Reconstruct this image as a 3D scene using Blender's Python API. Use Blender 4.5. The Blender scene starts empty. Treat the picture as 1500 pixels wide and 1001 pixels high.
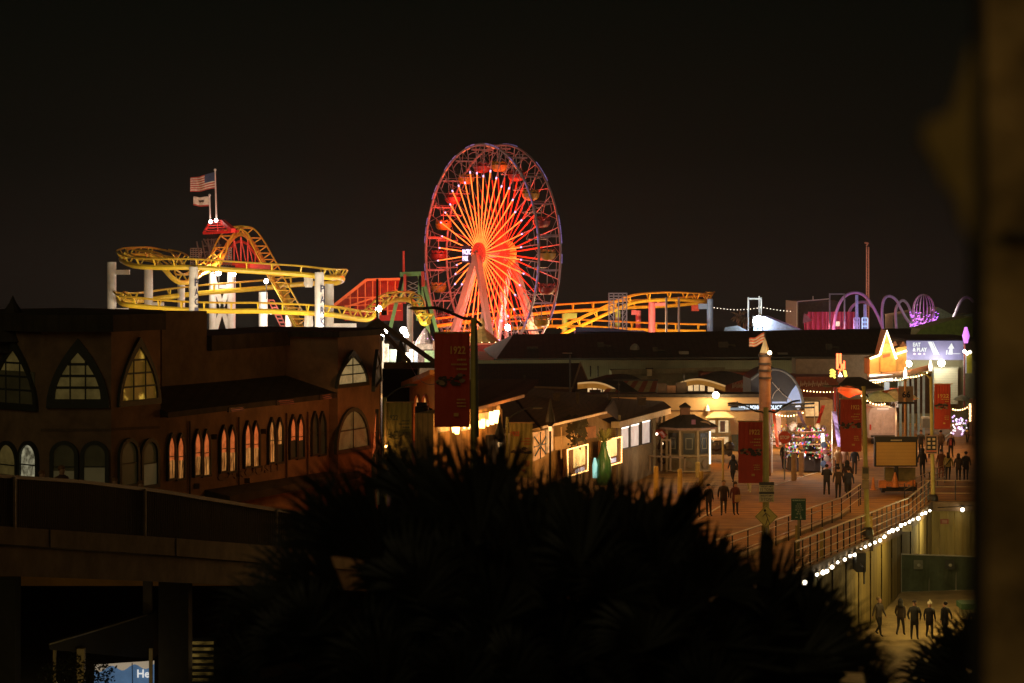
import bpy, math, random
from mathutils import Vector, Matrix
random.seed(7)
sc = bpy.context.scene
COL = sc.collection
# ---------------------------------------------------------------- camera, sky, light, exposure
F, CX, HY, ZC = 3540.0, 750.0, 390.0, 13.0        # telephoto, level camera 13 m above the pier deck
cam = bpy.data.cameras.new("camera"); camo = bpy.data.objects.new("camera", cam); COL.objects.link(camo)
camo.location = (0, 0, ZC); camo.rotation_euler = (math.radians(90), 0, 0)
cam.sensor_width = 36; cam.lens = F * 36 / 1500; cam.shift_y = -(500.5 - HY) / 1500
cam.clip_start = 0.3; cam.clip_end = 9000
cam.dof.use_dof = True; cam.dof.focus_distance = 165; cam.dof.aperture_fstop = 2.6
sc.camera = camo
w = bpy.data.worlds.new("World"); sc.world = w; w.use_nodes = True
nt = w.node_tree; nt.nodes.clear()
tc = nt.nodes.new("ShaderNodeTexCoord"); sx = nt.nodes.new("ShaderNodeSeparateXYZ")
rp = nt.nodes.new("ShaderNodeValToRGB"); bg = nt.nodes.new("ShaderNodeBackground"); wo = nt.nodes.new("ShaderNodeOutputWorld")
nt.links.new(tc.outputs["Generated"], sx.inputs[0]); nt.links.new(sx.outputs[2], rp.inputs[0])
nt.links.new(rp.outputs[0], bg.inputs[0]); nt.links.new(bg.outputs[0], wo.inputs[0])
e = rp.color_ramp.elements
e[0].position = 0.0; e[0].color = (0.0085, 0.0056, 0.0038, 1)
e[1].position = 0.13; e[1].color = (0.0020, 0.0025, 0.0014, 1)
m_ = rp.color_ramp.elements.new(0.05); m_.color = (0.0036, 0.0030, 0.0018, 1)
bg.inputs[1].default_value = 1.0
sun = bpy.data.lights.new("city_glow", 'SUN'); sun.energy = 0.12; sun.angle = math.radians(40); sun.color = (1, 0.80, 0.38)
suno = bpy.data.objects.new("city_glow", sun); COL.objects.link(suno)
suno.rotation_euler = (math.radians(62), 0, math.radians(-28))
sc.view_settings.view_transform = 'Standard'; sc.view_settings.look = 'None'
sc.view_settings.exposure = 0; sc.view_settings.gamma = 1
sc.render.engine = 'CYCLES'
cy = sc.cycles
cy.use_denoising = True; cy.sample_clamp_indirect = 4; cy.max_bounces = 5; cy.diffuse_bounces = 2; cy.glossy_bounces = 2
cy.transmission_bounces = 2; cy.volume_bounces = 0; cy.caustics_reflective = False; cy.caustics_refractive = False

def P(px, py, Y): return Vector(((px - CX) * Y / F, Y, ZC - (py - HY) * Y / F))
def px2m(n, Y): return n * Y / F

# ---------------------------------------------------------------- materials
MATS = {}
def M(name, col=(.5, .5, .5), rough=.7, var=.25, scale=3., bump=0., metal=0., em=None, es=0., planks=None, evar=0., stretch=None, thr=(.36, .62)):
    if name in MATS: return MATS[name]
    m = bpy.data.materials.new(name); m.use_nodes = True; t = m.node_tree; b = t.nodes["Principled BSDF"]
    b.inputs["Roughness"].default_value = rough; b.inputs["Metallic"].default_value = metal
    g = t.nodes.new("ShaderNodeNewGeometry"); mp = t.nodes.new("ShaderNodeMapping")
    t.links.new(g.outputs["Position"], mp.inputs[0])
    if stretch: mp.inputs["Scale"].default_value = stretch
    n = t.nodes.new("ShaderNodeTexNoise"); n.inputs["Scale"].default_value = scale; n.inputs["Detail"].default_value = 6
    n.inputs["Roughness"].default_value = .65
    t.links.new(mp.outputs[0], n.inputs["Vector"])
    r = t.nodes.new("ShaderNodeValToRGB"); t.links.new(n.outputs[0], r.inputs[0])
    r.color_ramp.elements[0].position = .3; r.color_ramp.elements[1].position = .7
    r.color_ramp.elements[0].color = (*[c * (1 - var) for c in col], 1)
    r.color_ramp.elements[1].color = (*[min(1, c * (1 + var)) for c in col], 1)
    out = r.outputs[0]
    if planks:
        wv = t.nodes.new("ShaderNodeTexWave"); wv.bands_direction = planks[0]; wv.inputs["Scale"].default_value = planks[1]
        wv.inputs["Distortion"].default_value = planks[3] if len(planks) > 3 else .15; wv.inputs["Detail"].default_value = 1
        t.links.new(g.outputs["Position"], wv.inputs[0])
        r2 = t.nodes.new("ShaderNodeValToRGB"); t.links.new(wv.outputs[1], r2.inputs[0])
        r2.color_ramp.elements[0].position = 0; r2.color_ramp.elements[1].position = .25
        v = 1 - planks[2]; r2.color_ramp.elements[0].color = (v, v, v, 1); r2.color_ramp.elements[1].color = (1, 1, 1, 1)
        mx = t.nodes.new("ShaderNodeMixRGB"); mx.blend_type = 'MULTIPLY'; mx.inputs[0].default_value = 1
        t.links.new(out, mx.inputs[1]); t.links.new(r2.outputs[0], mx.inputs[2]); out = mx.outputs[0]
    t.links.new(out, b.inputs["Base Color"])
    if bump:
        bp = t.nodes.new("ShaderNodeBump"); bp.inputs["Strength"].default_value = bump; bp.inputs["Distance"].default_value = .1
        t.links.new(n.outputs[0], bp.inputs["Height"]); t.links.new(bp.outputs[0], b.inputs["Normal"])
    if em:
        b.inputs["Emission Strength"].default_value = es
        if evar:
            r3 = t.nodes.new("ShaderNodeValToRGB"); t.links.new(n.outputs[0], r3.inputs[0])
            r3.color_ramp.elements[0].position, r3.color_ramp.elements[1].position = thr
            r3.color_ramp.elements[0].color = (*[c * (1 - evar) for c in em], 1)
            r3.color_ramp.elements[1].color = (*em, 1); t.links.new(r3.outputs[0], b.inputs["Emission Color"])
        else: b.inputs["Emission Color"].default_value = (*em, 1)
    MATS[name] = m; return m
def E(name, col=None, s=0, evar=0., scale=3., stretch=None, thr=(.36, .62)):   # emissive material: lamps, lit panes, and light painted on surfaces
    if name in MATS: return MATS[name]
    return M(name, tuple(c * .5 for c in col), .5, em=col, es=s, evar=evar, scale=scale, stretch=stretch, thr=thr)

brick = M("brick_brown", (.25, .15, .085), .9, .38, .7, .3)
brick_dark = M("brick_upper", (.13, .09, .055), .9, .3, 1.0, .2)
trim = M("dark_green_trim", (.035, .04, .032), .6)
roof_dark = M("dark_roof", (.042, .034, .024), .85, .4, 1.2, .2, planks=("X", .55, .3, .2))
roof_brown = M("brown_shingle_roof", (.10, .062, .036), .9, .35, 2.5, .3, planks=('Z', 4, .3))
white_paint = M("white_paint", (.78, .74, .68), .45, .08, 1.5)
col_off_white = M("off_white_paint", (.62, .58, .52), .5, .12, 1.5)  # duller off-white for coaster columns and track clamps
yellow = M("yellow_steel", (.74, .50, .03), .4, .15, 2)
yellow_dk = M("yellow_rail", (.55, .33, .02), .45, .2, 2)
red_steel = M("red_steel", (.65, .05, .02), .5, .15, 2)
orange_steel = M("orange_steel", (.8, .28, .04), .5, .15, 2)
green_steel = M("green_steel", (.16, .38, .10), .5, .15, 2)
grey_steel = M("grey_steel", (.3, .29, .27), .45, .2, 2, metal=.3)
dark_steel = M("dark_steel", (.03, .027, .022), .5, .2, 2)
black = M("black_paint", (.012, .011, .01), .6)
cream = M("cream_stucco", (.48, .32, .155), .85, .10, 1.1, .15)
orange_wall = M("ochre_stucco", (.62, .36, .15), .85, .15, 1.2, .15)
olive_wall = M("olive_boards", (.26, .21, .11), .8, .2, 1.5, .1, planks=('X', 3, .35))
wood = M("weathered_wood", (.22, .13, .065), .85, .3, 3, .2)
post_yel = M("yellow_green_post", (.42, .36, .09), .5, .15, 3)
bollard_m = M("yellow_bollard_paint", (.55, .36, .07), .6, .2, 3)
concrete = M("weathered_concrete", (.30, .235, .16), .9, .3, 1.0, .3)
glass_dark = M("dark_glass", (.02, .02, .018), .12, .1)
lav = M("lavender_steel", (.50, .36, .62), .4, .1, 2)
pink_p = M("pink_paint", (.85, .22, .26), .5, .1, 2)
blue_p = M("blue_paint", (.18, .36, .75), .5, .1, 2)
green_p = M("lime_paint", (.42, .62, .10), .5, .1, 2)
skin_m = M("skin", (.55, .30, .19), .6, .05)
hair_m = M("dark_hair", (.02, .013, .008), .7)

# ---------------------------------------------------------------- mesh builder
class MB:
    def __init__(s): s.v = []; s.f = []; s.mi = []; s.cur = 0; s.sm = False
    def add(s, vs, fs):
        o = len(s.v); s.v += [Vector(a) for a in vs]
        for f in fs: s.f.append([i + o for i in f]); s.mi.append(s.cur)
        return s
    def quad(s, *p): return s.add(p, [list(range(len(p)))])
    def box(s, x0, x1, y0, y1, z0, z1):
        return s.add([(x0, y0, z0), (x1, y0, z0), (x1, y1, z0), (x0, y1, z0), (x0, y0, z1), (x1, y0, z1), (x1, y1, z1), (x0, y1, z1)],
                     [(0, 3, 2, 1), (4, 5, 6, 7), (0, 1, 5, 4), (1, 2, 6, 5), (2, 3, 7, 6), (3, 0, 4, 7)])
    def pbox(s, px0, px1, py0, py1, Y, d=.3):       # box seen at these pixels, front face at Y
        a = P(px0, py1, Y); b = P(px1, py0, Y); return s.box(a.x, b.x, Y, Y + d, a.z, b.z)
    def bar(s, a, b, w, h=None, up=Vector((0, 0, 1))):
        a = Vector(a); b = Vector(b); h = h or w; t = b - a
        if t.length < 1e-6: return s
        t.normalize(); u = up if abs(t.dot(up)) < .98 else Vector((0, 1, 0))
        x = t.cross(u).normalized() * w / 2; y = x.cross(t).normalized() * h / 2
        return s.add([a - x - y, a + x - y, a + x + y, a - x + y, b - x - y, b + x - y, b + x + y, b - x + y],
                     [(0, 3, 2, 1), (4, 5, 6, 7), (0, 1, 5, 4), (1, 2, 6, 5), (2, 3, 7, 6), (3, 0, 4, 7)])
    def tube(s, pts, r, n=6, closed=False, r2=None):
        pts = [Vector(p) for p in pts]; N = len(pts); vs = []; fs = []; pu = None
        for i, p in enumerate(pts):
            if closed: t = pts[(i + 1) % N] - pts[i - 1]
            else: t = pts[min(i + 1, N - 1)] - pts[max(i - 1, 0)]
            t.normalize()
            if pu is None: pu = Vector((0, 0, 1)) if abs(t.z) < .9 else Vector((0, 1, 0))
            x = t.cross(pu)
            if x.length < 1e-4: x = t.cross(Vector((1, 0, 0)))
            x.normalize(); y = x.cross(t).normalized(); pu = y
            rr = r if r2 is None else r + (r2 - r) * i / max(1, N - 1)
            for k in range(n):
                a = 2 * math.pi * k / n; vs.append(p + x * math.cos(a) * rr + y * math.sin(a) * rr)
        for i in range(N if closed else N - 1):
            for k in range(n):
                j = (i + 1) % N; fs.append((i * n + k, i * n + (k + 1) % n, j * n + (k + 1) % n, j * n + k))
        if not closed: fs.append(tuple(range(n))[::-1]); fs.append(tuple((N - 1) * n + k for k in range(n)))
        return s.add(vs, fs)
    def lathe(s, c, prof, n=12, sx=1, sy=1, a0=0):
        c = Vector(c); vs = []; fs = []
        for r, z in prof:
            for k in range(n):
                a = a0 + 2 * math.pi * k / n; vs.append(c + Vector((r * sx * math.cos(a), r * sy * math.sin(a), z)))
        for i in range(len(prof) - 1):
            for k in range(n): fs.append((i * n + k, i * n + (k + 1) % n, (i + 1) * n + (k + 1) % n, (i + 1) * n + k))
        fs.append(tuple(range(n))[::-1]); fs.append(tuple((len(prof) - 1) * n + k for k in range(n)))
        return s.add(vs, fs)
    def sph(s, c, r, n=8, m=5, sc_=(1, 1, 1)):
        pr = [(max(.02, math.sin(math.pi * i / m)) * r, -math.cos(math.pi * i / m) * r * sc_[2]) for i in range(m + 1)]
        return s.lathe(c, pr, n, sc_[0], sc_[1])
    def ext(s, pts, vec):
        n = len(pts); pts = [Vector(p) for p in pts]; vec = Vector(vec)
        return s.add(pts + [p + vec for p in pts], [tuple(range(n)), tuple(range(2 * n - 1, n - 1, -1))] +
                     [(i, i + n, (i + 1) % n + n, (i + 1) % n) for i in range(n)])
    def ring(s, o, q, vec):                                   # closed frame between two outlines
        n = len(o); vec = Vector(vec); o = [Vector(a) for a in o]; q = [Vector(a) for a in q]
        vs = o + q + [a + vec for a in o] + [a + vec for a in q]; fs = []
        for i in range(n):
            j = (i + 1) % n
            fs += [(i, j, n + j, n + i), (2 * n + i, 3 * n + i, 3 * n + j, 2 * n + j), (i, 2 * n + i, 2 * n + j, j), (n + i, n + j, 3 * n + j, 3 * n + i)]
        return s.add(vs, fs)
    def build(s, name, mat, parent=None, label=None, smooth=False):
        me = bpy.data.meshes.new(name); base = BASE.get(parent.name, Vector()) if parent else Vector()
        me.from_pydata([tuple(a - base) for a in s.v], [], s.f)
        mats = mat if isinstance(mat, (list, tuple)) else [mat]
        for m in mats: me.materials.append(m)
        if len(mats) > 1: me.polygons.foreach_set("material_index", s.mi)
        if smooth: me.polygons.foreach_set("use_smooth", [True] * len(me.polygons))
        me.update()
        o = bpy.data.objects.new(name, me); COL.objects.link(o)
        if parent: o.parent = parent; BASE[o.name] = base
        if label: o["label"] = label
        return o
BASE = {}
def thing(name, label, cat, loc=(0, 0, 0), group=None):
    o = bpy.data.objects.new(name, None); COL.objects.link(o); o.location = loc; o.empty_display_size = .3
    o["label"] = label; o["category"] = cat
    if group: o["group"] = group
    BASE[o.name] = Vector(loc); return o
def tag(o, label, cat, group=None):
    o["label"] = label; o["category"] = cat
    if group: o["group"] = group
    return o
def struct(name, mb, mat): o = mb.build(name, mat); o["kind"] = "structure"; return o
def dup(root, delta, label, group=None):
    def cp(o, par):
        c = o.copy(); COL.objects.link(c); c.parent = par
        for ch in o.children: cp(ch, c)
        return c
    c = cp(root, None); c.location = Vector(root.location) + Vector(delta); c["label"] = label
    if group: c["group"] = group
    return c
def catmull(pts, k=6):
    pts = [Vector(p) for p in pts]; out = []; n = len(pts)
    for i in range(n - 1):
        a, b, c, d = pts[max(i - 1, 0)], pts[i], pts[i + 1], pts[min(i + 2, n - 1)]
        for j in range(k):
            t = j / k; out.append(.5 * ((2 * b) + (c - a) * t + (2 * a - 5 * b + 4 * c - d) * t * t + (3 * b - a - 3 * c + d) * t ** 3))
    out.append(pts[-1]); return out
def text(s_, a, w_, h_, right=(1, 0, 0), up=(0, 0, 1), depth=.02, bold=.02):
    """mesh of lettering; a = lower left corner, fitted to w_ x h_"""
    cu = bpy.data.curves.new("t", 'FONT'); cu.body = s_; cu.resolution_u = 2; cu.extrude = .03; cu.offset = bold
    cu.space_line = .95
    o = bpy.data.objects.new("t", cu); COL.objects.link(o)
    me = bpy.data.meshes.new_from_object(o.evaluated_get(bpy.context.evaluated_depsgraph_get()))
    vs = [v.co.copy() for v in me.vertices]; fs = [list(p.vertices) for p in me.polygons]
    bpy.data.objects.remove(o); bpy.data.curves.remove(cu); bpy.data.meshes.remove(me)
    x0 = min(v.x for v in vs); x1 = max(v.x for v in vs); y0 = min(v.y for v in vs); y1 = max(v.y for v in vs)
    R = Vector(right).normalized(); U = Vector(up).normalized(); Nn = R.cross(U); a = Vector(a); mb = MB()
    mb.add([a + R * ((v.x - x0) / (x1 - x0) * w_) + U * ((v.y - y0) / (y1 - y0) * h_) + Nn * (v.z / .03 * depth) for v in vs], fs)
    return mb
class PL:                                                     # a vertical wall plane, addressed by picture coordinates
    def __init__(s, pxa, Ya, pxb, Yb):
        s.a = P(pxa, HY, Ya); s.b = P(pxb, HY, Yb); s.a.z = s.b.z = 0
        s.d = (s.b - s.a).normalized(); s.n = Vector((s.d.y, -s.d.x, 0))
        if s.n.y > 0: s.n = -s.n
    def uz(s, px, py):
        k = (px - CX) / F; u = (k * s.a.y - s.a.x) / (s.d.x - k * s.d.y); Y = s.a.y + u * s.d.y
        return u, ZC - (py - HY) * Y / F
    def pt(s, u, z, off=0): q = s.a + s.d * u + s.n * off; return Vector((q.x, q.y, z))
    def W(s, px, py, off=0): u, z = s.uz(px, py); return s.pt(u, z, off)
    def poly(s, pl, off=0): return [s.W(a, b, off) for a, b in pl]
def outline(pl, u0, u1, z0, z1, kind, off, shrink=0, n=7):
    u0 += shrink; u1 -= shrink; z0 += shrink; z1 -= shrink * (1.6 if kind == 'ogive' else 1); uc = (u0 + u1) / 2; hw = (u1 - u0) / 2
    pts = []
    if kind == 'ogive':
        for i in range(n + 1): t = i / n; pts.append((uc - hw * (1 - t ** 1.9), z0 + (z1 - z0) * t))
        pts += [(2 * uc - a, b) for a, b in pts[:-1][::-1]]
    elif kind == 'lancet':
        zs = z1 - hw * 1.9; pts.append((u0, z0))
        for i in range(n + 1): t = i / n; pts.append((uc - hw * (1 - t ** 1.7), zs + (z1 - zs) * t))
        pts += [(2 * uc - a, b) for a, b in pts[:-1][::-1]]
    elif kind == 'round':
        zs = z1 - hw; pts.append((u0, z0))
        for i in range(2 * n + 1): a = math.pi * (1 - i / (2 * n)); pts.append((uc + hw * math.cos(a), zs + hw * math.sin(a)))
        pts.append((u1, z0))
    else: pts = [(u0, z0), (u0, z1), (u1, z1), (u1, z0)]
    return [pl.pt(a, b, off) for a, b in pts], (u0, u1, z0, z1)
def window(pl, par, x0, x1, y0, y1, kind, fw, pane, nv=1, nh=2, fmat=None, name='window', lower=None, label=None):
    xm = (x0 + x1) / 2; ym = (y0 + y1) / 2
    u0, _ = pl.uz(x0, ym); u1, _ = pl.uz(x1, ym); _, z1 = pl.uz(xm, y0); _, z0 = pl.uz(xm, y1)
    o, _ = outline(pl, u0, u1, z0, z1, kind, .14); q, (a0, a1, b0, b1) = outline(pl, u0, u1, z0, z1, kind, .14, fw)
    fr = MB().ring(o, q, -pl.n * .17).build(name, fmat or trim, par, label)
    r, _ = outline(pl, u0, u1, z0, z1, kind, .03, fw * .9)
    pb = MB().ext(r, -pl.n * .02)
    mats = [pane]
    if lower:                                                 # blind or darker lower sash
        zz = z0 + (z1 - z0) * lower[0]; pb.cur = 1; pb.ext([pl.pt(a0, b0, .05), pl.pt(a1, b0, .05), pl.pt(a1, zz, .05), pl.pt(a0, zz, .05)], -pl.n * .015); mats.append(lower[1])
    pb.build('pane', mats, fr)
    mb = MB(); hw = (a1 - a0) / 2; uc = (a0 + a1) / 2; t = max(.03, fw * .3)
    def wid(z):
        f = (z - b0) / (b1 - b0)
        if kind == 'ogive': return hw * (1 - min(1, max(0, f)) ** 1.9)
        zs = b1 - hw
        return hw if z < zs or kind == 'rect' else math.sqrt(max(0, hw * hw - (z - zs) ** 2))
    for k in range(1, nh + 1):
        z = b0 + (b1 - b0) * k / (nh + 1); ww = wid(z); mb.bar(pl.pt(uc - ww, z, .08), pl.pt(uc + ww, z, .08), .05, t)
    for k in range(1, nv + 1):
        u = a0 + (a1 - a0) * k / (nv + 1); z = b0
        while z < b1 and wid(z) > abs(u - uc): z += .04
        mb.bar(pl.pt(u, b0, .085), pl.pt(u, z, .085), .05, t)
    if mb.v: mb.build('glazing_bar', fmat or trim, fr)
    return fr
def bulb(par, p, r, mat, name='bulb'): return MB().sph(p, r, 8, 4).build(name, mat, par, smooth=True)
def light(p, col, e, r=.15, kind='POINT', aim=None, size=1.2, name='bare_light'):  # unseen light; some belong to visible lamps, others are added to brighten
    l = bpy.data.lights.new(name, kind); l.energy = e * (1.35 if 88 < p[1] < 212 else 1); l.color = col; l.shadow_soft_size = r
    o = bpy.data.objects.new(name, l); COL.objects.link(o); o.location = p
    if kind == 'SPOT': l.spot_size = size; l.spot_blend = .8
    if aim is not None: o.rotation_euler = (Vector(aim) - Vector(p)).to_track_quat('-Z', 'Y').to_euler()
    return o
WARM = (1, .62, .28); SOD = (1, .45, .12); COOL = (.85, .95, 1); REDL = (1, .07, .03)
hot_white = E("floodlight_glow", (1, .93, .78), 60); hot_cool = E("cool_floodlight_glow", (.8, .92, 1), 60)
bulb_warm = E("warm_bulb_glow", (1, .62, .28), 9); bulb_white = E("white_bulb_glow", (1, .9, .7), 12)
# ---------------------------------------------------------------- the setting
plank_deck = M("boardwalk_planks", (.37, .165, .022), .8, .45, .45, .15, planks=('Y', .27, .5, 1.2))
asphalt = M("lot_asphalt", (.42, .30, .13), .9, .3, .8, .3)
sea_m = M("sea_water", (.006, .007, .007), .12, .2, .3)
sand_m = M("sand", (.10, .075, .045), .95, .3, .5, .3)
struct("sea", MB().quad((-340, 334, -6.1), (340, 334, -6.1), (340, 760, -6.1), (-340, 760, -6.1)), sea_m)
struct("beach", MB().quad((-340, -30, -5), (340, -30, -5), (340, 335, -6.02), (-340, 335, -6.02)), sand_m)
struct("lower_lot", MB().box(2, 60, 40, 134, -4.9, -3.2), asphalt)
R1a, R1b = (8.57, 93.6), (19.1, 132.0)           # walkway rails in plan
R2a, R2b = (10.7, 90.0), (23.0, 133.3)
def dz(Y): return max(0.0, (124 - Y) * .049)
mb = MB()
mb.box(-70, 23.2, 134, 420, -.5, 0); mb.box(23.2, 75, 134, 420, -.5, 0); mb.box(-70, -4.9, 102, 133.99, -.5, 0)
struct("pier_deck", mb, plank_deck)
mb = MB()
def along(a, b, Y): t = (Y - a[1]) / (b[1] - a[1]); return a[0] + (b[0] - a[0]) * t
vs = []; fs = []
Ys = [60, 75, 90, 100, 110, 118, 124, 134]
for Y in Ys:
    z = dz(Y) + .004; xr = along(R2a, R2b, Y)
    xl = -.036 * Y; vs += [(xl, Y, z), (xr, Y, z), (xr, Y, z - .5), (xl, Y, z - .5)]
for i in range(len(Ys) - 1):
    for k in range(4): fs.append((i * 4 + k, i * 4 + (k + 1) % 4, i * 4 + 4 + (k + 1) % 4, i * 4 + 4 + k))
struct("bridge_road", MB().add(vs, fs), plank_deck)
kerb_m = M("pale_kerb", (.5, .38, .22), .8, .2, 2)
mb = MB()
for off, wd in ((-.25, .25),):
    pa = Vector((R1a[0] + off, 84, dz(84) + .07)); pb = Vector((R1b[0] + off, 131, .07))
    pts = [Vector((along(R1a, R1b, Y) + off, Y, dz(Y) + .08)) for Y in range(84, 132, 4)]
    for a, b in zip(pts, pts[1:]): mb.bar(a, b, wd, .15)
struct("kerb", mb, kerb_m)
mb = MB()
for a, b in (((1136, 711), (1172, 700)), ((1172, 700), (1262, 672)), ((1325, 672), (1385, 640)), ((1385, 640), (1425, 612)), ((1022, 762), (1062, 738))):
    def gp(q): Y = 13 * F / (q[1] - HY); v = P(q[0], q[1], Y); v.z = dz(v.y) + .01; return v
    mb.bar(gp(a), gp(b), .12, .02)
struct("road_marking", mb, M("worn_white_line", (.6, .5, .35), .7, .35, 6))
# right-hand platform beyond the walkway and the boarded retaining walls under it
board_m = M("retaining_boards", (.30, .225, .07), .85, .4, 1.0, .2, planks=('Y', 1.3, .35, .1), stretch=(2, 2, .25))
fascia_m = M("deck_edge_beam", (.20, .13, .07), .85, .3, 3)
def wallquad(a, Ya, b, Yb, zt, zb): return [(a, Ya, zb), (b, Yb, zb), (b, Yb, zt), (a, Ya, zt)]
wl = thing("retaining_wall", "tall weathered board wall below the walkway, lit by a string of bulbs", "wall", (17, 112, -3.2))
mb = MB()
n = 24
for i in range(n):
    Y0 = 88 + (133.3 - 88) * i / n; Y1 = 88 + (133.3 - 88) * (i + 1) / n
    x0 = along(R2a, R2b, Y0) + .08 + (i % 2) * .05; x1 = along(R2a, R2b, Y1) + .08 + (i % 2) * .05
    mb.quad((x0, Y0, -3.3), (x1, Y1, -3.3), (x1, Y1, dz(Y1) - .5), (x0, Y0, dz(Y0) - .5))
mb.build("boards", board_m, wl)
mb = MB()
for i in range(12):
    Y0 = 88 + 45.3 * i / 12; Y1 = 88 + 45.3 * (i + 1) / 12
    mb.bar((along(R2a, R2b, Y0) + .12, Y0, dz(Y0) - .22), (along(R2a, R2b, Y1) + .12, Y1, dz(Y1) - .22), .16, .5)
mb.build("edge_beam", fascia_m, wl)
mb = MB(); mb.box(23.05, 34, 133.6, 133.9, -3.3, -.55)
for i in range(26): mb.box(23.2 + i * .42, 23.22 + i * .42, 133.53, 133.62, -3.2, -.6)
wb = mb.build("back_boards", board_m, wl)
mb = MB().box(23.0, 34, 133.35, 133.95, -.52, -.02).build("back_beam", fascia_m, wl)
# green windscreen fence in the lot
gf = thing("screened_fence", "green mesh screened fence standing in front of the boarded wall", "fence", (22, 120, -3.2))
net = M("green_windscreen", (.075, .10, .065), .9, .3, 1.5, .2)
a = P(1321, 812, 120); b = P(1440, 816, 121)
mb = MB(); N = 24
for i in range(N):
    t0, t1 = i / N, (i + 1) / N; p0 = a.lerp(b, t0); p1 = a.lerp(b, t1); w0 = .07 * math.sin(i * .9); w1 = .07 * math.sin(i * .9 + .9)
    mb.quad((p0.x, p0.y + w0, -3.18), (p1.x, p1.y + w1, -3.18), (p1.x, p1.y + w1 * .3, p1.z), (p0.x, p0.y + w0 * .3, p0.z))
mb.build("windscreen", net, gf)
MB().tube([a, b], .035).build("rail", M("galvanised", (.6, .58, .5), .4, .1), gf)
for i in range(4): q = a.lerp(b, i / 3); MB().tube([(q.x, q.y + .08, -3.2), q + Vector((0, .08, .05))], .04).build("post", grey_steel, gf)
for i, px in enumerate((1345, 1391)):
    q = P(px, 828, 119.6); mb = MB().box(q.x - .22, q.x + .22, q.y - .03, q.y, q.z - .2, q.z + .25)
    mb.cur = 1; mb.sph(q + Vector((.03, -.05, 0)), .09, 8, 4, (1, .3, 1)); mb.build("emblem_patch", [M("patch_grey%d" % i, (.16, .17, .13) if i == 0 else (.04, .045, .04), .8), M("patch_pale", (.35, .35, .3), .8)], gf)
q = P(1395, 830, 120)
bn = thing("litter_bin", "green lidded litter box at the right edge of the lower lot", "bin", (P(1425, 0, 112).x, 112, -3.2))
q0 = P(1408, 902, 112); MB().box(q0.x, q0.x + 1.3, 111.5, 112.6, -3.2, q0.z + .35).build("body", M("bin_cream", (.22, .2, .12), .8), bn)
MB().box(q0.x - .1, q0.x + 1.4, 111.4, 112.7, q0.z + .36, q0.z + .62).build("lid", M("bin_green", (.05, .13, .07), .6), bn)
MB().box(q0.x + .25, q0.x + .6, 111.47, 111.5, q0.z - .2, q0.z + .2).build("slot", black, bn)
# small boards fixed on the retaining wall
for i, (px, py, wd, hh, Y, c, lb) in enumerate([(1313, 774, 14, 9, 117.5, (.5, .45, .3), "pale rectangular notice board on the boards under the bulb string"),
                                   (1383, 764, 12, 7, 133.4, (.28, .07, .04), "small faded red notice on the back boards near the last lamp")]):
    g = thing("wall_notice", lb, "notice", P(px, py, Y)); c0 = P(px, py, Y)
    MB().box(c0.x - px2m(wd, Y) / 2 + .5 * (i == 0), c0.x + px2m(wd, Y) / 2 + .5 * (i == 0), Y - .12, Y - .06, c0.z - px2m(hh, Y) / 2, c0.z + px2m(hh, Y) / 2).build("panel", M("notice%d" % i, c, .7), g)
    mb = MB()
    for k in range(3): mb.box(c0.x - .15 + .5 * (i == 0), c0.x + .15 + .5 * (i == 0), Y - .13, Y - .122, c0.z - .08 + k * .07, c0.z - .06 + k * .07)
    mb.build("lettering", M("notice_ink%d" % i, (.1, .09, .06) if i == 0 else (.5, .4, .3), .7), g)
eb = thing("electrical_box", "grey electrical box with conduit hanging below the walkway edge", "box", P(1252, 822, 104))
c0 = P(1252, 822, 103); x = along(R2a, R2b, 103)
MB().box(x + .15, x + .55, 102, 103.6, c0.z - .35, c0.z + .45).build("box", M("box_grey", (.12, .12, .1), .7), eb)
MB().tube([(x + .3, 101.9, c0.z), (x + .3, 100.9, c0.z - .05), (x + .3, 100.8, c0.z - .7)], .04).build("conduit", dark_steel, eb)

# walkway rails
def railing(name, label, a, b, Y0, Y1, step, pw_=.05, hgt=1.12, bars=(.35, .75), mat=None, matp=None):
    r = thing(name, label, "railing", (along(a, b, Y0), Y0, dz(Y0))); mat = mat or railm; matp = matp or dark_steel
    Yl = []; Y = Y0
    while Y < Y1: Yl.append(Y); Y += step
    Yl.append(Y1)
    for fr, rad in ((1, .035),) + tuple((q, .022) for q in bars):
        MB().tube([Vector((along(a, b, y), y, dz(y) + hgt * fr)) for y in Yl], rad, 6).build("top_rail" if fr == 1 else "rail_bar", mat, r)
    for y in Yl: MB().bar((along(a, b, y), y, dz(y)), (along(a, b, y), y, dz(y) + hgt), pw_, pw_).build("post", matp, r)
    return r
railm = M("worn_rail_paint", (.58, .40, .20), .4, .2, 4)
railing("railing", "wooden-decked walkway's left railing with pale bars beside the roadway", R1a, R1b, 90, 131.5, 3.4)
railing("railing", "walkway's right railing with dark posts directly above the string of bulbs", R2a, R2b, 89, 133.2, 1.75, bars=(.1, .38, .7))
g = thing("railing", "thin wire railing along the dark platform edge behind the message trailer", "railing", P(1384, 728, 134.2))
for z in (1.1, .75, .4): MB().tube([(22.8, 134.1, z), (34, 134.1, z)], .02, 5).build("rail_bar", railm, g)
for k in range(7): MB().bar((22.9 + k * 1.7, 134.1, 0), (22.9 + k * 1.7, 134.1, 1.12), .05).build("post", dark_steel, g)
g = thing("railing", "short upper railing climbing from the message trailer towards the crowd", "railing", P(1346, 698, 139))
a_, b_ = P(1325, 708, 134.6), P(1384, 681, 145)
for dzz in (0, -.36, -.72): MB().tube([a_ + Vector((0, 0, dzz)), b_ + Vector((0, 0, dzz))], .025, 5).build("rail_bar", railm, g)
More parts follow.
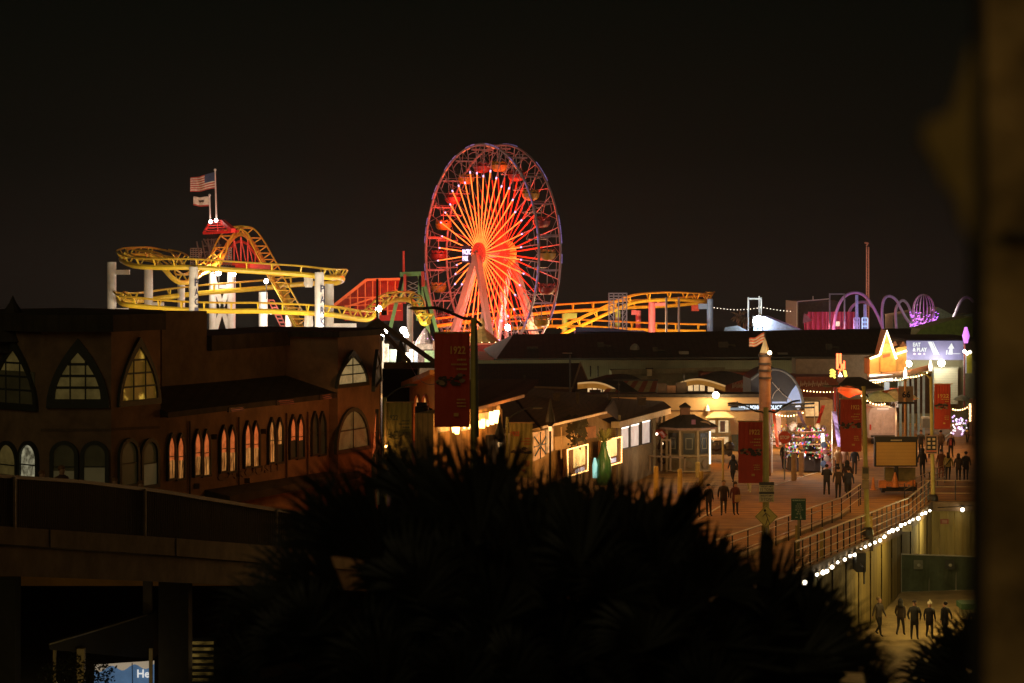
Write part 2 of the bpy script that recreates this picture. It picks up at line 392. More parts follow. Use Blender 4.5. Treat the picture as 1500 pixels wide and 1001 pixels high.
for k in range(6): q = a_.lerp(b_, k / 5); MB().bar((q.x, q.y, 0), q, .05).build("post", dark_steel, g)
# short yellow posts beside the walkway
for i, (px, Y, lb) in enumerate([(1167, 97.5, "yellow-green post under the green rules sign"), (1201, 95.6, "stout yellow post low on the walkway railing by the palm"), (1284, 109.5, "wide yellow junction post on the walkway railing beside the plinth")]):
    x = along(R2a, R2b, Y) - .05 if i else P(px, 0, Y).x
    o = MB().bar((x, Y, dz(Y)), (x, Y, dz(Y) + (1.25 if i < 2 else .95)), .12 if i < 2 else .28, .12).build("marker_post", bollard_m); tag(o, lb, "post", "yellow posts by the walkway")
# string of bulbs along the walkway edge
sl = thing("bulb_string", "string of glowing white bulbs under the walkway's outer edge", "string lights", (11, 92, .8))
pl = [];
for px, py in [(1180, 852), (1198, 843), (1206, 837), (1212, 835), (1220, 829), (1228, 824), (1237, 820), (1245, 814), (1253, 814), (1260, 807), (1268, 802), (1275, 798), (1282, 795), (1289, 792), (1295, 786), (1302, 781), (1308, 778), (1314, 774), (1320, 771), (1326, 768), (1333, 764), (1338, 761), (1344, 758), (1350, 754), (1356, 751), (1362, 748), (1373, 745)]:
    k = (px - 750) / F; t = (k * 90 - (10.7 + .35)) / ((23 - 10.7) - k * 43.3); Y = 90 + 43.3 * t
    p = P(px, py, Y); pl.append(p); bulb(sl, p + Vector((random.uniform(-.04, .04), 0, random.uniform(-.06, .05))), random.choice((.065, .08, .1)), bulb_white)
MB().tube([q for a, b in zip(pl, pl[1:]) for q in (a + Vector((0, 0, .14)), (a + b) / 2 + Vector((0, 0, .05)))], .02, 4).build("cable", dark_steel, sl)
for px, lb in ((1410, "single bright lamp on the back beam beneath the dark platform"),):
    g = thing("wall_lamp", lb, "lamp", P(px, 747, 133.2)); bulb(g, P(px, 747, 133.1), .11, bulb_white)
    MB().box(P(px, 0, 133.2).x - .1, P(px, 0, 133.2).x + .1, 133.1, 133.3, P(px, 744, 133).z, P(px, 741, 133).z).build("bracket", dark_steel, g)
    MB().tube([P(1373, 744, 133.2), P(1425, 741, 133.2)], .02, 4).build("cable", dark_steel, g)
light(P(1385, 770, 128), (1, .8, .35), 140, .3)
light(P(1350, 790, 112), (1, .72, .22), 150, .6); light(P(1395, 850, 106), (1, .68, .2), 170, .5); light(P(1270, 850, 104) + Vector((1.5, 0, 0)), (1, .72, .25), 40, .3)  # unseen lights; the middle one is added to brighten the lot ground

# ---------------------------------------------------------------- carousel building
pane_olive = E("dim_olive_window", (.36, .26, .075), .13, .45, 1.5)
pane_dark = E("almost_dark_window", (.05, .038, .012), .15, .3, 1.5)
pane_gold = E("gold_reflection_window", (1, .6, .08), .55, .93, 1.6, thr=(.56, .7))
pane_shade = E("pale_roller_blind", (.26, .20, .08), .12, .2, 1)
pane_white = E("lit_white_window", (1, .93, .6), .25, .85, 2.2, thr=(.42, .62))
pane_or = E("orange_lit_window", (1, .22, .05), .5, .55, 2.6)
pane_or2 = E("warm_curtain_window", (1, .42, .10), .5, .95, 5, stretch=(3, 3, .25), thr=(.45, .6))
pane_tan = E("lattice_lit_window", (.72, .50, .20), .36, .35, 3.5)
hb = thing("carousel_building", "brown two-storey brick hall with pointed corner windows and dark green trim", "building", (-17, 106, 0))
Zp, Ap, Bp, Cp = (P(-22, 0, 107.3)), (P(60, 0, 104)), (P(163, 0, 104)), (P(235, 0, 107.5))
mb = MB(); mb.ext([(q.x, q.y, 0) for q in (Zp, Ap, Bp, Cp)] + [(-17.0, 115, 0), (-26, 115, 0)], (0, 0, 10.18)); mb.build("tower_wall", brick, hb)
mb = MB(); c = Vector((-19.3, 110, 0)); q = []
for p in (Zp, Ap, Bp, Cp, Vector((-16.9, 115.2, 0)), Vector((-26.4, 115.2, 0))): d = (Vector((p.x, p.y, 0)) - c); q.append(c + d * 1.075)
mb.ext([(p.x, p.y, 10.18) for p in q], (0, 0, .72))
top = Vector((-19.9, 109, 11.12)); 
for i in range(6): a, b = q[i], q[(i + 1) % 6]; mb.quad((a.x, a.y, 10.9), (b.x, b.y, 10.9), top)
mb.build("roof", roof_dark, hb, smooth=False)
pc = PL(60, 104, 163, 104); pr_ = PL(163, 104, 235, 107.5); pl_ = PL(-22, 107.3, 60, 104)
window(pl_, hb, -14, 57, 497, 600, 'ogive', .28, pane_olive, 2, 3, lower=(.55, pane_dark))
window(pc, hb, 68, 161, 496, 598, 'ogive', .38, pane_olive, 2, 3, lower=(.13, pane_dark))
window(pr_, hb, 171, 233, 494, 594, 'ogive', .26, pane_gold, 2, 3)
for (x0, x1, pn, l2, pp) in ((-4, 28, pane_olive, (.3, pane_dark), pl_), (29, 58, pane_white, (.28, pane_white), pl_), (73, 115, pane_dark, (.42, pane_shade), pc), (118, 160, pane_dark, (.5, pane_shade), pc), (172, 202, pane_dark, (.5, pane_dark), pr_), (204, 231, pane_dark, (.5, pane_shade), pr_)):
    window(pp, hb, x0, x1, 646 if pp != pr_ else 642, 716 if pp != pc else 722, 'round', .17, pn, 0, 1, lower=l2)
# long wing
pw = PL(235, 107.6, 560, 130.3)
mb = MB(); o = pw.poly([(235, 611), (484, 591)], 0)
base = [pw.W(235, 600), pw.W(486, 600)]
for b_ in base: b_.z = 0
bk = [b_ - pw.n * 12 for b_ in base]
mb.ext([base[0], base[1], bk[1], bk[0]], (0, 0, 6.25)); mb.build("wing_wall", brick, hb)
# deep eave strip above it with scraps of reflected red neon painted as glowing strips
def strip(pl, pts, off, d, name, mat, par, lab=None): return MB().ext(pl.poly(pts, off), -pl.n * d).build(name, mat, par, lab)
e0, e1 = pw.W(233, 605, .45), pw.W(487, 585, .45); e0.z = 6.25; e1.z = 6.25
mb = MB(); u = Vector((0, 0, .25)); back0, back1 = e0 - pw.n * 4.2 + Vector((0, 0, 1.35)), e1 - pw.n * 4.6 + Vector((0, 0, 1.35))
mb.add([e0, e1, back1, back0, e0 + u, e1 + u, back1 + u, back0 + u], [(0, 3, 2, 1), (4, 5, 6, 7), (0, 1, 5, 4), (1, 2, 6, 5), (2, 3, 7, 6), (3, 0, 4, 7)])
mb.build("eave_roof", roof_dark, hb)
refl = E("painted_neon_reflection", (.5, .10, .04), .2, .95, 2.2, stretch=(.5, .5, 7), thr=(.45, .6))
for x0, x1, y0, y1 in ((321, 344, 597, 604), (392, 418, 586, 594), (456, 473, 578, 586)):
    fr = strip(pw, [(x0, y0), (x1, y0 - 2), (x1, y1 - 2), (x0, y1)], .5, .08, "neon_reflection", M("reflection_backing", (.04, .02, .012), .6), hb)
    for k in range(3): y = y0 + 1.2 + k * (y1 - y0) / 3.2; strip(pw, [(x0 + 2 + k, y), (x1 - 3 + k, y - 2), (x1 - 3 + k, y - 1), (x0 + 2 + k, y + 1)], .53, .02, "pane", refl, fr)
# upper set-back blocks
def pxblock(pl, x0, x1, yt, zb, depth, off, name, mat, par):
    a = pl.W(x0, yt, off); b = pl.W(x1, yt, off); zt = a.z; mb = MB()
    a.z = b.z = zb; return mb.ext([a, b, b - pl.n * depth, a - pl.n * depth], (0, 0, zt - zb)).build(name, mat, par)
pw2 = PL(235, 112.5, 560, 136.5)
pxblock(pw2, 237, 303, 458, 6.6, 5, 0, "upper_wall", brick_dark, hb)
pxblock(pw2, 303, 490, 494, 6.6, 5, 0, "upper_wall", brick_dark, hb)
pxblock(pw2, 303.5, 490, 492, 8.9, 5.5, .25, "parapet_cap", roof_dark, hb)
# end tower
a = pw.W(482, 492, .5); b = pw.W(543, 492, .5); zt = a.z - .0; c_ = P(558, 492, 131.5); zt = 9.35
pts = [Vector((p.x, p.y, 0)) for p in (a, b, c_, c_ - pw.n * 7, a - pw.n * 7)]
MB().ext(pts, (0, 0, zt)).build("end_tower_wall", brick, hb)
cc = sum(pts, Vector()) / 5; mb = MB().ext([cc + (p - cc) * 1.06 + Vector((0, 0, zt)) for p in pts], (0, 0, .3)); mb.build("roof", roof_dark, hb)
pt_ = PL(482, 127, 543, 127); pt_.a = Vector((a.x, a.y, 0)); pt_.b = Vector((b.x, b.y, 0)); pt_.d = (pt_.b - pt_.a).normalized(); pt_.n = Vector((pt_.d.y, -pt_.d.x, 0))
pe = PL(543, 127, 558, 131.5); pe.a = Vector((b.x, b.y, 0)); pe.b = Vector((c_.x, c_.y, 0)); pe.d = (pe.b - pe.a).normalized(); pe.n = Vector((pe.d.y, -pe.d.x, 0))
window(pt_, hb, 491, 538, 513, 567, 'ogive', .2, pane_tan, 1, 2)
window(pt_, hb, 490, 540, 597, 662, 'round', .2, pane_olive, 1, 1)
window(pe, hb, 545, 556, 512, 566, 'ogive', .12, pane_dark, 0, 1)
window(pe, hb, 545, 556, 600, 658, 'lancet', .12, pane_or, 0, 1)
for i, (xc, y0, y1, pn) in enumerate([(256, 634, 704, pane_or), (294, 628, 699, pane_or), (332, 622, 693, pane_or), (367, 616, 686, pane_or), (402, 611, 680, pane_or2), (433, 607, 673, pane_or), (465, 602, 668, pane_dark)]):
    s = 1 - i * .03; hw = 13 * s
    fr = window(pw, hb, xc - hw, xc - .2, y0, y1, 'lancet', .1, pn, 0, 1, lower=(.42, pane_or2 if i < 5 else pane_dark))
    window(pw, hb, xc + .2, xc + hw, y0, y1, 'lancet', .1, pn, 0, 1, lower=(.42, pane_or2 if i < 4 else pane_dark))
# lettering on the wing and the dark canopy beneath it
q0 = pw.W(318, 706, .03); q1 = pw.W(414, 691, .03); R = (q1 - q0); text("CAROUSEL", q0, R.length, .42, (R.x, R.y, 0), depth=.02, bold=.035).build("lettering", M("dull_green_letters", (.19, .125, .075), .8), hb)
p0, p1 = pw.W(300, 726, 1.3), pw.W(512, 690, .6); mb = MB()
i0, i1 = pw.W(300, 718, 0), pw.W(512, 686, 0)
mb.add([p0, p1, i1, i0, p0 - Vector((0, 0, .35)), p1 - Vector((0, 0, .35)), i1 - Vector((0, 0, .5)), i0 - Vector((0, 0, .5))], [(0, 1, 2, 3), (7, 6, 5, 4), (0, 4, 5, 1), (1, 5, 6, 2), (2, 6, 7, 3), (3, 7, 4, 0)])
mb.build("entrance_canopy", roof_dark, hb)
pipe_m = M("rust_pipe", (.10, .06, .035), .7)
for x in (276, 348, 418, 449): MB().tube([pw.W(x, 617 - (x - 276) * .08, .08), pw.W(x, 725 - (x - 276) * .1, .08)], .045, 6).build("downpipe", pipe_m, hb)
for x, y in ((312, 640), (384, 632), (450, 700), (286, 712), (360, 704)): q = pw.W(x, y, .05); MB().box(q.x - .16, q.x + .16, q.y - .12, q.y, q.z - .12, q.z + .12).build("wall_vent", pipe_m, hb)
MB().ext(pc.poly([(60, 628), (163, 628), (163, 632), (60, 632)], .02), -pc.n * .06).build("string_course", M("course_dark", (.14, .09, .055), .9), hb)
MB().ext(pr_.poly([(164, 627), (234, 624), (234, 628), (164, 631)], .02), -pr_.n * .06).build("string_course", M("course_dark"), hb)
# corner turret beyond the left edge of the roof
o = MB().lathe((-22.0, 106.5, 0), [(.9, 9.2), (.9, 9.6), (1.35, 9.7), (.7, 10.6), (.15, 11.4), (.02, 11.7)], 10).build("turret", roof_dark, hb)

# ---------------------------------------------------------------- concrete footbridge with picket railing (left)
pb = PL(0, 66, 450, 93); fb = thing("footbridge", "dark concrete bridge with a picket railing sloping down past the carousel hall", "bridge", (-12, 72, 3))
def lin(x, pts):
    for (a, b), (c, d) in zip(pts, pts[1:]):
        if x <= c or (c, d) == pts[-1]: return b + (d - b) * (x - a) / (c - a)
T_ = [(-60, 688), (0, 695), (118, 703), (235, 717), (400, 744), (560, 764)]; B_ = [(-60, 768), (0, 771), (235, 787), (400, 800), (560, 812)]
def band(f0, f1, d, off, name, mat):
    mb = MB(); xs = list(range(-60, 561, 20))
    for x0, x1 in zip(xs, xs[1:]):
        a, b, c, e_ = pb.W(x0, f0(x0), off), pb.W(x1, f0(x1), off), pb.W(x1, f1(x1), off), pb.W(x0, f1(x0), off); v = -pb.n * d
        mb.add([a, b, c, e_, a + v, b + v, c + v, e_ + v], [(0, 1, 2, 3), (7, 6, 5, 4), (0, 4, 5, 1), (3, 2, 6, 7), (1, 5, 6, 2), (0, 3, 7, 4)])
    return mb.build(name, mat, fb)
t_ = lambda x: lin(x, T_); b_ = lambda x: lin(x, B_)
dkrail = M("bronze_railing_paint", (.045, .035, .024), .6, .2)
band(t_, lambda x: t_(x) + 5, .18, 0, "top_rail", M("dull_handrail", (.10, .075, .045), .5))
band(lambda x: t_(x) + 5, lambda x: b_(x), .02, -.16, "mesh_infill", M("dark_mesh_infill", (.02, .02, .018), .8))
mb = MB(); x = -60
while x < 560:
    q0 = pb.W(x, t_(x) + 4, -.03); q1 = pb.W(x, b_(x), -.03); mb.bar(q0, q1, .025); x += 3.2
mb.build("picket", dkrail, fb)["kind"] = "stuff"
for x in (20, 211, 404): MB().bar(pb.W(x, t_(x) + 2, .03), pb.W(x, b_(x) + 2, .03), .07).build("post", M("pale_post", (.35, .27, .16), .5), fb)
band(b_, lambda x: b_(x) + 26, .4, .05, "parapet", concrete)
band(lambda x: b_(x) + 27, lambda x: b_(x) + 72 - .03 * max(x, 0), .6, -.1, "deck_girder", concrete)
mb = MB()
for x in (70, 255, 440): u, z = pb.uz(x, b_(x)); mb.bar(pb.W(x, b_(x), .07), pb.W(x, b_(x) + 26, .07), .03)
mb.build("expansion_joint", black, fb)
for x0_, x1_ in ((-12, 22), (232, 276)): MB().box(P(x0_, 0, 82).x, P(x1_, 0, 82).x, 82, 83, -5, P(0, 850, 82).z).build("pier", M("pier_concrete", (.028, .023, .014), .9), fb)
mb = MB(); xs = list(range(-60, 561, 60))
for x0, x1 in zip(xs, xs[1:]):
    a, b = pb.W(x0, b_(x0) + 20, -.4), pb.W(x1, b_(x1) + 20, -.4); mb.quad(a, b, b - pb.n * 6, a - pb.n * 6)
mb.build("deck", concrete, fb)
MB().box(P(206, 0, 86).x, P(219, 0, 86).x, 86.5, 86.8, P(0, 906, 86).z, P(0, 850, 86).z).build("drain_column", M("column_tan", (.13, .10, .06), .8), fb)
# under the bridge: canopy, lit posts, wave banner, louvred window
uc = thing("entrance_canopy_frame", "dark sloping canopy on pale posts beneath the concrete bridge", "canopy", P(120, 990, 84))
mb = MB(); pts = [P(72, 945, 82), P(150, 922, 84), P(222, 900, 86), P(225, 940, 86), P(225, 966, 86), P(72, 952, 82)]
mb.ext(pts, (0, 1.2, 0)); mb.build("roof", M("canopy_dark", (.016, .014, .009), .8), uc)
MB().tube([P(72, 944, 81.9), P(150, 921, 83.9), P(216, 901, 85.9)], .03).build("edge_trim", M("edge_pale", (.2, .17, .11), .4), uc)
for x, w_ in ((80, .1), (119, .26), (221, .12)): q = P(x, 950, 83); MB().bar((q.x, q.y, -5), (q.x, q.y, q.z), w_).build("post", M("post_pale", (.3, .22, .09), .7), uc)
wvb = thing("wave_banner", "blue banner with painted waves and large white letters under the bridge", "banner", P(180, 995, 84.5))
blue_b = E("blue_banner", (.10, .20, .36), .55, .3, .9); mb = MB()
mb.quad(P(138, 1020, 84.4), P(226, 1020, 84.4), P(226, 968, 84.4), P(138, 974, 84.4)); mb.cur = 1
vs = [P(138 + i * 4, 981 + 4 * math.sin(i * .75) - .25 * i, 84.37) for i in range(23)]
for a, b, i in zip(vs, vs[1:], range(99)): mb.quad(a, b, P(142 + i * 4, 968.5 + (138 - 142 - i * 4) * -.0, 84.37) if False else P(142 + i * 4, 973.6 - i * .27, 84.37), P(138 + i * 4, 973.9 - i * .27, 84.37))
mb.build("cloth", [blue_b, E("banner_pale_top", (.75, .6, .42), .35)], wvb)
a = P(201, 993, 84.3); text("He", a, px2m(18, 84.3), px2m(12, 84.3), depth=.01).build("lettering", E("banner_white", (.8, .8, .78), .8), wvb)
mb = MB(); mb.tube([P(193.5, 971, 84.3), P(194.5, 1020, 84.3)], .015); mb.build("rope", black, wvb)
lv = thing("louvred_window", "yellow-lit louvred opening between dark pillars beneath the bridge", "window", P(296, 985, 88))
q0, q1 = P(274, 1010, 88), P(314, 937, 88); MB().box(q0.x, q1.x, 88.3, 88.6, q0.z - 1, q1.z).build("frame", black, lv)
mb = MB()
for y in range(941, 1003, 9): a, b = P(281, y + 4, 88), P(312, y, 88); mb.box(a.x, b.x, 88.1, 88.2, a.z, b.z)
mb.build("louvre", E("louvre_lit", (.75, .48, .10), .13, .9, 2, stretch=(1, 1, 2)), lv)
MB().box(P(252, 0, 89).x, P(276, 0, 89).x, 88.7, 89.5, -5, P(0, 925, 89).z).build("pillar", M("pillar_olive", (.05, .042, .025), .9), lv)
# ---------------------------------------------------------------- big wheel
WY = 287.0; WC = P(703.5, 372, WY); R = 13.0
AX = Vector((.85, .527, 0)).normalized(); IP = Vector((AX.y, -AX.x, 0)); UP = Vector((0, 0, 1))   # axle direction, in-plane horizontal
fw = thing("ferris_wheel", "giant red-lit wheel with glowing spokes and red and yellow gondolas", "ferris wheel", (WC.x, WC.y, 0))
RC = WC; BC = WC + AX * 2.95
def wp(c, r, a): return c + IP * (math.cos(a) * r) + UP * (math.sin(a) * r)
rim_m = M("wheel_rim_white", (.30, .23, .25), .4, .2, 2); frame_m = M("wheel_frame_white", (.50, .36, .33), .45, .1)
led = E("spoke_led", (1, .19, .03), 3.0, .45, .8); led2 = E("back_spoke_led", (1, .03, .005), 1.0, .4, .8)
led_tip = E("led_tip", (.75, .55, 1), 1.6); led_p = E("rim_led_violet", (.5, .35, 1), .35, .6, 1.6); led_r = E("rim_led_red", (1, .2, .08), 1.0, .6, 1.6)
angs = [2 * math.pi * i / 72 for i in range(72)]
for nm, c, r0 in (("front", RC, .165), ("back", BC, .14)):
    o = MB().tube([wp(c, R, a) for a in angs], r0, 6, True)
    o.cur = 1
    for k in range(20):
        a0 = 2 * math.pi * (k + .5) / 20; o.tube([wp(c, R * .935, a0 - .075), wp(c, R * .94, a0), wp(c, R * .935, a0 + .075)], .05, 4)
    o.build("rim", [rim_m, rim_m], fw)
    hub = MB(); hub.tube([c - AX * .35, c + AX * .35], 1.35, 20); hub.tube([c - AX * .55, c - AX * .3], .6, 14)
    for k in range(20): a0 = 2 * math.pi * k / 20; hub.bar(wp(c - AX * .36, .6, a0), wp(c - AX * .36, 1.3, a0), .06)
    hub.build("hub", M("hub_red", (.7, .06, .04), .45, em=(1, .05, .02), es=.45), fw)
MB().tube([RC - AX * .6, BC + AX * .9], .45, 14).build("axle", frame_m, fw)
MB().tube([BC + AX * .8, BC + AX * 1.2], 1.5, 20).build("hub", E("hub_orange", (1, .30, .03), .9, .3), fw)
# violet light strip on the outer rim, brighter at the sides
mb = MB()
for k in range(72):
    if k % 9 in (1, 2, 5, 6, 7): a0 = 2 * math.pi * k / 72; mb.tube([wp(RC - AX * .16, R + .1, a0), wp(RC - AX * .16, R + .1, a0 + .07)], .05, 4)
    if k % 7 in (1, 2, 3): a0 = 2 * math.pi * k / 72; mb.tube([wp(BC + AX * .12, R + .12, a0), wp(BC + AX * .12, R + .12, a0 + .08)], .05, 4)
mb.build("light_strip", led_p, fw)
mb = MB()
for k in range(8, 30):
    if k % 5 < 2: a0 = 2 * math.pi * k / 72; mb.tube([wp(RC - AX * .1, R * .985, a0), wp(RC - AX * .1, R * .985, a0 + .05)], .08, 4)
mb.build("light_strip", led_r, fw)
for k in range(40):
    a0 = math.radians(9 * k + 4.5); d = math.degrees(a0) % 360
    lit = .73 + .03 * ((k * 7) % 3 - 1)
    if 188 < d < 232: lit = .42 + .05 * (k % 3)
    if 232 <= d < 300: lit = .84
    mb = MB(); c0 = RC
    mb.tube([wp(c0, R * lit, a0), wp(c0, R * .99, a0)], .06, 5)
    mb.cur = 1; mb.tube([wp(c0, 1.2, a0), wp(c0, R * lit, a0)], .07, 5)
    mb.cur = 2; mb.tube([wp(c0, R * lit, a0), wp(c0, R * (lit + .02), a0)], .1, 5)
    mb.build("spoke", [rim_m, led, led_tip], fw)
    mb = MB(); c0 = BC; mb.tube([wp(c0, R * .7, a0), wp(c0, R * .99, a0)], .055, 4); mb.cur = 1; mb.tube([wp(c0, 1.2, a0), wp(c0, R * .7, a0)], .075, 4)
    mb.build("spoke", [rim_m, led2], fw)
# cross bracing between spokes
mb = MB()
for c in (RC, BC):
    for k in range(20):
        a0 = math.radians(18 * k + 9); a1 = a0 + math.radians(9); a2 = a0 - math.radians(9)
        mb.tube([wp(c, R * .80, a0), wp(c, R * .985, a1)], .035, 4); mb.tube([wp(c, R * .80, a0), wp(c, R * .985, a2)], .035, 4)
for k in range(20):
    a0 = math.radians(18 * k + 9)
    mb.tube([wp(RC, R * .8, a0), wp(BC, R * .8, a0)], .05, 4); mb.tube([wp(RC, R * .8, a0), wp(BC, R * .98, a0)], .03, 4); mb.tube([wp(BC, R * .8, a0), wp(RC, R * .98, a0)], .03, 4)
mb.build("bracing", rim_m, fw)
for k in range(20):
    a0 = math.radians(18 * k + 9)
    mb = MB(); mb.bar(wp(RC, R * .97, a0), wp(BC, R * .97, a0), .16, .2); mb.bar(wp(RC, R * .99, a0) + UP * .15, wp(BC, R * .99, a0) + UP * .15, .06)
    mb.build("cross_bar", rim_m, fw)
    c = (wp(RC, R * .97, a0) + wp(BC, R * .97, a0)) / 2 - UP * 2.25
    mat = M("gondola_red", (.2, .012, .008), .4, .1) if k % 2 else M("gondola_yellow", (.32, .19, .01), .4, .1)
    g = MB().lathe(c, [(.3, -.52), (.7, -.42), (.95, -.1), (1.0, .26), (1.04, .32), (.9, .32), (.85, .1)], 16).build("gondola", mat, fw, "red gondola tub" if k % 2 else "yellow gondola tub", smooth=True)
    MB().tube([c, c + UP * 2.3], .06, 5).tube([c + UP * .3, c + UP * .3 + AX * .01], .3, 8).build("hanger", grey_steel, g)
    mb = MB(); mb.tube([c + Vector((math.cos(q * .2618) * .85, math.sin(q * .2618) * .85, .55 + .12 * (q % 3 - 1))) for q in range(24)], .12, 5, True)
    mb.build("seat_backs", mat, g)
# A-frame legs
for c, s in ((RC - AX * .45, -1), (BC + AX * 1.3, 1)):
    for t in (-1, 1):
        b = Vector((c.x, c.y, 0)) + IP * (t * 6.2) + AX * (s * 1.1)
        MB().bar(c, b, .62, .95).build("leg", frame_m, fw)
        b2 = Vector((c.x, c.y, 0)) + IP * (t * 4.2) + AX * (s * 2.6); MB().bar(c - UP * 4.5 + IP * t * 1.9, b2, .35, .5).build("brace_leg", frame_m, fw)
sg = MB().box(P(676.5, 0, 284).x, P(690.5, 0, 284).x, 283.8, 284.1, P(0, 385.5, 284).z, P(0, 360, 284).z).build("sign_panel", M("sign_purple", (.06, .02, .05), .5), fw)
t1 = text("PACIFIC\nPARK", P(677.5, 382.5, 283.75), px2m(12, 284), px2m(17, 284), bold=.035); t1.build("lettering", E("sign_letters", (.85, .7, 1), 2.2), sg)
mb = MB()
mb.bar(WC - AX * .6, P(683, 372, 284.2), .15); mb.build("sign_bracket", frame_m, fw)
bs = MB(); bs.box(WC.x - 6, WC.x + 11, WC.y - 5, WC.y + 7, 0, .9); bs.build("platform", M("platform_grey", (.3, .2, .18), .7), fw)
for da, rr, e_ in ((0, 7.5, 1500), (2.1, 7.5, 1500), (4.2, 7.0, 1500)):
    light(wp(RC + AX * 1.6, rr, da + .6), (1, .03, .008), e_ * 3.2, 2.5)  # unseen red lights added inside the wheel to redden frame and haze
light(WC - AX * 5 + Vector((0, 0, -6)), (1, .16, .06), 800, 1.0)
light(Vector((WC.x - 4, WC.y - 10, 2)), (1, .72, .6), 1300, .5); light(Vector((WC.x + 8, WC.y - 6, 2)), (1, .7, .6), 900, .5)
light(Vector((WC.x - 15, WC.y - 14, 8)), (.9, .7, .85), 600, .8); light(Vector((WC.x + 16, WC.y - 14, 8)), (.95, .6, .6), 500, .8)

# ---------------------------------------------------------------- roller coaster
rc = thing("roller_coaster", "yellow steel coaster looping round the park on thick round columns", "roller coaster", P(380, 560, 262))
def track(pts, k=6, sp=.28, up_off=.88, gauge=.5, mat=yellow, matr=yellow_dk, step=2.3, wide=False, name="track_section", lab=None):
    pts = [P(*p) for p in pts]; c = catmull(pts, k); n = len(c); mb = MB(); L = []; Rr = []; ups = []
    for i in range(n):
        t = (c[min(i + 1, n - 1)] - c[max(i - 1, 0)]).normalized(); s_ = t.cross(UP)
        if s_.length < .05: s_ = Vector((0, 1, 0))
        s_.normalize(); u = s_.cross(t).normalized()
        L.append(c[i] + u * up_off - s_ * gauge); Rr.append(c[i] + u * up_off + s_ * gauge); ups.append((u, s_))
    mb.tube(c, sp, 8); mb.cur = 1; mb.tube(L, .10, 5); mb.tube(Rr, .10, 5); mb.cur = 0
    acc = 0
    for i in range(1, n):
        acc += (c[i] - c[i - 1]).length
        if acc > step:
            acc = 0; u, s_ = ups[i]
            mb.bar(c[i], L[i], .13); mb.bar(c[i], Rr[i], .13)
            if wide: mb.bar(L[i], Rr[i], .14)
    return mb.build(name, [mat, matr], rc, lab)
# upper front run, its left bend and the dip behind
track([(496, 406, 262), (484, 407, 255), (440, 402, 253), (378, 398, 253), (330, 395, 253), (280, 392, 253), (235, 392, 254), (200, 390, 256), (182, 384, 260), (178, 379, 266), (190, 375, 272), (215, 374, 276), (240, 378, 277)], lab="upper run bending round at the left")
track([(240, 377, 277), (258, 381, 275), (268, 388, 270)], gauge=.6)
track([(200, 378, 268), (225, 382, 266), (240, 394, 265), (252, 407, 265), (264, 414, 266), (280, 412, 268), (294, 402, 270), (305, 396, 272), (318, 384, 273), (326, 374, 274)], step=1.6)
track([(484, 407, 255), (500, 407, 258), (501, 411, 265), (490, 415, 270), (448, 416, 272), (378, 423, 272), (302, 429, 271), (240, 436, 269), (205, 441, 267), (182, 441, 263), (174, 440, 258), (182, 446, 255), (205, 449, 254), (266, 454, 253), (330, 456, 253), (378, 456, 253), (430, 458, 253), (466, 460, 254), (490, 462, 256), (520, 467, 260)], lab="lower run bending round at the left")
track([(520, 467, 260), (539, 468, 262), (550, 460, 264), (562, 448, 266), (574, 441, 268), (590, 439, 270), (602, 441, 271), (610, 450, 270), (614, 463, 267), (620, 474, 263), (628, 472, 261)], step=1.3, gauge=.65, wide=True)
# the hill
track([(315, 397, 275), (325, 376, 277), (333, 359, 278), (343, 347, 279), (353, 343, 280), (363, 348, 279), (374, 363, 278), (386, 384, 276), (397, 403, 273), (404, 418, 270), (416, 440, 267), (430, 466, 264), (446, 497, 261)], sp=.26, gauge=.85, wide=True, step=1.4, mat=M("orange_lit_track", (.85, .42, .04), .4), matr=yellow, lab="wide hill dropping towards the camera")
mb = MB(); mb.quad(P(402, 420, 269.5), P(418, 420, 269.5), P(452, 494, 260.5), P(436, 494, 260.5)); mb.build("track_bed", M("track_bed_yellow", (.55, .33, .03), .5, planks=('Z', 3, .6)), rc)
mb = MB()
arc = [(325, 376), (333, 360), (343, 348), (353, 344), (363, 349), (374, 364), (382, 378)]
for x, y in arc:
    mb.bar(P(x, y + 3, 278), P(x, 388, 278), .16); mb.bar(P(x, y + 3, 278), P(x + 8, 388, 278), .12)
mb.tube([P(x, y + 9, 279.5) for x, y in arc], .16, 5); mb.bar(P(305, 386, 278), P(388, 388, 278), .3); mb.bar(P(345, 390, 276), P(382, 392, 276), .5)
mb.build("hill_lattice", red_steel, rc)
mb = MB()
for i in range(5): mb.bar(P(288 + i * 8, 352 + (2 - i) * 1 + i * 0, 280), P(296 + i * 7, 392, 279), .12); mb.bar(P(322 - i * 6, 350, 280), P(290 + i * 8, 388, 281), .12)
for i in range(4): mb.bar(P(300 - i * 3, 352 + i * 9, 280), P(322 + i * 2, 350 + i * 9, 280), .12)
for x0, x1, y0, y1 in ((279, 295, 364, 390), (327, 339, 364, 390)):
    for yy in range(y0, y1, 3): mb.bar(P(x0, yy, 277), P(x1, yy, 277), .1)
    for xx in range(x0, x1 + 1, 4): mb.bar(P(xx, y0, 277), P(xx, y1, 277), .08)
mb.build("lift_lattice", M("lift_steel", (.20, .15, .11), .6), rc)
MB().bar(P(290, 393, 274), P(392, 397, 274), .3, .35).build("walkway", M("walkway_grey", (.4, .42, .38), .5), rc)
mb = MB(); q = [P(309, 323, 280), P(328, 323, 280), P(340, 340, 279), P(298, 342, 279)]
for i in range(6):
    t = i / 5; a = q[0].lerp(q[3], t); b = q[1].lerp(q[2], t); mb.bar(a, b, .1, .13)
mb.bar(q[0], q[3], .2); mb.bar(q[1], q[2], .2); mb.bar(P(318, 323, 280), P(319, 341, 279), .12); mb.bar(P(326, 325, 279), P(342, 338, 276), .5)
mb.bar(P(298, 342, 279), P(349, 339, 277), .3)
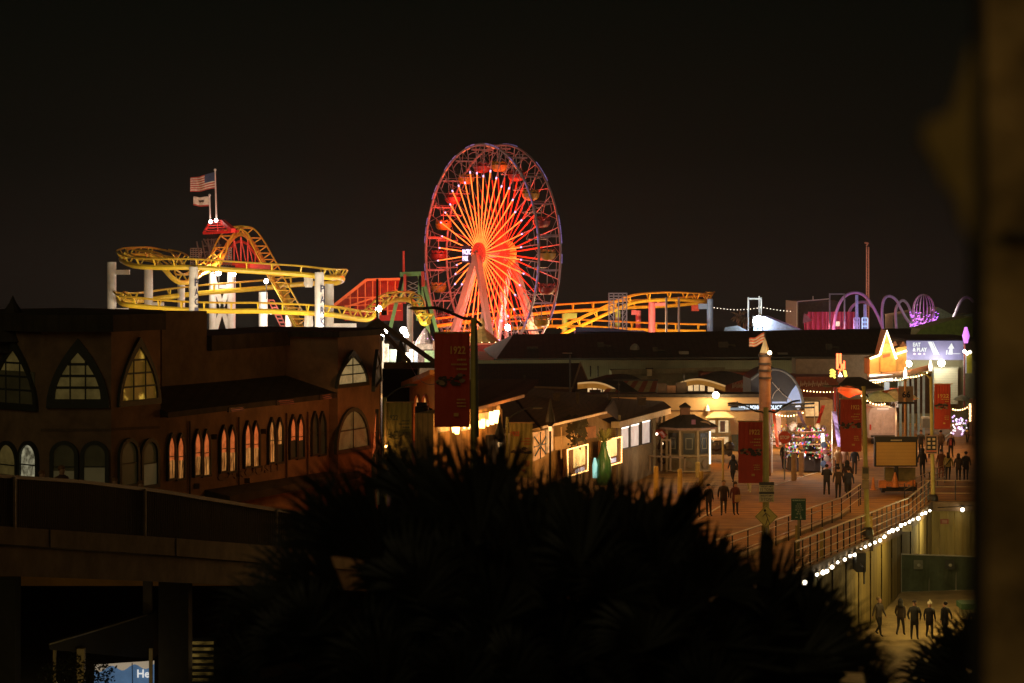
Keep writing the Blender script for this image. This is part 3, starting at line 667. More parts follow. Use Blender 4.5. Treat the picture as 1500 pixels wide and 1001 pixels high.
mb.build("summit_crown", M("summit_red", (.7, .03, .02), .5), rc)
MB().ext([P(303, 345, 281), P(330, 343, 281), P(345, 392, 281), P(286, 392, 281)], (0, .3, 0)).build("summit_netting", M("netting_dark", (.035, .02, .014), .9, .5, 3), rc)
def column(x0, x1, y0, Y, mat=col_off_white, arms=(), nm="column", lab=None, base=0.0, text_=None):
    a = P((x0 + x1) / 2, y0, Y); r = px2m(x1 - x0, Y) / 2; mb = MB().lathe((a.x, a.y, 0), [(r, base), (r, a.z - .15), (r * .96, a.z)], 20)
    for (ax0, ax1, ay, h) in arms: p, q = P(ax0, ay, Y), P(ax1, ay, Y); mb.bar(p, q, px2m(h, Y), px2m(h, Y))
    o = mb.build(nm, mat, rc, lab, smooth=False)
    if text_:
        for ch, yy in text_: t_ = text(ch, P((x0 + x1) / 2 + (x1 - x0) * .12, yy + 4.5, Y - r - .05), px2m(6, Y), px2m(10.5, Y), depth=.05, bold=.03); t_.build("lettering", M("dark_letters", (.05, .05, .09), .6), o)
    return o
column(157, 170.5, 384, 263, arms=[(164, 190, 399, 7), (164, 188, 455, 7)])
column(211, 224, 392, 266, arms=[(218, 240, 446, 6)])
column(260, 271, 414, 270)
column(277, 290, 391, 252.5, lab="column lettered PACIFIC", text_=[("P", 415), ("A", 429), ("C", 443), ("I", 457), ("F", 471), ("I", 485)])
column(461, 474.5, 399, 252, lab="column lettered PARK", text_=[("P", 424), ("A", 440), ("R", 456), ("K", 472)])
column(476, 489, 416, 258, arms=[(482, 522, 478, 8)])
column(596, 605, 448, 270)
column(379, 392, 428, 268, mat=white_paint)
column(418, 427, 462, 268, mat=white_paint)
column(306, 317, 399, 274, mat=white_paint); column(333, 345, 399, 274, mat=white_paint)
mb = MB(); mb.bar(P(313, 408, 274), P(338, 493, 274), .5); mb.bar(P(338, 408, 274), P(313, 493, 274), .5); mb.bar(P(316, 420, 274.2), P(334, 420, 274.2), .4); mb.build("cross_brace", white_paint, rc)
for x, y in ((452, 410), (452, 470)): MB().lathe(P(x, y, 254), [(.35, -.8), (.5, -.5), (.42, .7), (.2, .8)], 10).build("track_clamp", col_off_white, rc)
MB().pbox(366, 396, 387, 400, 271, .5).build("maintenance_platform", M("platform_red", (.5, .06, .05), .6), rc)
mb = MB()
for i in range(11): mb.bar(P(393 + i * 2.6, 440 + i * 5.4, 270), P(401 + i * 2.6, 440 + i * 5.4, 270), .16)
mb.bar(P(393, 440, 270), P(420, 497, 270), .12); mb.bar(P(401, 440, 270), P(428, 497, 270), .12); mb.build("stairway", M("stair_red", (.55, .10, .07), .5), rc)
# right-hand part of the coaster
org = M("orange_track", (.82, .50, .03), .4, .2); orr = M("orange_rail", (.8, .38, .03), .4)
kw = dict(mat=org, matr=orr, sp=.22)
track([(640, 478, 292), (700, 470, 294), (770, 462, 296), (811, 457.5, 297), (869, 454, 298), (919, 451, 299), (984, 448, 300), (1013, 445, 301), (1034, 443, 302), (1041, 438, 304)], **kw, lab="orange-lit run behind the wheel")
track([(650, 486, 300), (780, 480, 301), (809, 478, 301), (852, 479, 301), (895, 481, 301), (933, 483, 300), (990, 485, 299), (1034, 486, 298)], **kw)
track([(822, 491, 290), (850, 478, 291), (880, 464, 292), (908, 451, 293), (930, 443, 294), (955, 440, 295), (985, 439, 296), (1012, 440, 298), (1034, 441, 301), (1041, 438, 304)], **kw, wide=True)
column(823, 831, 460, 299, mat=green_p, arms=[(827, 845, 463, 8)])
column(901, 909, 455, 302, mat=green_p)
column(931, 939, 455, 303, mat=pink_p, arms=[(925, 932, 458, 7)])
column(950, 960, 443, 296, mat=pink_p, arms=[(955, 974, 446, 5)])
column(1035.5, 1044.5, 438, 300, mat=blue_p, arms=[(1023, 1036, 449, 8)])
MB().pbox(1013, 1024, 446, 456, 302, .6).build("arm_bracket", M("bracket_red", (.6, .08, .04), .5), rc)
# flags on the summit
for nm, x, yt, yb, lb in (("flagpole", 315.5, 249, 324, "tall lit flagpole on the coaster summit with stripes flying"), ("flagpole", 307.5, 286, 326, "short lit flagpole on the coaster summit left of the tall one")):
    g = thing(nm, lb, "flagpole", P(x, yb, 279.5), "flagpoles on the coaster summit")
    MB().tube([P(x + (1.5 if yt < 260 else .5), yb, 279.5), P(x - .5, yt, 279.5)], .12, 8, r2=.07).build("pole", white_paint, g); MB().sph(P(x - .5, yt, 279.5), .16).build("finial", white_paint, g)
    bulb(g, P(x + 1, yb - 1, 278.6), .22, E("summit_lamp", (1, .95, .85), 12))
def flag(name, label, c, w_, h_, fn, mats, Y, slope=.0, amp=.35, waves=1.6):
    """c = picture point of the hoist top; the cloth flies to the left"""
    g = MB(); nx, nz = 26, 13; vv = []
    for i in range(nx + 1):
        for j in range(nz + 1):
            u = i / nx; v = j / nz; y = math.sin(u * waves * 6.28 + v * 1.2) * amp * u; z = -v * h_ * (1 - .12 * u) - u * slope + math.sin(u * 7 + 1) * .10 * u
            vv.append(c + Vector((-u * w_, y, z)))
    g.v = vv
    for i in range(nx):
        for j in range(nz):
            g.f.append([i * (nz + 1) + j, i * (nz + 1) + j + 1, (i + 1) * (nz + 1) + j + 1, (i + 1) * (nz + 1) + j]); g.mi.append(fn(i / nx, j))
    o = g.build(name, mats, smooth=True); tag(o, label, "flag"); return o
fr_, fwh, fbl = M("flag_red", (.5, .08, .05), .8), M("flag_white", (.75, .68, .55), .8), M("flag_blue", (.05, .07, .14), .8)
flag("flag", "striped flag with dark blue canton flying left from the tall coaster pole", P(315, 252, 279.5), 2.8, 1.9, lambda u, j: 2 if (u < .42 and j < 7) else (0 if j % 2 == 0 else 1), [fr_, fwh, fbl], 279.5, .75, .5)
def bearf(u, j): return 0 if j >= 11 else (1 if (.34 < u < .62 and 4 <= j <= 6) or (.36 < u < .42 and j == 7) or (.54 < u < .6 and j == 7) or (.6 <= u < .66 and j in (4, 5)) else 2)
flag("flag", "white flag with a brown bear and a red bottom stripe on the short pole", P(307, 288, 279.5), 1.85, 1.15, bearf, [fr_, M("bear_brown", (.08, .05, .03), .8), fwh], 279.5, .1, .2)

# lamps of the park: visible floodlights and the light they throw
def flood(px, py, Y, e_, lab, col=(1, .93, .8), r=.24, aim=None, size=1.9, off=1.2, grp="floodlights in the amusement park", kind='POINT'):
    g = thing("floodlight", lab, "lamp", P(px, py, Y), grp); p = P(px, py, Y)
    bulb(g, p, r * 1.25, hot_cool if col[2] > .9 else hot_white); mb = MB().box(p.x - r * 1.1, p.x + r * 1.1, p.y + r * 1.1, p.y + r * 1.1 + .12, p.z - r * 1.1, p.z + r * 1.1); mb.bar(p + Vector((0, r * 1.2, -r)), (p.x, p.y + r * 1.2, max(0, p.z - 2.0)), .08); mb.build("housing", dark_steel, g)
    if e_: light(p + Vector((0, -off, 0)), col, e_, .3, kind, aim, size)
    return g
flood(320, 400, 272.5, 500, "bright floodlight high between the two white cross-braced columns")
flood(343, 402, 272.8, 0, "small floodlight at the top of the right cross-braced column", r=.16)
flood(390, 412, 266.5, 250, "floodlight at the top of the broad white column under the drop", r=.2)
flood(395, 483, 266, 500, "floodlight low beside the broad white column", r=.26)
flood(430, 466, 266, 300, "floodlight on the short white column beside the yellow drop", r=.22)
flood(479, 489, 250.5, 900, "largest floodlight at the foot of the lettered column", r=.34)
flood(552, 487, 252, 600, "left one of two floodlights behind the dark roof truss", r=.28)
flood(562, 487, 252.5, 0, "right one of two floodlights behind the dark roof truss", r=.32)
flood(554.5, 452.5, 250, 300, "floodlight on the dark mast above the truss peak", r=.26)
flood(591, 484, 262, 700, "upper bright floodlight in front of the grey column", r=.3)
flood(595, 491, 262, 0, "lower floodlight just under another by the grey column", r=.22)
flood(744, 480, 290, 400, "cool white floodlight under the wheel's right leg", col=(.8, .92, 1), r=.3)
flood(1111, 471, 262, 260, "cool white floodlight inside the white frame gate", col=(.85, .93, 1), r=.5)
# big soft washes thrown up by those lamps on columns and track
for px, Y, z, e_, c in ((180, 240, 3, 2600, (1, .85, .62)), (240, 240, 3, 2200, (1, .85, .62)), (300, 238, 4, 2400, (1, .88, .66)), (360, 238, 4, 2400, (1, .9, .68)), (430, 238, 4, 2200, (1, .88, .66)), (500, 240, 3, 1800, (1, .85, .6)), (590, 246, 4, 1500, (1, .85, .6))):
    light((P(px, 0, Y).x, Y, z), c, e_ * 1.0, .5)
light(P(352, 372, 270), (1, .16, .05), 420, .4); light(P(320, 335, 272), (1, .05, .03), 260, .4); light(P(330, 300, 268), (1, .9, .75), 260, .3)
for px, Y, z, e_, c in ((845, 284, 3, 2300, (1, .72, .32)), (905, 284, 3, 2300, (1, .74, .34)), (960, 284, 3, 2200, (1, .68, .36)), (1020, 286, 3, 2400, (1, .62, .4)), (780, 286, 6, 900, (1, .4, .15))):
    light((P(px, 0, Y).x, Y, z), c, e_, .5)

# ---------------------------------------------------------------- other rides and structures of the park
rr = thing("ride_station", "red-lit sloping station roof with thin posts left of the wheel", "ride", P(545, 560, 296))
red_roof = M("red_roof_sheet", (.62, .08, .03), .6, .25, 1.2, planks=('X', 1.5, .35))
MB().add([P(490, 448, 296), P(537, 410, 296), P(586, 409, 296), P(586, 421, 294), P(540, 450, 294)], [(0, 1, 2, 3, 4)]).build("roof", red_roof, rr)
mb = MB(); mb.bar(P(489, 448, 293.5), P(537, 410, 293.5), .35); mb.bar(P(537, 410, 293.5), P(587, 409, 293.5), .3); mb.bar(P(500, 452, 293.5), P(586, 424, 293.5), .2)
for x in range(513, 588, 11): mb.bar(P(x, 412 + max(0, 537 - x) * .8, 293.4), P(x, 462, 293.4), .12)
for y in (437, 448, 458): mb.bar(P(505, y, 293.3), P(588, y - 3, 293.3), .1)
mb.build("frame", orange_steel, rr)
MB().ext([P(505, 455, 295), P(590, 430, 295), P(590, 470, 295), P(505, 470, 295)], (0, .3, 0)).build("backdrop", M("station_red_panel", (.35, .03, .02), .7), rr)
light(P(555, 435, 286), (1, .13, .04), 900, .5)
ss = thing("swing_tower", "green-legged tower with a red mast beside the wheel's left edge", "ride", P(603, 560, 280))
mb = MB(); mb.bar(P(586, 402, 280), P(620, 401, 280), .5)
for a, b in (((590, 404), (580, 445)), ((592, 404), (588, 440)), ((616, 403), (612, 470)), ((618, 403), (641, 490)), ((590, 404), (572, 480)), ((614, 403), (628, 490))): mb.bar(P(*a, 280), P(*b, 280), .4)
mb.build("frame", green_steel, ss)
mb = MB(); mb.tube([P(591, 368, 280.5), P(591.5, 440, 280.5)], .12, 6); mb.bar(P(593, 402, 279.4), P(593, 445, 279.4), .3); mb.bar(P(619, 398, 279.4), P(620, 420, 279.4), .35); mb.build("mast", red_steel, ss)
mb = MB()
for i in range(5): y = 412 + i * 7; mb.bar(P(597, y, 280), P(613, y + 7, 280), .08); mb.bar(P(613, y, 280), P(597, y + 7, 280), .08)
mb.build("lattice", grey_steel, ss)
# glittering small ride under the track end
gr = thing("bulb_carousel", "small ride covered in white and purple bulbs under the track end", "ride", P(623, 530, 250))
c = P(623, 496, 250); mb = MB().lathe((c.x, c.y, 0), [(1.0, 0), (1.0, 3.6), (1.3, 4.2), (1.0, 5.2), (.3, 6.3), (.05, 6.6)], 12); mb.build("tower", M("ride_panel", (.4, .3, .3), .4), gr)
mb = MB()
for k in range(90):
    a_ = random.uniform(0, 6.28); z = random.uniform(3.4, 6.3); r_ = 1.35 if z < 4.6 else 1.35 * (6.7 - z) / 2.1; mb.cur = k % 3
    mb.sph((c.x + r_ * math.cos(a_), c.y + r_ * math.sin(a_), z), .045, 5, 3)
mb.build("bulbs", [E("tiny_white", (1, .9, .8), 3), E("tiny_violet", (.8, .4, .9), 2), E("tiny_gold", (1, .7, .3), 3)], gr)["kind"] = "stuff"
# game stalls glowing behind the truss
gs = thing("game_stalls", "row of brightly lit pastel game stalls glimpsed behind the truss", "stall", P(590, 540, 246))
for i, (x0, x1, y0, y1, c, s_) in enumerate([(560, 569, 504, 533, (1, .9, .75), .8), (570, 586, 512, 533, (.25, .32, .3), .5), (583, 600, 517, 524, (.95, .9, .7), .9), (584, 596, 526, 533, (.8, .8, .3), .6), (600, 612, 512, 533, (.3, .35, .5), .5), (612, 620, 510, 533, (.85, .5, .4), .5), (610, 634, 504, 512, (.95, .75, .6), .6), (622, 636, 514, 533, (.45, .65, .35), .55), (634, 645, 500, 533, (.6, .3, .2), .4)]):
    MB().pbox(x0, x1, y0, y1, 246 + (i % 3), .4).build("stall_panel", E("stall%d" % i, c, s_ * .75, .85, 2.6), gs)
MB().pbox(555, 650, 534, 600, 246, 4).build("counter", M("stall_base", (.12, .08, .05), .8), gs)
for x in (560, 605, 645): MB().pbox(x, x + 2, 500, 540, 245.6, .2).build("post", white_paint, gs)
light(P(590, 505, 240), (1, .85, .7), 260, .5)
bt = thing("black_topiary", "pointed black cone tree standing under the dark truss", "tree", P(587, 540, 200)); c = P(587.5, 534, 170)
o = MB().lathe((c.x, c.y, 0), [(.10, 0), (.1, c.z - .3), (.42, c.z - .2), (.32, c.z + 1.0), (.12, c.z + 1.5), (.1, c.z + 1.7), (.02, c.z + 1.75)], 9); o.build("crown", black, bt)
# low buildings inside the park seen between the roofs
def block(name, label, cat, x0, x1, y0, Y, depth, mat, y1=None, part_="wall"):
    g = thing(name, label, cat, P((x0 + x1) / 2, 540, Y)); a, b = P(x0, y0, Y), P(x1, y0, Y)
    zb = 0 if y1 is None else P(0, y1, Y).z; MB().box(a.x, b.x, Y, Y + depth, zb, a.z).build(part_, mat, g); return g
g = block("ride_base_building", "low maroon building at the wheel's foot with a lit red roof edge", "building", 672, 760, 503, 262, 6, M("maroon_wall", (.25, .07, .05), .8, planks=('X', 1, .3)))
MB().pbox(672, 735, 524, 528, 240, 1).build("roof_edge", M("red_edge", (.6, .05, .03), .6), g); MB().add([P(690, 505, 256), P(735, 505, 256), P(720, 524, 240), P(672, 524, 240)], [(0, 1, 2, 3)]).build("roof", M("dusty_red_roof", (.3, .05, .04), .7), g)
tp = thing("carousel_tent", "small gold-topped carousel roof at the foot of the wheel", "ride", P(705, 540, 266)); c = P(706, 503, 266)
MB().lathe((c.x, c.y, 0), [(1.9, 0), (1.9, c.z), (2.1, c.z + .1), (1.0, c.z + 1.1), (.35, c.z + 1.6), (.3, c.z + 2.4), (.02, c.z + 2.8)], 16).build("roof", M("gold_tent", (.7, .4, .12), .5), tp)
mb = MB()
for k in range(16): mb.sph((c.x + 2.12 * math.cos(k * .393), c.y + 2.12 * math.sin(k * .393), c.z + .12), .07, 5, 3)
mb.build("bulbs", bulb_warm, tp); light(P(706, 515, 260), WARM, 350, .4)
g = block("blue_roof_building", "low blue-roofed building in front of the orange coaster run", "building", 843, 946, 486, 262, 5, M("blue_roof_wall", (.12, .13, .3), .7))
MB().add([P(843, 479, 262), P(900, 481, 262), P(946, 488, 262), P(843, 488, 262)], [(0, 1, 2, 3)]).build("roof_gable", M("blue_roof", (.12, .13, .32), .7), g)
gg = thing("lattice_gate", "grey open lattice tower in front of the orange coaster climb", "tower", P(905, 560, 281)); mb = MB()
for x in (892, 899, 906, 912, 918): mb.bar(P(x, 430, 281), P(x, 492, 281), .14)
for y in (430, 434, 438): mb.bar(P(891, y, 281), P(919, y, 281), .14)
for i in range(8): mb.bar(P(892, 438 + i * 7, 281), P(899, 445 + i * 7, 281), .08); mb.bar(P(912, 445 + i * 7, 281), P(918, 438 + i * 7, 281), .08); mb.bar(P(892, 445 + i * 7, 281), P(918, 445 + i * 7, 281), .06)
mb.build("frame", grey_steel, gg)
for x, lb in ((976, "left one of two plain grey masts by the orange loop"), (994.5, "right one of two plain grey masts by the orange loop")):
    o = MB().tube([P(x, 436, 284), P(x, 560, 284)], .13, 6).build("mast", grey_steel); tag(o, lb, "mast", "masts by the orange loop")
# right end of the park
g = thing("frame_gate", "white open frame gate round the cool white floodlight", "gate", P(1106, 560, 264)); mb = MB()
for x in (1096, 1115): mb.bar(P(x, 436, 264), P(x, 492, 264), .15)
mb.bar(P(1095, 438, 264), P(1116, 438, 264), .15); mb.bar(P(1112, 434, 264), P(1112, 470, 264), .1); mb.build("frame", white_paint, g)
MB().pbox(1104, 1117, 470, 486, 263, .3).build("panel", M("lit_stripes", (.55, .65, .9), .5, planks=('X', 2.2, .7)), g)
o = MB().add([P(1118, 463, 262), P(1178, 486, 262), P(1118, 486, 262), P(1124, 462, 268), P(1182, 486, 268), P(1118, 486, 268)], [(0, 1, 2), (3, 5, 4), (0, 3, 4, 1)]).build("canopy", M("pale_blue_canvas", (.55, .6, .85), .7)); tag(o, "pale blue sloping canvas tent right of the frame gate", "tent")
o = MB().add([P(1062, 480, 262), P(1080, 477, 262), P(1098, 486, 262), P(1060, 487, 262), P(1062, 480, 266), P(1080, 477, 266), P(1098, 486, 266), P(1060, 487, 266)], [(0, 1, 2, 3), (4, 7, 6, 5), (0, 4, 5, 1), (1, 5, 6, 2)]).build("canopy", M("pale_blue_canvas2", (.5, .6, .7), .7)); tag(o, "low pale tent top left of the frame gate", "tent")
for i, (x, h) in enumerate(((1083, 455), (1091, 462))):
    g = thing("palm_tree", ("taller" if i == 0 else "shorter") + " tan-lit palm left of the frame gate", "palm tree", P(x, 560, 268)); t = P(x, h + 8, 268); MB().tube([(t.x, t.y, 0), t], .18, 7).build("trunk", wood, g); mb = MB()
    for k in range(26):
        a_ = k * 2.4; el = random.uniform(-.6, .9); d = Vector((math.cos(a_) * math.cos(el), math.sin(a_) * math.cos(el), math.sin(el))); s_ = d.cross(UP).normalized() * .14; L_ = random.uniform(.8, 1.3)
        mb.add([t, t + d * L_ * .6 + s_, t + d * L_ - Vector((0, 0, .25)), t + d * L_ * .6 - s_], [(0, 1, 2, 3)])
    mb.build("crown", M("palm_tan", (.25, .17, .08), .8), g)
bx = thing("square_building", "dark boxy building with pale edges behind the string of small bulbs", "building", P(1200, 560, 280))
a, b = P(1168, 442, 280), P(1228, 439, 280)
MB().ext([(a.x, 280, 0), (b.x, 280, 0), (b.x + 1, 292, 0), (a.x, 292, 0)], (0, 0, a.z)).build("wall", M("box_wall", (.10, .085, .075), .8), bx)
mb = MB(); mb.bar(P(1168, 442, 279.8), P(1168, 490, 279.8), .15); mb.bar(P(1168, 442, 279.8), P(1215, 438, 279.8), .12); mb.bar(P(1191, 440, 279.8), P(1191, 434, 279.8), .08); mb.build("edge_trim", white_paint, bx)
pk = thing("pink_panel_stage", "pink-lit curtained stage wall under the lavender arches", "stage", P(1218, 560, 274))
mb = MB(); N = 40
for i in range(N):
    x0, x1 = 1178 + 74 * i / N, 1178 + 74 * (i + 1) / N; y = 457 + (3 if i < 3 else 0); mb.quad(P(x0, 486, 274 + .25 * math.sin(i * 1.7)), P(x1, 486, 274 + .25 * math.sin(i * 1.7 + 1.7)), P(x1, y, 274 + .25 * math.sin(i * 1.7 + 1.7)), P(x0, y, 274 + .25 * math.sin(i * 1.7)))
mb.build("curtain", M("pink_curtain", (.6, .14, .22), .7, .2, .8), pk)
MB().ext([P(1178, 458, 273.4), P(1190, 470, 273.4), P(1176, 474, 273.4)], (0, .1, 0)).build("drape", M("grey_drape", (.2, .16, .15), .8), pk)
MB().pbox(1221, 1230, 471, 478, 273, .2).build("window", E("stage_window", (1, .8, .55), 1.0, .4, 3), pk)
light(P(1205, 478, 269), (1, .25, .35), 360, .4); light(P(1240, 480, 268), (1, .3, .45), 260, .4)
g = thing("frame_gate", "plain grey frame gate standing in front of the pink stage", "gate", P(1226, 560, 268)); mb = MB()
for x in (1215.5, 1237): mb.bar(P(x, 430, 268), P(x, 490, 268), .15)
mb.bar(P(1215, 431, 268), P(1237.5, 431, 268), .15); mb.build("frame", grey_steel, g)
def arch(label, pts, Y, r=.28):
    mb = MB().tube(catmull([P(x, y, Y + i * .4) for i, (x, y) in enumerate(pts)], 5), r, 8); o = mb.build("arch", lav, None, smooth=True); tag(o, label, "arch", "lavender steel arches")
arch("widest lavender arch in front of the tall drop mast", [(1220, 492), (1224, 462), (1232, 441), (1243, 431), (1256, 429), (1268, 435), (1279, 450), (1289, 470), (1297, 492)], 270, .17)
arch("smaller lavender arch nested under the widest one", [(1249, 492), (1243, 470), (1246, 453), (1256, 444), (1268, 443), (1279, 450)], 274, .17)
arch("lavender arch curving down right of the widest one", [(1294, 492), (1292, 458), (1295, 439), (1303, 434), (1313, 440), (1321, 455), (1330, 470), (1344, 480)], 272, .16)
arch("narrow lavender arch beside the wire globe", [(1314, 492), (1312, 456), (1319, 442), (1326, 442), (1333, 455), (1337, 492)], 276, .16)
arch("lone lavender arch by the dark post at the right", [(1393, 473), (1399, 460), (1406, 444), (1412, 437), (1419, 436), (1426, 442)], 272, .17)
light(P(1262, 478, 265), (.75, .5, 1), 260, .5); light(P(1320, 480, 266), (.9, .4, .9), 120, .5); light(P(1400, 470, 264), (.9, .7, .8), 120, .5)
dm = thing("drop_tower", "very tall thin red-edged mast of the drop ride", "tower", P(1271, 560, 300))
mb = MB().tube([P(1269.5, 362, 300), P(1269.5, 560, 300)], .10, 5); mb.tube([P(1272.5, 362, 300), P(1272.5, 560, 300)], .10, 5)
for y in range(364, 560, 4): mb.bar(P(1269.5, y, 300), P(1272.5, y + 4, 300), .05)
mb.bar(P(1269, 361, 300), P(1272, 356, 300), .15); mb.bar(P(1266.5, 356, 300), P(1271.5, 356.5, 300), .2); mb.build("mast", M("mast_red", (.4, .24, .20), .5), dm)
light(P(1271, 440, 292), (1, .4, .25), 800, .3); light(P(1271, 385, 292), (1, .4, .25), 300, .3)
for x, yt, lb in ((1255, 432, "left blue steel post inside the widest arch"), (1267, 446, "right blue steel post with a lamp box inside the arch")):
    g = thing("blue_post", lb, "post", P(x, 560, 269)); MB().bar(P(x, yt, 269), P(x, 560, 269), .3).build("post", M("blue_grey_post", (.3, .42, .6), .5), g)
    mb = MB()
    for yy in (0, 6, 12): mb.bar(P(x - 4, 466 + yy, 268.7), P(x + 4, 466 + yy, 268.7), .12)
    for xx in (-4, 4): mb.bar(P(x + xx, 466, 268.7), P(x + xx, 486, 268.7), .12)
    mb.build("lamp_frame", E("blue_lamp", (.5, .75, 1), .9, .3) if x > 1260 else M("blue_grey_post"), g)
gl = thing("wire_globe", "purple-lit wire globe ride on a glowing base", "ride", P(1353, 560, 268)); mb = MB(); c = P(1353, 455, 268)
for k in range(9):
    a_ = math.pi * k / 9; mb.tube([c + Vector((math.cos(a_) * math.sin(t) * 1.2, math.sin(a_) * math.sin(t) * 1.2, math.cos(t) * 1.8)) for t in [math.pi * q / 12 for q in range(13)]] , .05, 4)
    mb.tube([c + Vector((-math.cos(a_) * math.sin(t) * 1.2, -math.sin(a_) * math.sin(t) * 1.2, math.cos(t) * 1.8)) for t in [math.pi * q / 12 for q in range(13)]] , .05, 4)
mb.build("cage", M("cage_mauve", (.55, .3, .45), .4), gl)
mb = MB()
for k in range(130):
    a_ = random.uniform(0, 6.28); z = -1.8 + abs(random.gauss(0, .75)); r_ = 1.55 * math.sqrt(max(.1, 1 - (max(-1.7, z) / 1.9) ** 2)) if z > -1.3 else random.uniform(.2, 1.6); mb.cur = k % 2
    q = c + Vector((math.cos(a_) * r_, math.sin(a_) * r_, z)); mb.bar(q, q + Vector((.16, 0, .05)), .045)
mb.build("bulbs", [E("violet_bulb", (.55, .14, 1), 3.5), E("pink_bulb", (.9, .3, .8), 2)], gl)["kind"] = "stuff"
light(P(1353, 476, 264), (.6, .2, 1), 300, .4)
for lb, pts, c in (("left green canvas tent behind the wire globe", [(1308, 462), (1345, 455), (1372, 470), (1372, 486), (1308, 486)], (.16, .22, .13)), ("broad green tent rising behind the blue direction sign", [(1345, 490), (1374, 450), (1400, 464), (1425, 460), (1425, 500), (1345, 500)], (.14, .17, .11)), ("olive tent roof just above the blue direction sign", [(1330, 500), (1350, 482), (1390, 470), (1425, 464), (1425, 503), (1330, 503)], (.22, .26, .06))):
    Y = 284 if 'left' in lb else (280 if 'broad' in lb else 240)
    o = MB().ext([P(x, y, Y) for x, y in pts], (0, 6, 0)).build("tent", M(lb, c, .8)); tag(o, lb, "tent")
light(P(1385, 455, 272), (.8, .9, .5), 300, .5); light(P(1380, 480, 232), (.8, .85, .4), 160, .5)
g = thing("bulb_string", "long sagging string of tiny white bulbs across the dark sky", "string lights", P(1130, 452, 285)); pts = []
for i in range(36):
    t = i / 35; x = 1046 + 170 * t
    y = 451 + 3.0 * math.sin(math.pi * min(1, (x - 1046) / 68)) if x < 1114 else 450 + 6.5 * math.sin(math.pi * (x - 1114) / 106)
    p = P(x, y, 284); pts.append(p); MB().sph(p, .05, 5, 4).build("bulb", E("tiny_string_bulb", (1, .9, .7), 3.2), g)
MB().tube([p + UP * .08 for p in pts], .008, 3).build("cable", dark_steel, g)
# ---------------------------------------------------------------- midground: hall, shops, stalls
GR = (.62, .60, .44)
ah = thing("long_hall", "very long dark-roofed hall with a pale wall strip stretching behind the shops", "building", P(1000, 560, 222))
e0, e1 = P(640, 526, 214), P(1330, 523, 216); r0, r1 = P(752, 490, 226), P(1335, 481, 230); e0 = P(700, 527, 214)
mb = MB(); bk0, bk1 = Vector((r0.x - 3, 240, e0.z)), Vector((r1.x, 244, e1.z)); lf = P(726, 527, 214)
mb.add([lf, e1, r1, r0, bk0, bk1], [(0, 1, 2, 3), (3, 2, 5, 4), (0, 3, 4), (1, 5, 2)]); mb.build("roof", roof_dark, ah)
MB().bar(lf + Vector((-.2, -.1, .02)), e1 + Vector((0, -.1, .02)), .12, .14).build("gutter", dark_steel, ah)
hz = M("pale_green_wall", (.42, .40, .27), .8, .15, .8, .1, planks=('X', 1.6, .12))
MB().box(P(640, 0, 216).x, P(1320, 0, 216).x, 216, 238, 0, e0.z - .12).build("wall", hz, ah)
for x, y in ((830, 519), (1001, 517), (1146, 519)): MB().pbox(x - 6, x + 8, y - 2, y + 3, 216.8, .8).build("roof_vent", grey_steel, ah)
q = P(930, 508, 219); MB().lathe(q, [(.45, -.3), (.4, 0), (.2, .22), (.02, .3)], 10).build("roof_dome", M("dome_grey", (.35, .33, .3), .4), ah)
for x in (865, 876): MB().pbox(x - 1, x + 1, 536, 552, 206, .15).build("vent_pipe", dark_steel, ah)
MB().pbox(640, 700, 526, 529, 214.4, .4).build("eave_strip", M("eave_pale", (.5, .45, .3), .7), ah)
for x_ in (760, 850, 940, 1030, 1110, 1200): light((P(x_, 0, 209).x, 209, 3.6), (.95, .85, .45), 60, .4)  # unseen lights added to brighten the pale hall wall
# flat parapets in front of it
g = block("parapet_building", "low grey parapet building with a pale rooftop unit before the long hall", "building", 896, 1060, 545, 206, 6, M("grey_parapet", (.24, .22, .14), .8))
a, b = P(896, 542, 205.8), P(1062, 538, 205.8); MB().ext([a, b, P(1062, 546, 205.8), P(896, 549, 205.8)], (0, .2, 0)).build("parapet", M("grey_parapet2", (.30, .27, .17), .8), g)
MB().pbox(948, 955, 541, 551, 205, .6).build("rooftop_unit", M("unit_pale", (.75, .62, .4), .7), g); MB().pbox(946, 957, 539.5, 541, 204.9, .8).build("unit_cap", dark_steel, g)
MB().pbox(1030, 1113, 541.5, 546, 205, .3).build("parapet", M("grey_parapet2"), g)
g = block("red_fascia_shop", "shop with a long dull red fascia and scribbled white lettering", "building", 1027, 1112, 546, 203, 5, M("dull_red_fascia", (.32, .09, .05), .8))
mb = MB()
for i in range(9):
    x = 1073 + i * 2.1; mb.tube([P(x, 569 - (i % 3), 198.6), P(x + .9, 561 + (i % 2) * 2, 198.6), P(x + 1.8, 568 - (i * 5 % 4), 198.6)], .05, 4)
MB().pbox(1068, 1092, 558, 574, 199, .2).build("sign_board", M("dull_red_fascia"), g); mb.build("lettering", M("sign_script", (.6, .45, .35), .7), g)
g = block("red_fascia_shop", "red-roofed shop front behind the police station with pale scrawled lettering", "building", 1166, 1228, 552, 196, 6, M("dull_red_fascia2", (.28, .08, .05), .8))
mb = MB()
for i in range(14): x = 1172 + i * 3; mb.tube([P(x, 567 - (i % 3), 195.8), P(x + 1.2, 558 + (i % 2) * 3, 195.8), P(x + 2.4, 565 - (i * 5 % 4), 195.8)], .045, 4)
mb.build("lettering", M("sign_script"), g)
MB().pbox(1166, 1232, 526, 556, 201, 3).build("upper_wall", M("tan_upper", (.36, .26, .17), .8), g)
MB().pbox(1232, 1285, 520, 620, 202, 3).build("side_wall", M("tan_upper"), g)
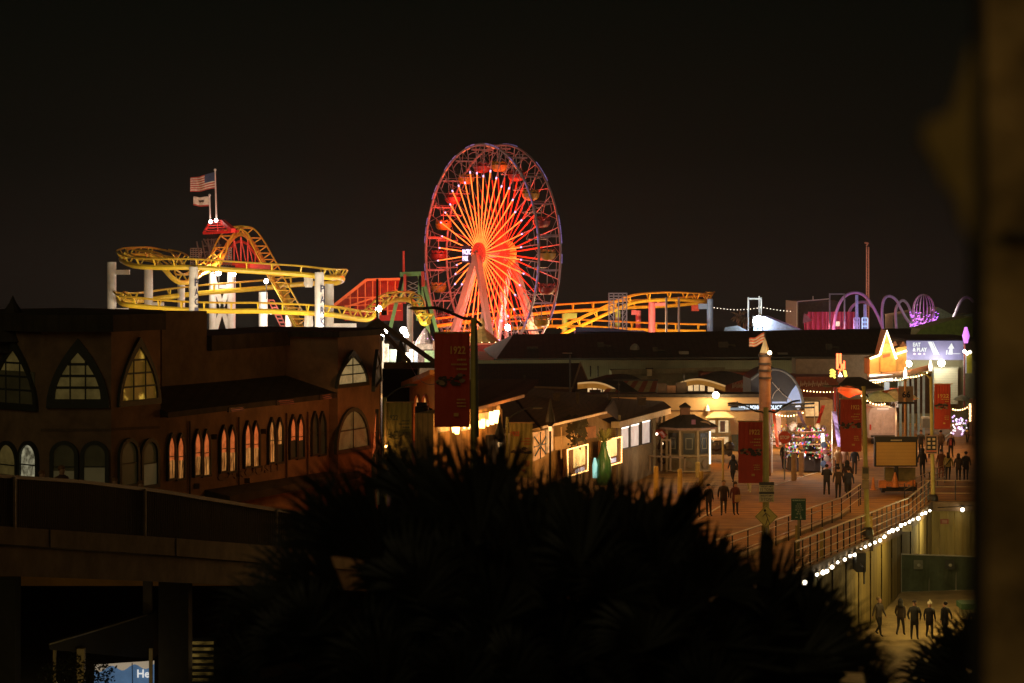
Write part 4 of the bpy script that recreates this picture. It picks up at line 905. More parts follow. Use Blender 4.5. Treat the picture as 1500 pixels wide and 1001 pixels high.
# gabled shed
sh = thing("gabled_shed", "dark brown gabled shed on the rooftops left of the striped awning", "shed", P(790, 600, 192))
ra, rb = P(690, 533, 200), P(849, 532, 196); na, nb = P(690, 564, 195.5), P(838, 568, 191); fb_ = P(862, 562, 200); fa = P(700, 562, 205)
MB().add([na, nb, rb, ra, fb_, fa], [(0, 1, 2, 3), (3, 2, 4, 5)]).build("roof", M("shed_roof", (.07, .03, .02), .8, .3, 2, planks=('X', 1.3, .3)), sh)
MB().add([nb, fb_, rb] , [(0, 1, 2)]).ext([Vector((p.x, p.y, 0)) for p in (na, nb, fb_, fa)], (0, 0, nb.z - .05)).build("wall", M("shed_wall", (.14, .06, .035), .85, planks=('Z', 2.5, .3)), sh)
mb = MB(); mb.bar(nb + Vector((.05, -.1, 0)), rb + Vector((.05, -.15, 0)), .1, .2); mb.bar(fb_, rb + Vector((.05, -.15, 0)), .1, .2); mb.bar(na, nb + Vector((0, -.1, -.05)), .12, .14); mb.build("barge_board", M("barge_tan", (.35, .2, .11), .7), sh)
for x, y0, y1 in ((835, 520, 600),): MB().tube([P(x, y0, 185), P(x, y1, 185)], .07, 6).build("vent_pipe", dark_steel, sh)
MB().pbox(868, 877, 574, 596, 178, .7).build("chimney", M("chimney_brick", (.30, .14, .07), .9), sh)
MB().box(P(864, 0, 178).x, P(880, 0, 178).x, 177.8, 179, P(0, 575, 178).z, P(0, 572, 178).z).build("chimney_cap", dark_steel, sh)
light(P(857, 588, 184), SOD, 14, .2)
# arched shop fronts
def archfront(label, pts, Y, gl, d=6):
    g = thing("arched_shop_front", label, "shop front", P(pts[0][0], 600, Y)); c = catmull([P(x, y, Y) for x, y in pts], 6)
    mb = MB()
    for a, b in zip(c, c[1:]):
        mb.ext([a, b, b - UP * .42, a - UP * .42], (0, -.25, 0))
    mb.build("arch_fascia", E("arch_gold", (.7, .32, .05), .26, .3, 1.5), g)
    MB().tube([a + Vector((0, -.3, .02)) for a in c], .07, 5).build("arch_trim", E("arch_rim", (1, .6, .22), .4), g)
    mb = MB()
    for a, b in zip(c, c[1:]): mb.add([a + UP * .05, b + UP * .05, b + Vector((2.5, d, .4)), a + Vector((2.5, d, .4))], [(0, 1, 2, 3)])
    mb.build("roof", roof_dark, g)
    mb = MB()
    for x0, x1, y0, y1 in gl: mb.pbox(x0, x1, y0, y1, Y + .5, .1)
    mb.build("pane", E("arch_pane", (1, .68, .33), .9, .5, 1.8), g)
    a, b = P(pts[0][0], 600, Y), P(pts[-1][0], 600, Y); MB().box(a.x, b.x, Y + .7, Y + d, 0, P(0, 578, Y).z).build("wall", M("arch_wall", (.3, .2, .1), .8), g); 
    mb = MB()
    for x0, x1, y0, y1 in gl:
        n_ = max(1, int((x1 - x0) / 7))
        for k in range(n_ + 1): x = x0 + (x1 - x0) * k / n_; mb.bar(P(x, y0, Y + .45), P(x, y1, Y + .45), .08)
    mb.build("mullion", dark_steel, g); return g
archfront("gold-lit low arch over windows left of the striped awning", [(846, 562), (868, 560.5), (884, 563), (898, 569), (912, 577)], 186, [(860, 890, 568, 578), (891, 902, 572, 578)])
archfront("wide gold-lit arch over bright windows above the cream restaurant", [(994, 562), (1008, 557.5), (1024, 556), (1042, 559.5), (1062, 566)], 190, [(1007, 1033, 564, 573), (1036, 1047, 566, 574)])
aw = thing("striped_awning", "red and cream striped awning above the cream restaurant roof", "awning", P(935, 600, 184))
mb = MB(); A0, A1, B0, B1 = P(898, 558, 188), P(962, 558, 188), P(940, 577, 184), P(962, 577, 184)
N = 9
for i in range(N):
    t0, t1 = i / N, (i + 1) / N; mb.cur = i % 2
    mb.quad(P(900 + 64 * t0 + 0, 558, 188), P(900 + 64 * t1, 558, 188), P(886 + 78 * t1 - 6, 578, 184), P(886 + 78 * t0 - 6, 578, 184))
mb.build("canvas", [M("awning_red", (.42, .10, .05), .8), M("awning_cream", (.55, .42, .22), .8)], aw)
MB().bar(P(898, 557.5, 188), P(964, 557.5, 188), .15).build("frame", dark_steel, aw)
MB().add([P(886, 559, 187), P(912, 558, 186.8), P(942, 579, 183.6), P(916, 579, 183.6)], [(0, 1, 2, 3)]).build("side_panel", roof_dark, aw)
light(P(930, 568, 178), SOD, 60, .3)
g = thing("rooftop_units", "cluster of dark rusty air units on the cream restaurant roof", "air conditioner", P(985, 577, 178))
for i, (x0, x1, y0) in enumerate(((963, 976, 562), (977, 990, 565), (991, 1006, 561))): MB().pbox(x0, x1, y0, 577, 171.2 + i * .2, .7).build("unit_box", M("unit_rust%d" % (i % 2), ((.08, .05, .03), (.2, .10, .05))[i % 2], .8, .4, 3), g)
# cream restaurant
cr = thing("cream_restaurant", "cream flat-roofed restaurant with glazed double doors under a bright lamp", "building", P(1000, 661, 170))
a, b = P(838, 580, 170), P(1114, 578, 170); zt = 3.95
zt = 3.78; MB().box(a.x, b.x, 170, 172.6, 0, zt).build("wall", cream, cr)
MB().box(a.x - .3, b.x + .3, 169.7, 172.7, zt, zt + .22).build("roof_edge", roof_dark, cr)
MB().box(a.x, b.x, 169.9, 170.01, P(0, 602, 170).z, P(0, 601, 170).z).build("string_course", M("course_brown", (.12, .07, .04), .8), cr)
MB().pbox(973, 979, 608, 660, 169.8, .3).build("pilaster", M("pilaster_tan", (.7, .5, .3), .8), cr)
d = MB().ring([P(1037, 612, 169.85), P(1070, 612, 169.85), P(1070, 662, 169.85), P(1037, 662, 169.85)], [P(1039, 614.5, 169.85), P(1068, 614.5, 169.85), P(1068, 662, 169.85), P(1039, 662, 169.85)], (0, .15, 0)); d.bar(P(1050, 613, 169.8), P(1050, 662, 169.8), .22, .1); d.bar(P(1038, 637, 169.8), P(1069, 637, 169.8), .12, .3); d = d.build("door", M("door_frame_sage", (.45, .42, .25), .6), cr)
for x0, x1, y0, y1 in ((1039.5, 1048, 616, 635), (1052, 1067, 616, 635), (1039.5, 1048, 640, 660), (1052, 1067, 640, 655)): MB().pbox(x0, x1, y0, y1, 169.95, .05).build("pane", E("door_pane", (1, .74, .38), .75, .55, 2.2), d)
MB().pbox(1055, 1062, 617, 633, 169.8, .05).build("poster", M("poster_grey", (.25, .2, .2), .6), d)
MB().add([P(1046, 603, 169.9), P(1032, 612, 168.9), P(1078, 612, 168.9), P(1064, 603, 169.9), P(1032, 613, 168.9), P(1078, 613, 168.9)], [(0, 1, 2, 3), (1, 4, 5, 2)]).build("door_canopy", M("canopy_cream", (.55, .42, .22), .8), cr)
MB().pbox(1072, 1082, 637, 663, 169.6, .2).build("gate_panel", M("gate_green", (.10, .13, .10), .7), cr)
g = thing("wall_lamp", "very bright wall lamp high on the cream restaurant", "lamp", P(1048.5, 579, 169.5)); bulb(g, P(1048.5, 579, 169.2), .24, E("lamp_bright", (1, .85, .55), 40))
MB().bar(P(1048.5, 576, 169.9), P(1048.5, 577, 169.2), .12).build("bracket", dark_steel, g); light(P(1048.5, 582, 168.5), (1, .66, .28), 260, .25)
g = thing("spot_lamp", "small white spot lamp on the restaurant wall left of its canopy", "lamp", P(1036.5, 598, 169.7)); MB().lathe(P(1036.5, 599, 169.7), [(.18, -.15), (.1, .15), (.02, .3)], 8).build("shade", white_paint, g)
light(P(1010, 610, 158), SOD, 380, .6); light(P(925, 600, 163), SOD, 90, .6)
ct = thing("parked_cart", "dark covered cart with bags on a lit patch beside the glazed doors", "cart", P(1053, 670, 160))
c = P(1052, 668, 160); mb = MB()
for i in range(9): mb.sph(c + Vector((random.uniform(-.8, .8), random.uniform(-.3, .3), random.uniform(.45, 1.0))), random.uniform(.25, .4), 7, 5)
mb.build("bags", M("bag_black", (.03, .025, .02), .5), ct); MB().box(c.x - .95, c.x + .9, c.y - .5, c.y + .5, c.z + .12, c.z + .4).build("platform", dark_steel, ct)
MB().box(c.x - .5, c.x + .4, c.y - .3, c.y + .2, c.z + 1.05, c.z + 1.2).build("tray", white_paint, ct)
for s_ in (-.7, .7): MB().tube([(c.x + s_, c.y - .55, c.z + .15), (c.x + s_, c.y + .55, c.z + .15)], .15, 10).build("wheel", black, ct)
# ticket kiosk
kk = thing("ticket_kiosk", "small eight-sided kiosk with a dark hipped roof and a cupola", "kiosk", P(1006, 690, 150)); c = P(1007, 690, 153); c.z = 0
kp = M("kiosk_panel", (.22, .17, .08), .7, .15, 2); kf = M("kiosk_frame", (.42, .30, .14), .6)
A0 = math.pi / 8
MB().lathe(c, [(1.45, 0), (1.45, 1.05), (1.42, 1.05), (1.42, 2.75)], 8, a0=A0).build("wall", kp, kk)
mb = MB()
for k in range(8): a_ = A0 + k * math.pi / 4; p = c + Vector((1.46 * math.cos(a_), 1.46 * math.sin(a_), 0)); mb.bar(p, p + UP * 2.75, .14)
for z in (.08, 1.05, 2.7): mb.tube([c + Vector((1.47 * math.cos(A0 + k * math.pi / 4), 1.47 * math.sin(A0 + k * math.pi / 4), z)) for k in range(8)], .07, 4, True)
mb.build("frame", kf, kk)
for k in (4, 5, 6, 7):
    a_ = A0 + (k + .5) * math.pi / 4 - math.pi / 8 * 0; d_ = Vector((math.cos(a_), math.sin(a_), 0)); s_ = Vector((-d_.y, d_.x, 0)); q = c + d_ * 1.36
    MB().ext([q - s_ * .36 + UP * 1.2, q + s_ * .36 + UP * 1.2, q + s_ * .36 + UP * 2.5, q - s_ * .36 + UP * 2.5], d_ * .03).build("window", M("kiosk_glass", (.03, .035, .025), .3), kk)
    MB().ring([q + d_ * .04 - s_ * .22 + UP * 1.5, q + d_ * .04 + s_ * .22 + UP * 1.5, q + d_ * .04 + s_ * .22 + UP * 2.2, q + d_ * .04 - s_ * .22 + UP * 2.2], [q + d_ * .04 - s_ * .18 + UP * 1.54, q + d_ * .04 + s_ * .18 + UP * 1.54, q + d_ * .04 + s_ * .18 + UP * 2.16, q + d_ * .04 - s_ * .18 + UP * 2.16], d_ * .02).build("notice", M("kiosk_notice", (.3, .28, .18), .7), kk)
    MB().ext([q + d_ * .05 + Vector((0, 0, .3)) + s_ * (.25 * math.cos(t)) + UP * (.25 + .25 * math.sin(t)) for t in [i * .785 for i in range(8)]], d_ * .02).build("crest", M("kiosk_crest", (.22, .16, .08), .7), kk)
MB().lathe(c, [(1.9, 2.72), (1.95, 2.85)], 8, a0=A0).build("eave", M("kiosk_eave", (.45, .28, .2), .7), kk)
MB().lathe(c, [(2.0, 2.86), (2.0, 2.92), (.55, 3.55), (.5, 3.6)], 8, a0=A0).build("roof", roof_dark, kk)
cu = MB().lathe(c + Vector((-.15, 0, 0)), [(.42, 3.45), (.42, 4.05)], 4, a0=math.pi / 4).build("cupola", M("cupola_brown", (.3, .15, .08), .8), kk)
MB().lathe(c + Vector((-.15, 0, 0)), [(.52, 4.05), (.5, 4.12), (.05, 4.35)], 4, a0=math.pi / 4).build("cupola_roof", roof_dark, cu)
MB().pbox(1013, 1019, 615, 622, 150.8, .1).build("cupola_sign", M("cupola_purple", (.3, .12, .2), .7), cu)
q = P(1030, 624, 152); mb = MB()
for i in range(9): a_ = math.pi * i / 9; a2 = math.pi * (i + 1) / 9; mb.ext([q + Vector((.5 * math.cos(a_), 0, .3 * math.sin(a_))), q + Vector((.5 * math.cos(a2), 0, .3 * math.sin(a2))), q + Vector((.4 * math.cos(a2), 0, .2 * math.sin(a2))), q + Vector((.4 * math.cos(a_), 0, .2 * math.sin(a_)))], (0, 1, 0))
mb.build("dormer_arch", M("dormer_tan", (.4, .26, .14), .7), kk)
light(P(1040, 645, 148), (1, .7, .3), 30, .15); light(P(990, 655, 141), SOD, 22, .4)
MB().bar(P(1040, 632, 151), P(1040, 680, 151), .1).build("tube_lamp", E("tube_lamp", (1, .85, .55), 2.5), kk)
# motorcycle / red car tail left of the kiosk
mc = thing("parked_scooters", "dark scooters with a red tail light parked left of the kiosk", "scooter", P(960, 690, 152)); mb = MB()
for i in range(3):
    c = P(957 + i * 7, 672, 153 + i * .6); mb.tube([c + Vector((-.5, 0, .2)), c + Vector((-.2, 0, .75)), c + Vector((.35, 0, .7)), c + Vector((.6, 0, 1.2))], .16, 7); mb.tube([c + Vector((-.6 + .0, 0, 0)) + Vector((.3 * math.cos(t), 0, .3 * math.sin(t))) for t in [k * .785 for k in range(8)]], .07, 5, True); mb.tube([c + Vector((.6, 0, 0)) + Vector((.3 * math.cos(t), 0, .3 * math.sin(t))) for t in [k * .785 for k in range(8)]], .07, 5, True)
mb.build("body", M("scooter_dark", (.06, .04, .03), .25), mc)
for x, y, c_, s_ in ((958, 642, (1, .15, .05), 3), (962, 636, (1, .8, .6), 4), (970, 650, (1, .7, .4), 1.5)): bulb(mc, P(x, y, 152), .09, E("scooter_light%d" % x, c_, s_), "tail_light")
MB().tube([P(953, 640, 152.4), P(960, 634, 152.2), P(968, 633, 152.2), P(974, 640, 152.2)], .22, 8).build("hood", M("scooter_red", (.35, .06, .03), .25), mc)
g = thing("barrier_table", "low dark barrier with pale frame left of the kiosk", "barrier", P(965, 685, 150)); mb = MB(); mb.bar(P(950, 668, 150), P(1004, 671, 150), .1); mb.bar(P(968, 645, 150), P(983, 645, 150), .12)
for x in (952, 969, 982, 1003): mb.bar(P(x, 646 if x in (969, 982) else 669, 150), P(x, 690, 150), .1)
mb.build("frame", M("barrier_tan", (.3, .2, .1), .6), g)

# the row of shops whose fronts recede to the right behind the palm
pm = PL(640, 103, 972, 155)
zd = lambda Y: 0
def facade(pl, pts, off, d, name, mat, par): return MB().ext(pl.poly(pts, off), -pl.n * d).build(name, mat, par)
ms = thing("lit_window_shop", "grey boarded shop with three tall glowing white windows", "shop", pm.W(930, 690))
facade(pm, [(902, 622), (972, 604), (972, 700), (902, 728)], 0, 2, "wall", M("shop_wood_wall", (.30, .22, .12), .85, planks=('Z', 3, .3)), ms)
facade(pm, [(899, 618), (975, 598), (975, 606), (899, 627)], .35, .5, "fascia", M("fascia_pale", (.62, .5, .3), .7, .2, 4), ms)
r_ = [pm.W(899, 617, .35), pm.W(976, 597, .35)]; r_ += [P(972, 588, 168), P(856, 580, 158)]
MB().add(r_, [(0, 1, 2, 3)]).build("roof", roof_brown, ms)
pw_ = E("milky_lit_window", (1, .80, .68), .55, .35, .9)
for x0, x1, y0, y1 in ((908, 920, 627, 658), (922, 935, 623, 655), (938.5, 951, 618, 651)):
    fr = MB().ring(pm.poly([(x0 - 1, y0 - 1), (x1 + 1, y0 - 4), (x1 + 1, y1 - 2), (x0 - 1, y1 + 1)], .1), pm.poly([(x0, y0), (x1, y0 - 3), (x1, y1 - 3), (x0, y1)], .1), -pm.n * .1).build("window", dark_steel, ms)
    MB().ext(pm.poly([(x0, y0), (x1, y0 - 3), (x1, y1 - 3), (x0, y1)], .02), -pm.n * .02).build("pane", pw_, fr)
    MB().ext(pm.poly([(x0, y0), (x1, y0 - 3), (x1, y0 - 1.0), (x0, y0 + 2)], .05), -pm.n * .02).build("tube_lamp", E("tube_white", (1, .95, .85), 2.2), fr)
for x in (903.5, 955, 969): MB().bar(pm.W(x, 608, .15), pm.W(x, 705, .15), .16).build("post", M("post_grey_green", (.3, .26, .16), .7), ms)
light(pm.W(930, 645, 2.5), (1, .85, .65), 60, .4)
hs = thing("eaved_shop", "brown-roofed shop with a long eave whose lit edge is painted pale above the bulb-lit menu boards", "shop", pm.W(820, 700))
facade(pm, [(762, 636), (874, 606), (902, 622), (902, 728), (762, 800)], -.3, 1.5, "wall", M("shop_olive_wall", (.36, .24, .09), .85, .25, 1.2), hs)
r_ = [pm.W(772, 624, .7), pm.W(868, 602, .7)]; r_ += [P(900, 585, 152), P(735, 561, 140)]
MB().add(r_ + [q - UP * .18 for q in r_], [(0, 1, 2, 3), (7, 6, 5, 4), (0, 4, 5, 1)]).build("roof", roof_brown, hs)
r2 = [pm.W(867, 602, .7), pm.W(900, 618, .3), P(905, 600, 150), P(898, 584, 153)]
MB().add([p + UP * .03 for p in r2], [(0, 1, 2, 3)]).build("roof", roof_brown, hs)
MB().bar(pm.W(771, 626, .78), pm.W(868, 604, .78), .1, .12).build("gutter", M("lit_edge_pale", (.75, .6, .35), .5), hs)  # white light on the eave edge put into the bar's pale colour
facade(pm, [(813, 640), (842, 637), (842, 656), (813, 660)], 0, .1, "panel", M("panel_cream", (.75, .52, .24), .8, .1, 1), hs)
facade(pm, [(854, 628), (873, 624), (873, 641), (854, 644)], 0, .1, "panel", M("panel_orange", (.6, .28, .08), .8), hs)
mb = MB()
for i in range(150):
    x = random.uniform(825, 853); y = random.uniform(615, 660) if i % 2 else random.uniform(612, 640); q = pm.W(x, y, .2); s_ = random.uniform(.08, .22)
    mb.add([q, q + Vector((s_, 0, s_ * random.uniform(-1, 1))), q + Vector((s_ * .3, -.05, s_ * 1.2)), q + Vector((-s_ * .6, -.03, s_ * .6))], [(0, 1, 2, 3)])
cpt = thing("climbing_plant", "dark climbing plant trailing over the shop wall between the panels", "plant", pm.W(840, 660)); mb.build("leaves", M("leaf_dull", (.08, .07, .03), .8), cpt)["kind"] = "stuff"; MB().tube([pm.W(845, 700, .2), pm.W(842, 660, .2), pm.W(836, 625, .2)], .03, 5).build("stem", dark_steel, cpt)
facade(pm, [(780, 634), (797, 631), (797, 668), (780, 676)], .05, .1, "stained_window", E("orange_leaded", (1, .42, .10), .55, .8, 3.2), hs)
for a, b in (((789, 633), (789, 672)), ((780, 655), (797, 650)), ((780, 640), (797, 665)), ((797, 640), (781, 668))): MB().bar(pm.W(*a, .1), pm.W(*b, .1), .05).build("leading", dark_steel, hs)
facade(pm, [(801, 630), (809, 628), (809, 660), (801, 664)], .05, .1, "door_window", E("door_lit", (1, .55, .2), .6, .6, 3), hs)
for k in range(3): MB().bar(pm.W(808.5 + k * .01, 626, .5), pm.W(808.5, 672, .5), .07).build("post", M("post_cream", (.7, .5, .3), .6), hs) if k == 0 else None
light(pm.W(800, 640, 3), SOD, 210, .3); light(pm.W(850, 635, 3), SOD, 170, .3)
def menu_board(label, pts, inner, wm):
    g = thing("menu_board", label, "menu board", pm.W(*pts[3])); 
    facade(pm, pts, .25, .15, "backing", M("menu_back", (.25, .12, .04), .8), g)
    facade(pm, inner, .27, .03, "lit_panel", E("menu_lit", (1, .68, .22), 1.3, .5, 3.0), g)
    mb = MB(); x0, y0 = inner[3]; x1, y1 = inner[2]
    for k in range(2):
        t0 = .15 + .45 * k; xa = x0 + (x1 - x0) * t0; xb = x0 + (x1 - x0) * (t0 + .32); ya = y0 + (y1 - y0) * t0; mb.ext(pm.poly([(xa, ya + 3), (xb, ya + 1), (xb, ya + 7), (xa, ya + 9)], .29), -pm.n * .03)
    mb.build("photo_strip", E("menu_photo", (.75, .75, .9), .8, .5, 5), g)
    mb = MB()
    for a, b in zip(pts, pts[1:] + pts[:1]):
        if wm is None or (a, b) != wm:
            n_ = max(3, int(math.hypot(b[0] - a[0], b[1] - a[1]) / 2.2))
            for k in range(n_): t = k / n_; MB().sph(pm.W(a[0] + (b[0] - a[0]) * t, a[1] + (b[1] - a[1]) * t, .34), .042, 5, 3).build("bulb", E("border_bulb", (1, .5, .14), 6), g)
    light(pm.W((pts[0][0] + pts[1][0]) / 2, (pts[0][1] + pts[2][1]) / 2, 1.6), (1, .6, .25), 55, .4); return g
menu_board("left bulb-edged menu board with glowing panels behind the palm", [(822, 659), (852, 651), (852, 689), (823, 698)], [(833, 658), (850, 654), (850, 680), (833, 686)], None)
menu_board("right bulb-edged menu board beside the glowing white windows", [(873, 646), (902, 640), (902, 677), (874, 685)], [(875, 647), (897, 643), (897, 667), (875, 673)], None)
gs_ = thing("green_bottle_figure", "tall green bottle-shaped figure between the two bulb-edged boards", "figure", pm.W(862, 700)); c = pm.W(861, 694, .9)
MB().lathe(c, [(.42, -.6), (.44, .1), (.4, .8), (.2, 1.3), (.15, 1.7), (.17, 1.75)], 12).build("bottle", M("bottle_green", (.04, .16, .06), .25), gs_, smooth=True)
MB().lathe(c + Vector((-.5, -.2, 0)), [(.12, -.2), (.14, .5), (.05, .9)], 8).build("blue_glow_tube", E("aqua_glow", (.35, .8, .75), .9), gs_); mb = MB()
for k in range(40): a_ = k * 2.4; mb.bar(c + UP * 1.75, c + Vector((math.cos(a_) * random.uniform(.2, .5), math.sin(a_) * .3, 1.75 + random.uniform(.1, .8))), .07, .03)
mb.build("leaf_tuft", M("leaf_olive", (.2, .22, .06), .7), gs_)
# lantern-lit house left of the central lamp post
lh = thing("lantern_house", "ochre boarded house with a row of glowing lanterns under its eave", "house", pm.W(690, 700))
facade(pm, [(641, 606), (722, 590), (742, 600), (742, 800), (641, 800)], -.2, .8, "wall", M("lantern_wall", (.55, .30, .10), .85, .25, 1.2, planks=('X', 1.4, .35)), lh)
r_ = [pm.W(655, 601, .8), pm.W(741, 578, .8), P(790, 556, 134), P(662, 556, 128)]
MB().add(r_ + [q - UP * .15 for q in r_], [(0, 1, 2, 3), (7, 6, 5, 4), (0, 4, 5, 1)]).build("roof", roof_brown, lh)
MB().bar(pm.W(655, 603, .85), pm.W(741, 580, .85), .12, .14).build("gutter", M("lit_edge_orange", (.7, .32, .1), .6), lh)  # orange light under the eave put into the bar's colour
MB().bar(pm.W(721, 594, .3), pm.W(721, 650, .3), .16).build("post", M("post_cream"), lh)
lw = E("lantern_window", (1, .45, .1), 1.1, .6, 2)
for x0, x1, y0, y1 in ((645, 662, 620, 634), (700, 719, 604, 626), (680, 694, 622, 632)): facade(pm, [(x0, y0 + 3), (x1, y0), (x1, y1 - 3), (x0, y1)], -.1, .05, "window", lw, lh)
for x, y, s_ in ((653, 627, 1.3), (648, 628, .8), (664, 624, .6), (671, 625, .5), (688, 622, .8), (692, 621, 1), (699, 620, .7), (705, 613, 1.4), (712, 611, 1.4)):
    MB().lathe(pm.W(x, y, .5), [(.065 * s_, -.2 * s_), (.10 * s_, 0), (.09 * s_, .22 * s_)], 8).build("lantern", E("lantern_glow", (1, .55, .15), 9), lh)
for x, y in ((652, 632), (690, 630), (710, 622)): light(pm.W(x, y, 1.4), (1, .42, .1), 80, .2)
g = thing("chalk_board", "dark menu board standing below the lanterns behind the palm", "board", pm.W(690, 650)); facade(pm, [(676, 637), (712, 634), (712, 690), (676, 690)], 1.2, .1, "board", M("board_dark", (.03, .02, .012), .6), g)
mb = MB()
for k in range(4): q = pm.W(699, 648 + k * 7, 1.25); mb.tube([q + Vector((.16 * math.cos(t), 0, .14 * math.sin(t))) for t in [j * .9 for j in range(7)]], .02, 4, True)
mb.build("chalk_marks", M("chalk", (.35, .25, .12), .8), g)
# cream house with arched orange windows beside the hall's end tower
pa = PL(560, 134, 640, 121)
aw_ = thing("arched_window_house", "cream-walled house with twin orange-lit arched windows beside the brick hall", "house", P(620, 700, 125))
p2 = PL(598, 133, 642, 120)
facade(p2, [(600, 566), (640, 548), (640, 800), (600, 800)], 0, .6, "wall", M("arched_cream", (.62, .42, .18), .85, .15, 1.2), aw_)
facade(p2, [(598, 560), (641, 542), (641, 549), (598, 568)], .4, .6, "eave", M("eave_orange", (.55, .25, .08), .7), aw_)
for x0, x1 in ((609, 618.5), (620, 630)): window(p2, aw_, x0, x1, 578, 650, 'round', .07, E("arched_orange", (1, .42, .1), .8, .55, 2), 0, 1, fmat=M("arch_red_frame", (.4, .12, .04), .6))
light(P(612, 610, 117), SOD, 120, .3); light(P(630, 640, 114), SOD, 80, .3)
cy_ = thing("round_wall_sign", "dark-rimmed round sign standing behind a black cylinder near the arched windows", "sign", P(632, 640, 112))
c = P(627, 625, 113); mb = MB().tube([c + Vector((.38 * math.cos(t), .1, .85 * math.sin(t))) for t in [i * .3927 for i in range(16)]], .06, 6, True); mb.build("rim", black, cy_)
MB().ext([c + Vector((.36 * math.cos(t), .12, .83 * math.sin(t))) for t in [i * .3927 for i in range(16)]], (0, .05, 0)).build("face", M("sign_face_tan", (.6, .42, .2), .7), cy_)
MB().lathe(P(618, 660, 111), [(.32, -2), (.32, 2.0), (.25, 2.05), (.25, 2.2)], 14).build("cylinder", black, cy_)
# dark triangular steel truss beside the hall
tr = thing("roof_truss", "dark triangular steel truss standing against the glowing park", "truss", P(585, 600, 134)); mb = MB()
ap = P(552.5, 470, 134); 
for a, b, w_ in ((ap, P(523, 495, 134), .28), (ap, P(640, 533, 134), .26), (P(552, 476, 133), P(601, 531, 133), .2), (ap + Vector((0, 3, 0)), P(530, 495, 137), .2), (P(552.5, 409, 134), P(552.5, 496, 134), .12)): mb.bar(a, b, w_)
mb.bar(P(562, 535, 134), P(640, 535, 134), .3, .32); mb.bar(P(638, 545, 134), P(608, 578, 134), .18); mb.build("frame", M("truss_steel", (.06, .045, .03), .6), tr)
MB().pbox(559, 566, 455, 462, 133.5, .5).build("lamp_housing", black, tr)
MB().add([P(560, 541, 134), P(612, 541, 134), P(606, 600, 134), P(560, 600, 134)], [(0, 1, 2, 3)]).ext([P(560, 541, 134), P(612, 541, 134), P(604, 640, 134), P(560, 640, 134)], (0, 3, 0)).build("wall", M("truss_wall", (.05, .03, .018), .9), tr)

# ---------------------------------------------------------------- police station, tower column, carts
pc_ = thing("police_station", "small station with a dark blue glazed vault and lit name sign", "building", P(1145, 640, 176))
c = P(1130, 592, 174); rad = px2m(45, 174); arcp = [(1100, 556), (1115, 545), (1130, 541), (1145, 543), (1158, 551), (1167, 563), (1173, 577), (1176, 592)]
cv = catmull([P(x, y, 173) for x, y in arcp], 4); mb = MB().ext(cv + [P(1100, 592, 173)], (0, 6, 0)); mb.build("vault", M("vault_dark_blue", (.02, .03, .05), .5), pc_)
MB().tube([q + Vector((0, -.1, 0)) for q in cv], .1, 5).build("vault_rim", M("rim_blue_grey", (.12, .15, .2), .4), pc_)
MB().ext([P(1152, 592, 172.9), P(1154, 583, 172.9), P(1160, 572, 172.9), P(1167, 563, 172.9), P(1171, 572, 172.9), P(1174.5, 583, 172.9), P(1175, 592, 172.9)], (0, .05, 0)).build("lit_pane", E("vault_lit", (.36, .5, .85), .6, .2, 1), pc_)
MB().pbox(1131, 1152, 588.5, 592, 172.9, .05).build("lit_sill", E("vault_lit"), pc_)
mb = MB(); mb.tube([P(1131, 560, 172.8), P(1146, 577, 172.8), P(1166, 592, 172.8)], .03, 4); mb.tube(catmull([P(1131, 584, 172.8), P(1135, 575, 172.8), P(1142, 569, 172.8)], 4), .03, 4); mb.build("cable", M("cable_pale", (.4, .4, .42), .5), pc_)
sb = MB().pbox(1070, 1172, 591.5, 601.5, 170, .3); sb = sb.build("sign_board", M("sign_navy", (.012, .02, .035), .5), pc_)
MB().pbox(1070, 1090, 597.5, 601, 169.8, .25).build("sign_edge", E("sign_edge_blue", (.2, .32, .5), .3), pc_)
text("SANTA MONICA", P(1082, 600, 169.9), px2m(36, 170), px2m(6.2, 170), bold=.03).build("lettering", E("police_letters", (.7, .85, 1), 1.6, .3, 2), sb)
text("POLICE", P(1123.5, 600, 169.9), px2m(22, 170), px2m(6.2, 170), bold=.03).build("lettering", E("police_letters"), sb)
MB().ext([P(1169 + 4 * math.cos(t), 596 + 4 * math.sin(t), 169.7) for t in [i * .785 for i in range(8)]], (0, .1, 0)).build("badge", E("badge_white", (.85, .9, 1), 1.2, .6, 8), sb)
MB().pbox(1132, 1180, 601.6, 664, 176, 4).build("wall", M("station_wall", (.62, .4, .2), .8), pc_)
MB().pbox(1175, 1220, 586, 664, 179, 4).build("wall", M("station_wall_tan", (.5, .36, .2), .8), pc_)
f_ = MB().pbox(1177, 1201, 587, 612, 178.8, .1).build("window", dark_steel, pc_); MB().pbox(1179, 1199, 589, 610, 178.7, .08).build("pane", E("station_pane", (1, .62, .25), .9, .5, 2.4), f_)
MB().pbox(1133, 1144, 604, 660, 175.8, .1).build("doorway", E("doorway_lit", (1, .55, .35), .7, .6, 3), pc_)
MB().pbox(1153, 1168, 604, 650, 175.8, .1).build("glass_door", M("door_glass_olive", (.16, .12, .06), .3), pc_)
mb = MB(); mb.bar(P(1066, 594, 169), P(1090, 594, 169), .12); mb.bar(P(1160, 593, 169), P(1192, 591, 167), .14); mb.bar(P(1165, 598, 168), P(1192, 597, 166), .12); mb.bar(P(1080, 588, 169), P(1080, 593, 169), .1); mb.build("sign_bracket", black, pc_)
light(P(1155, 612, 170), (1, .72, .46), 230, .3); light(P(1190, 618, 172), (1, .55, .25), 80, .3); light(P(1150, 580, 166), (.5, .65, 1), 60, .3)
tc_ = thing("tower_column", "tall banded round column with a lit pyramid cap and flag mast", "tower", P(1121, 700, 150)); c = P(1120.5, 0, 150); c.z = 0; zt = P(0, 517, 150).z
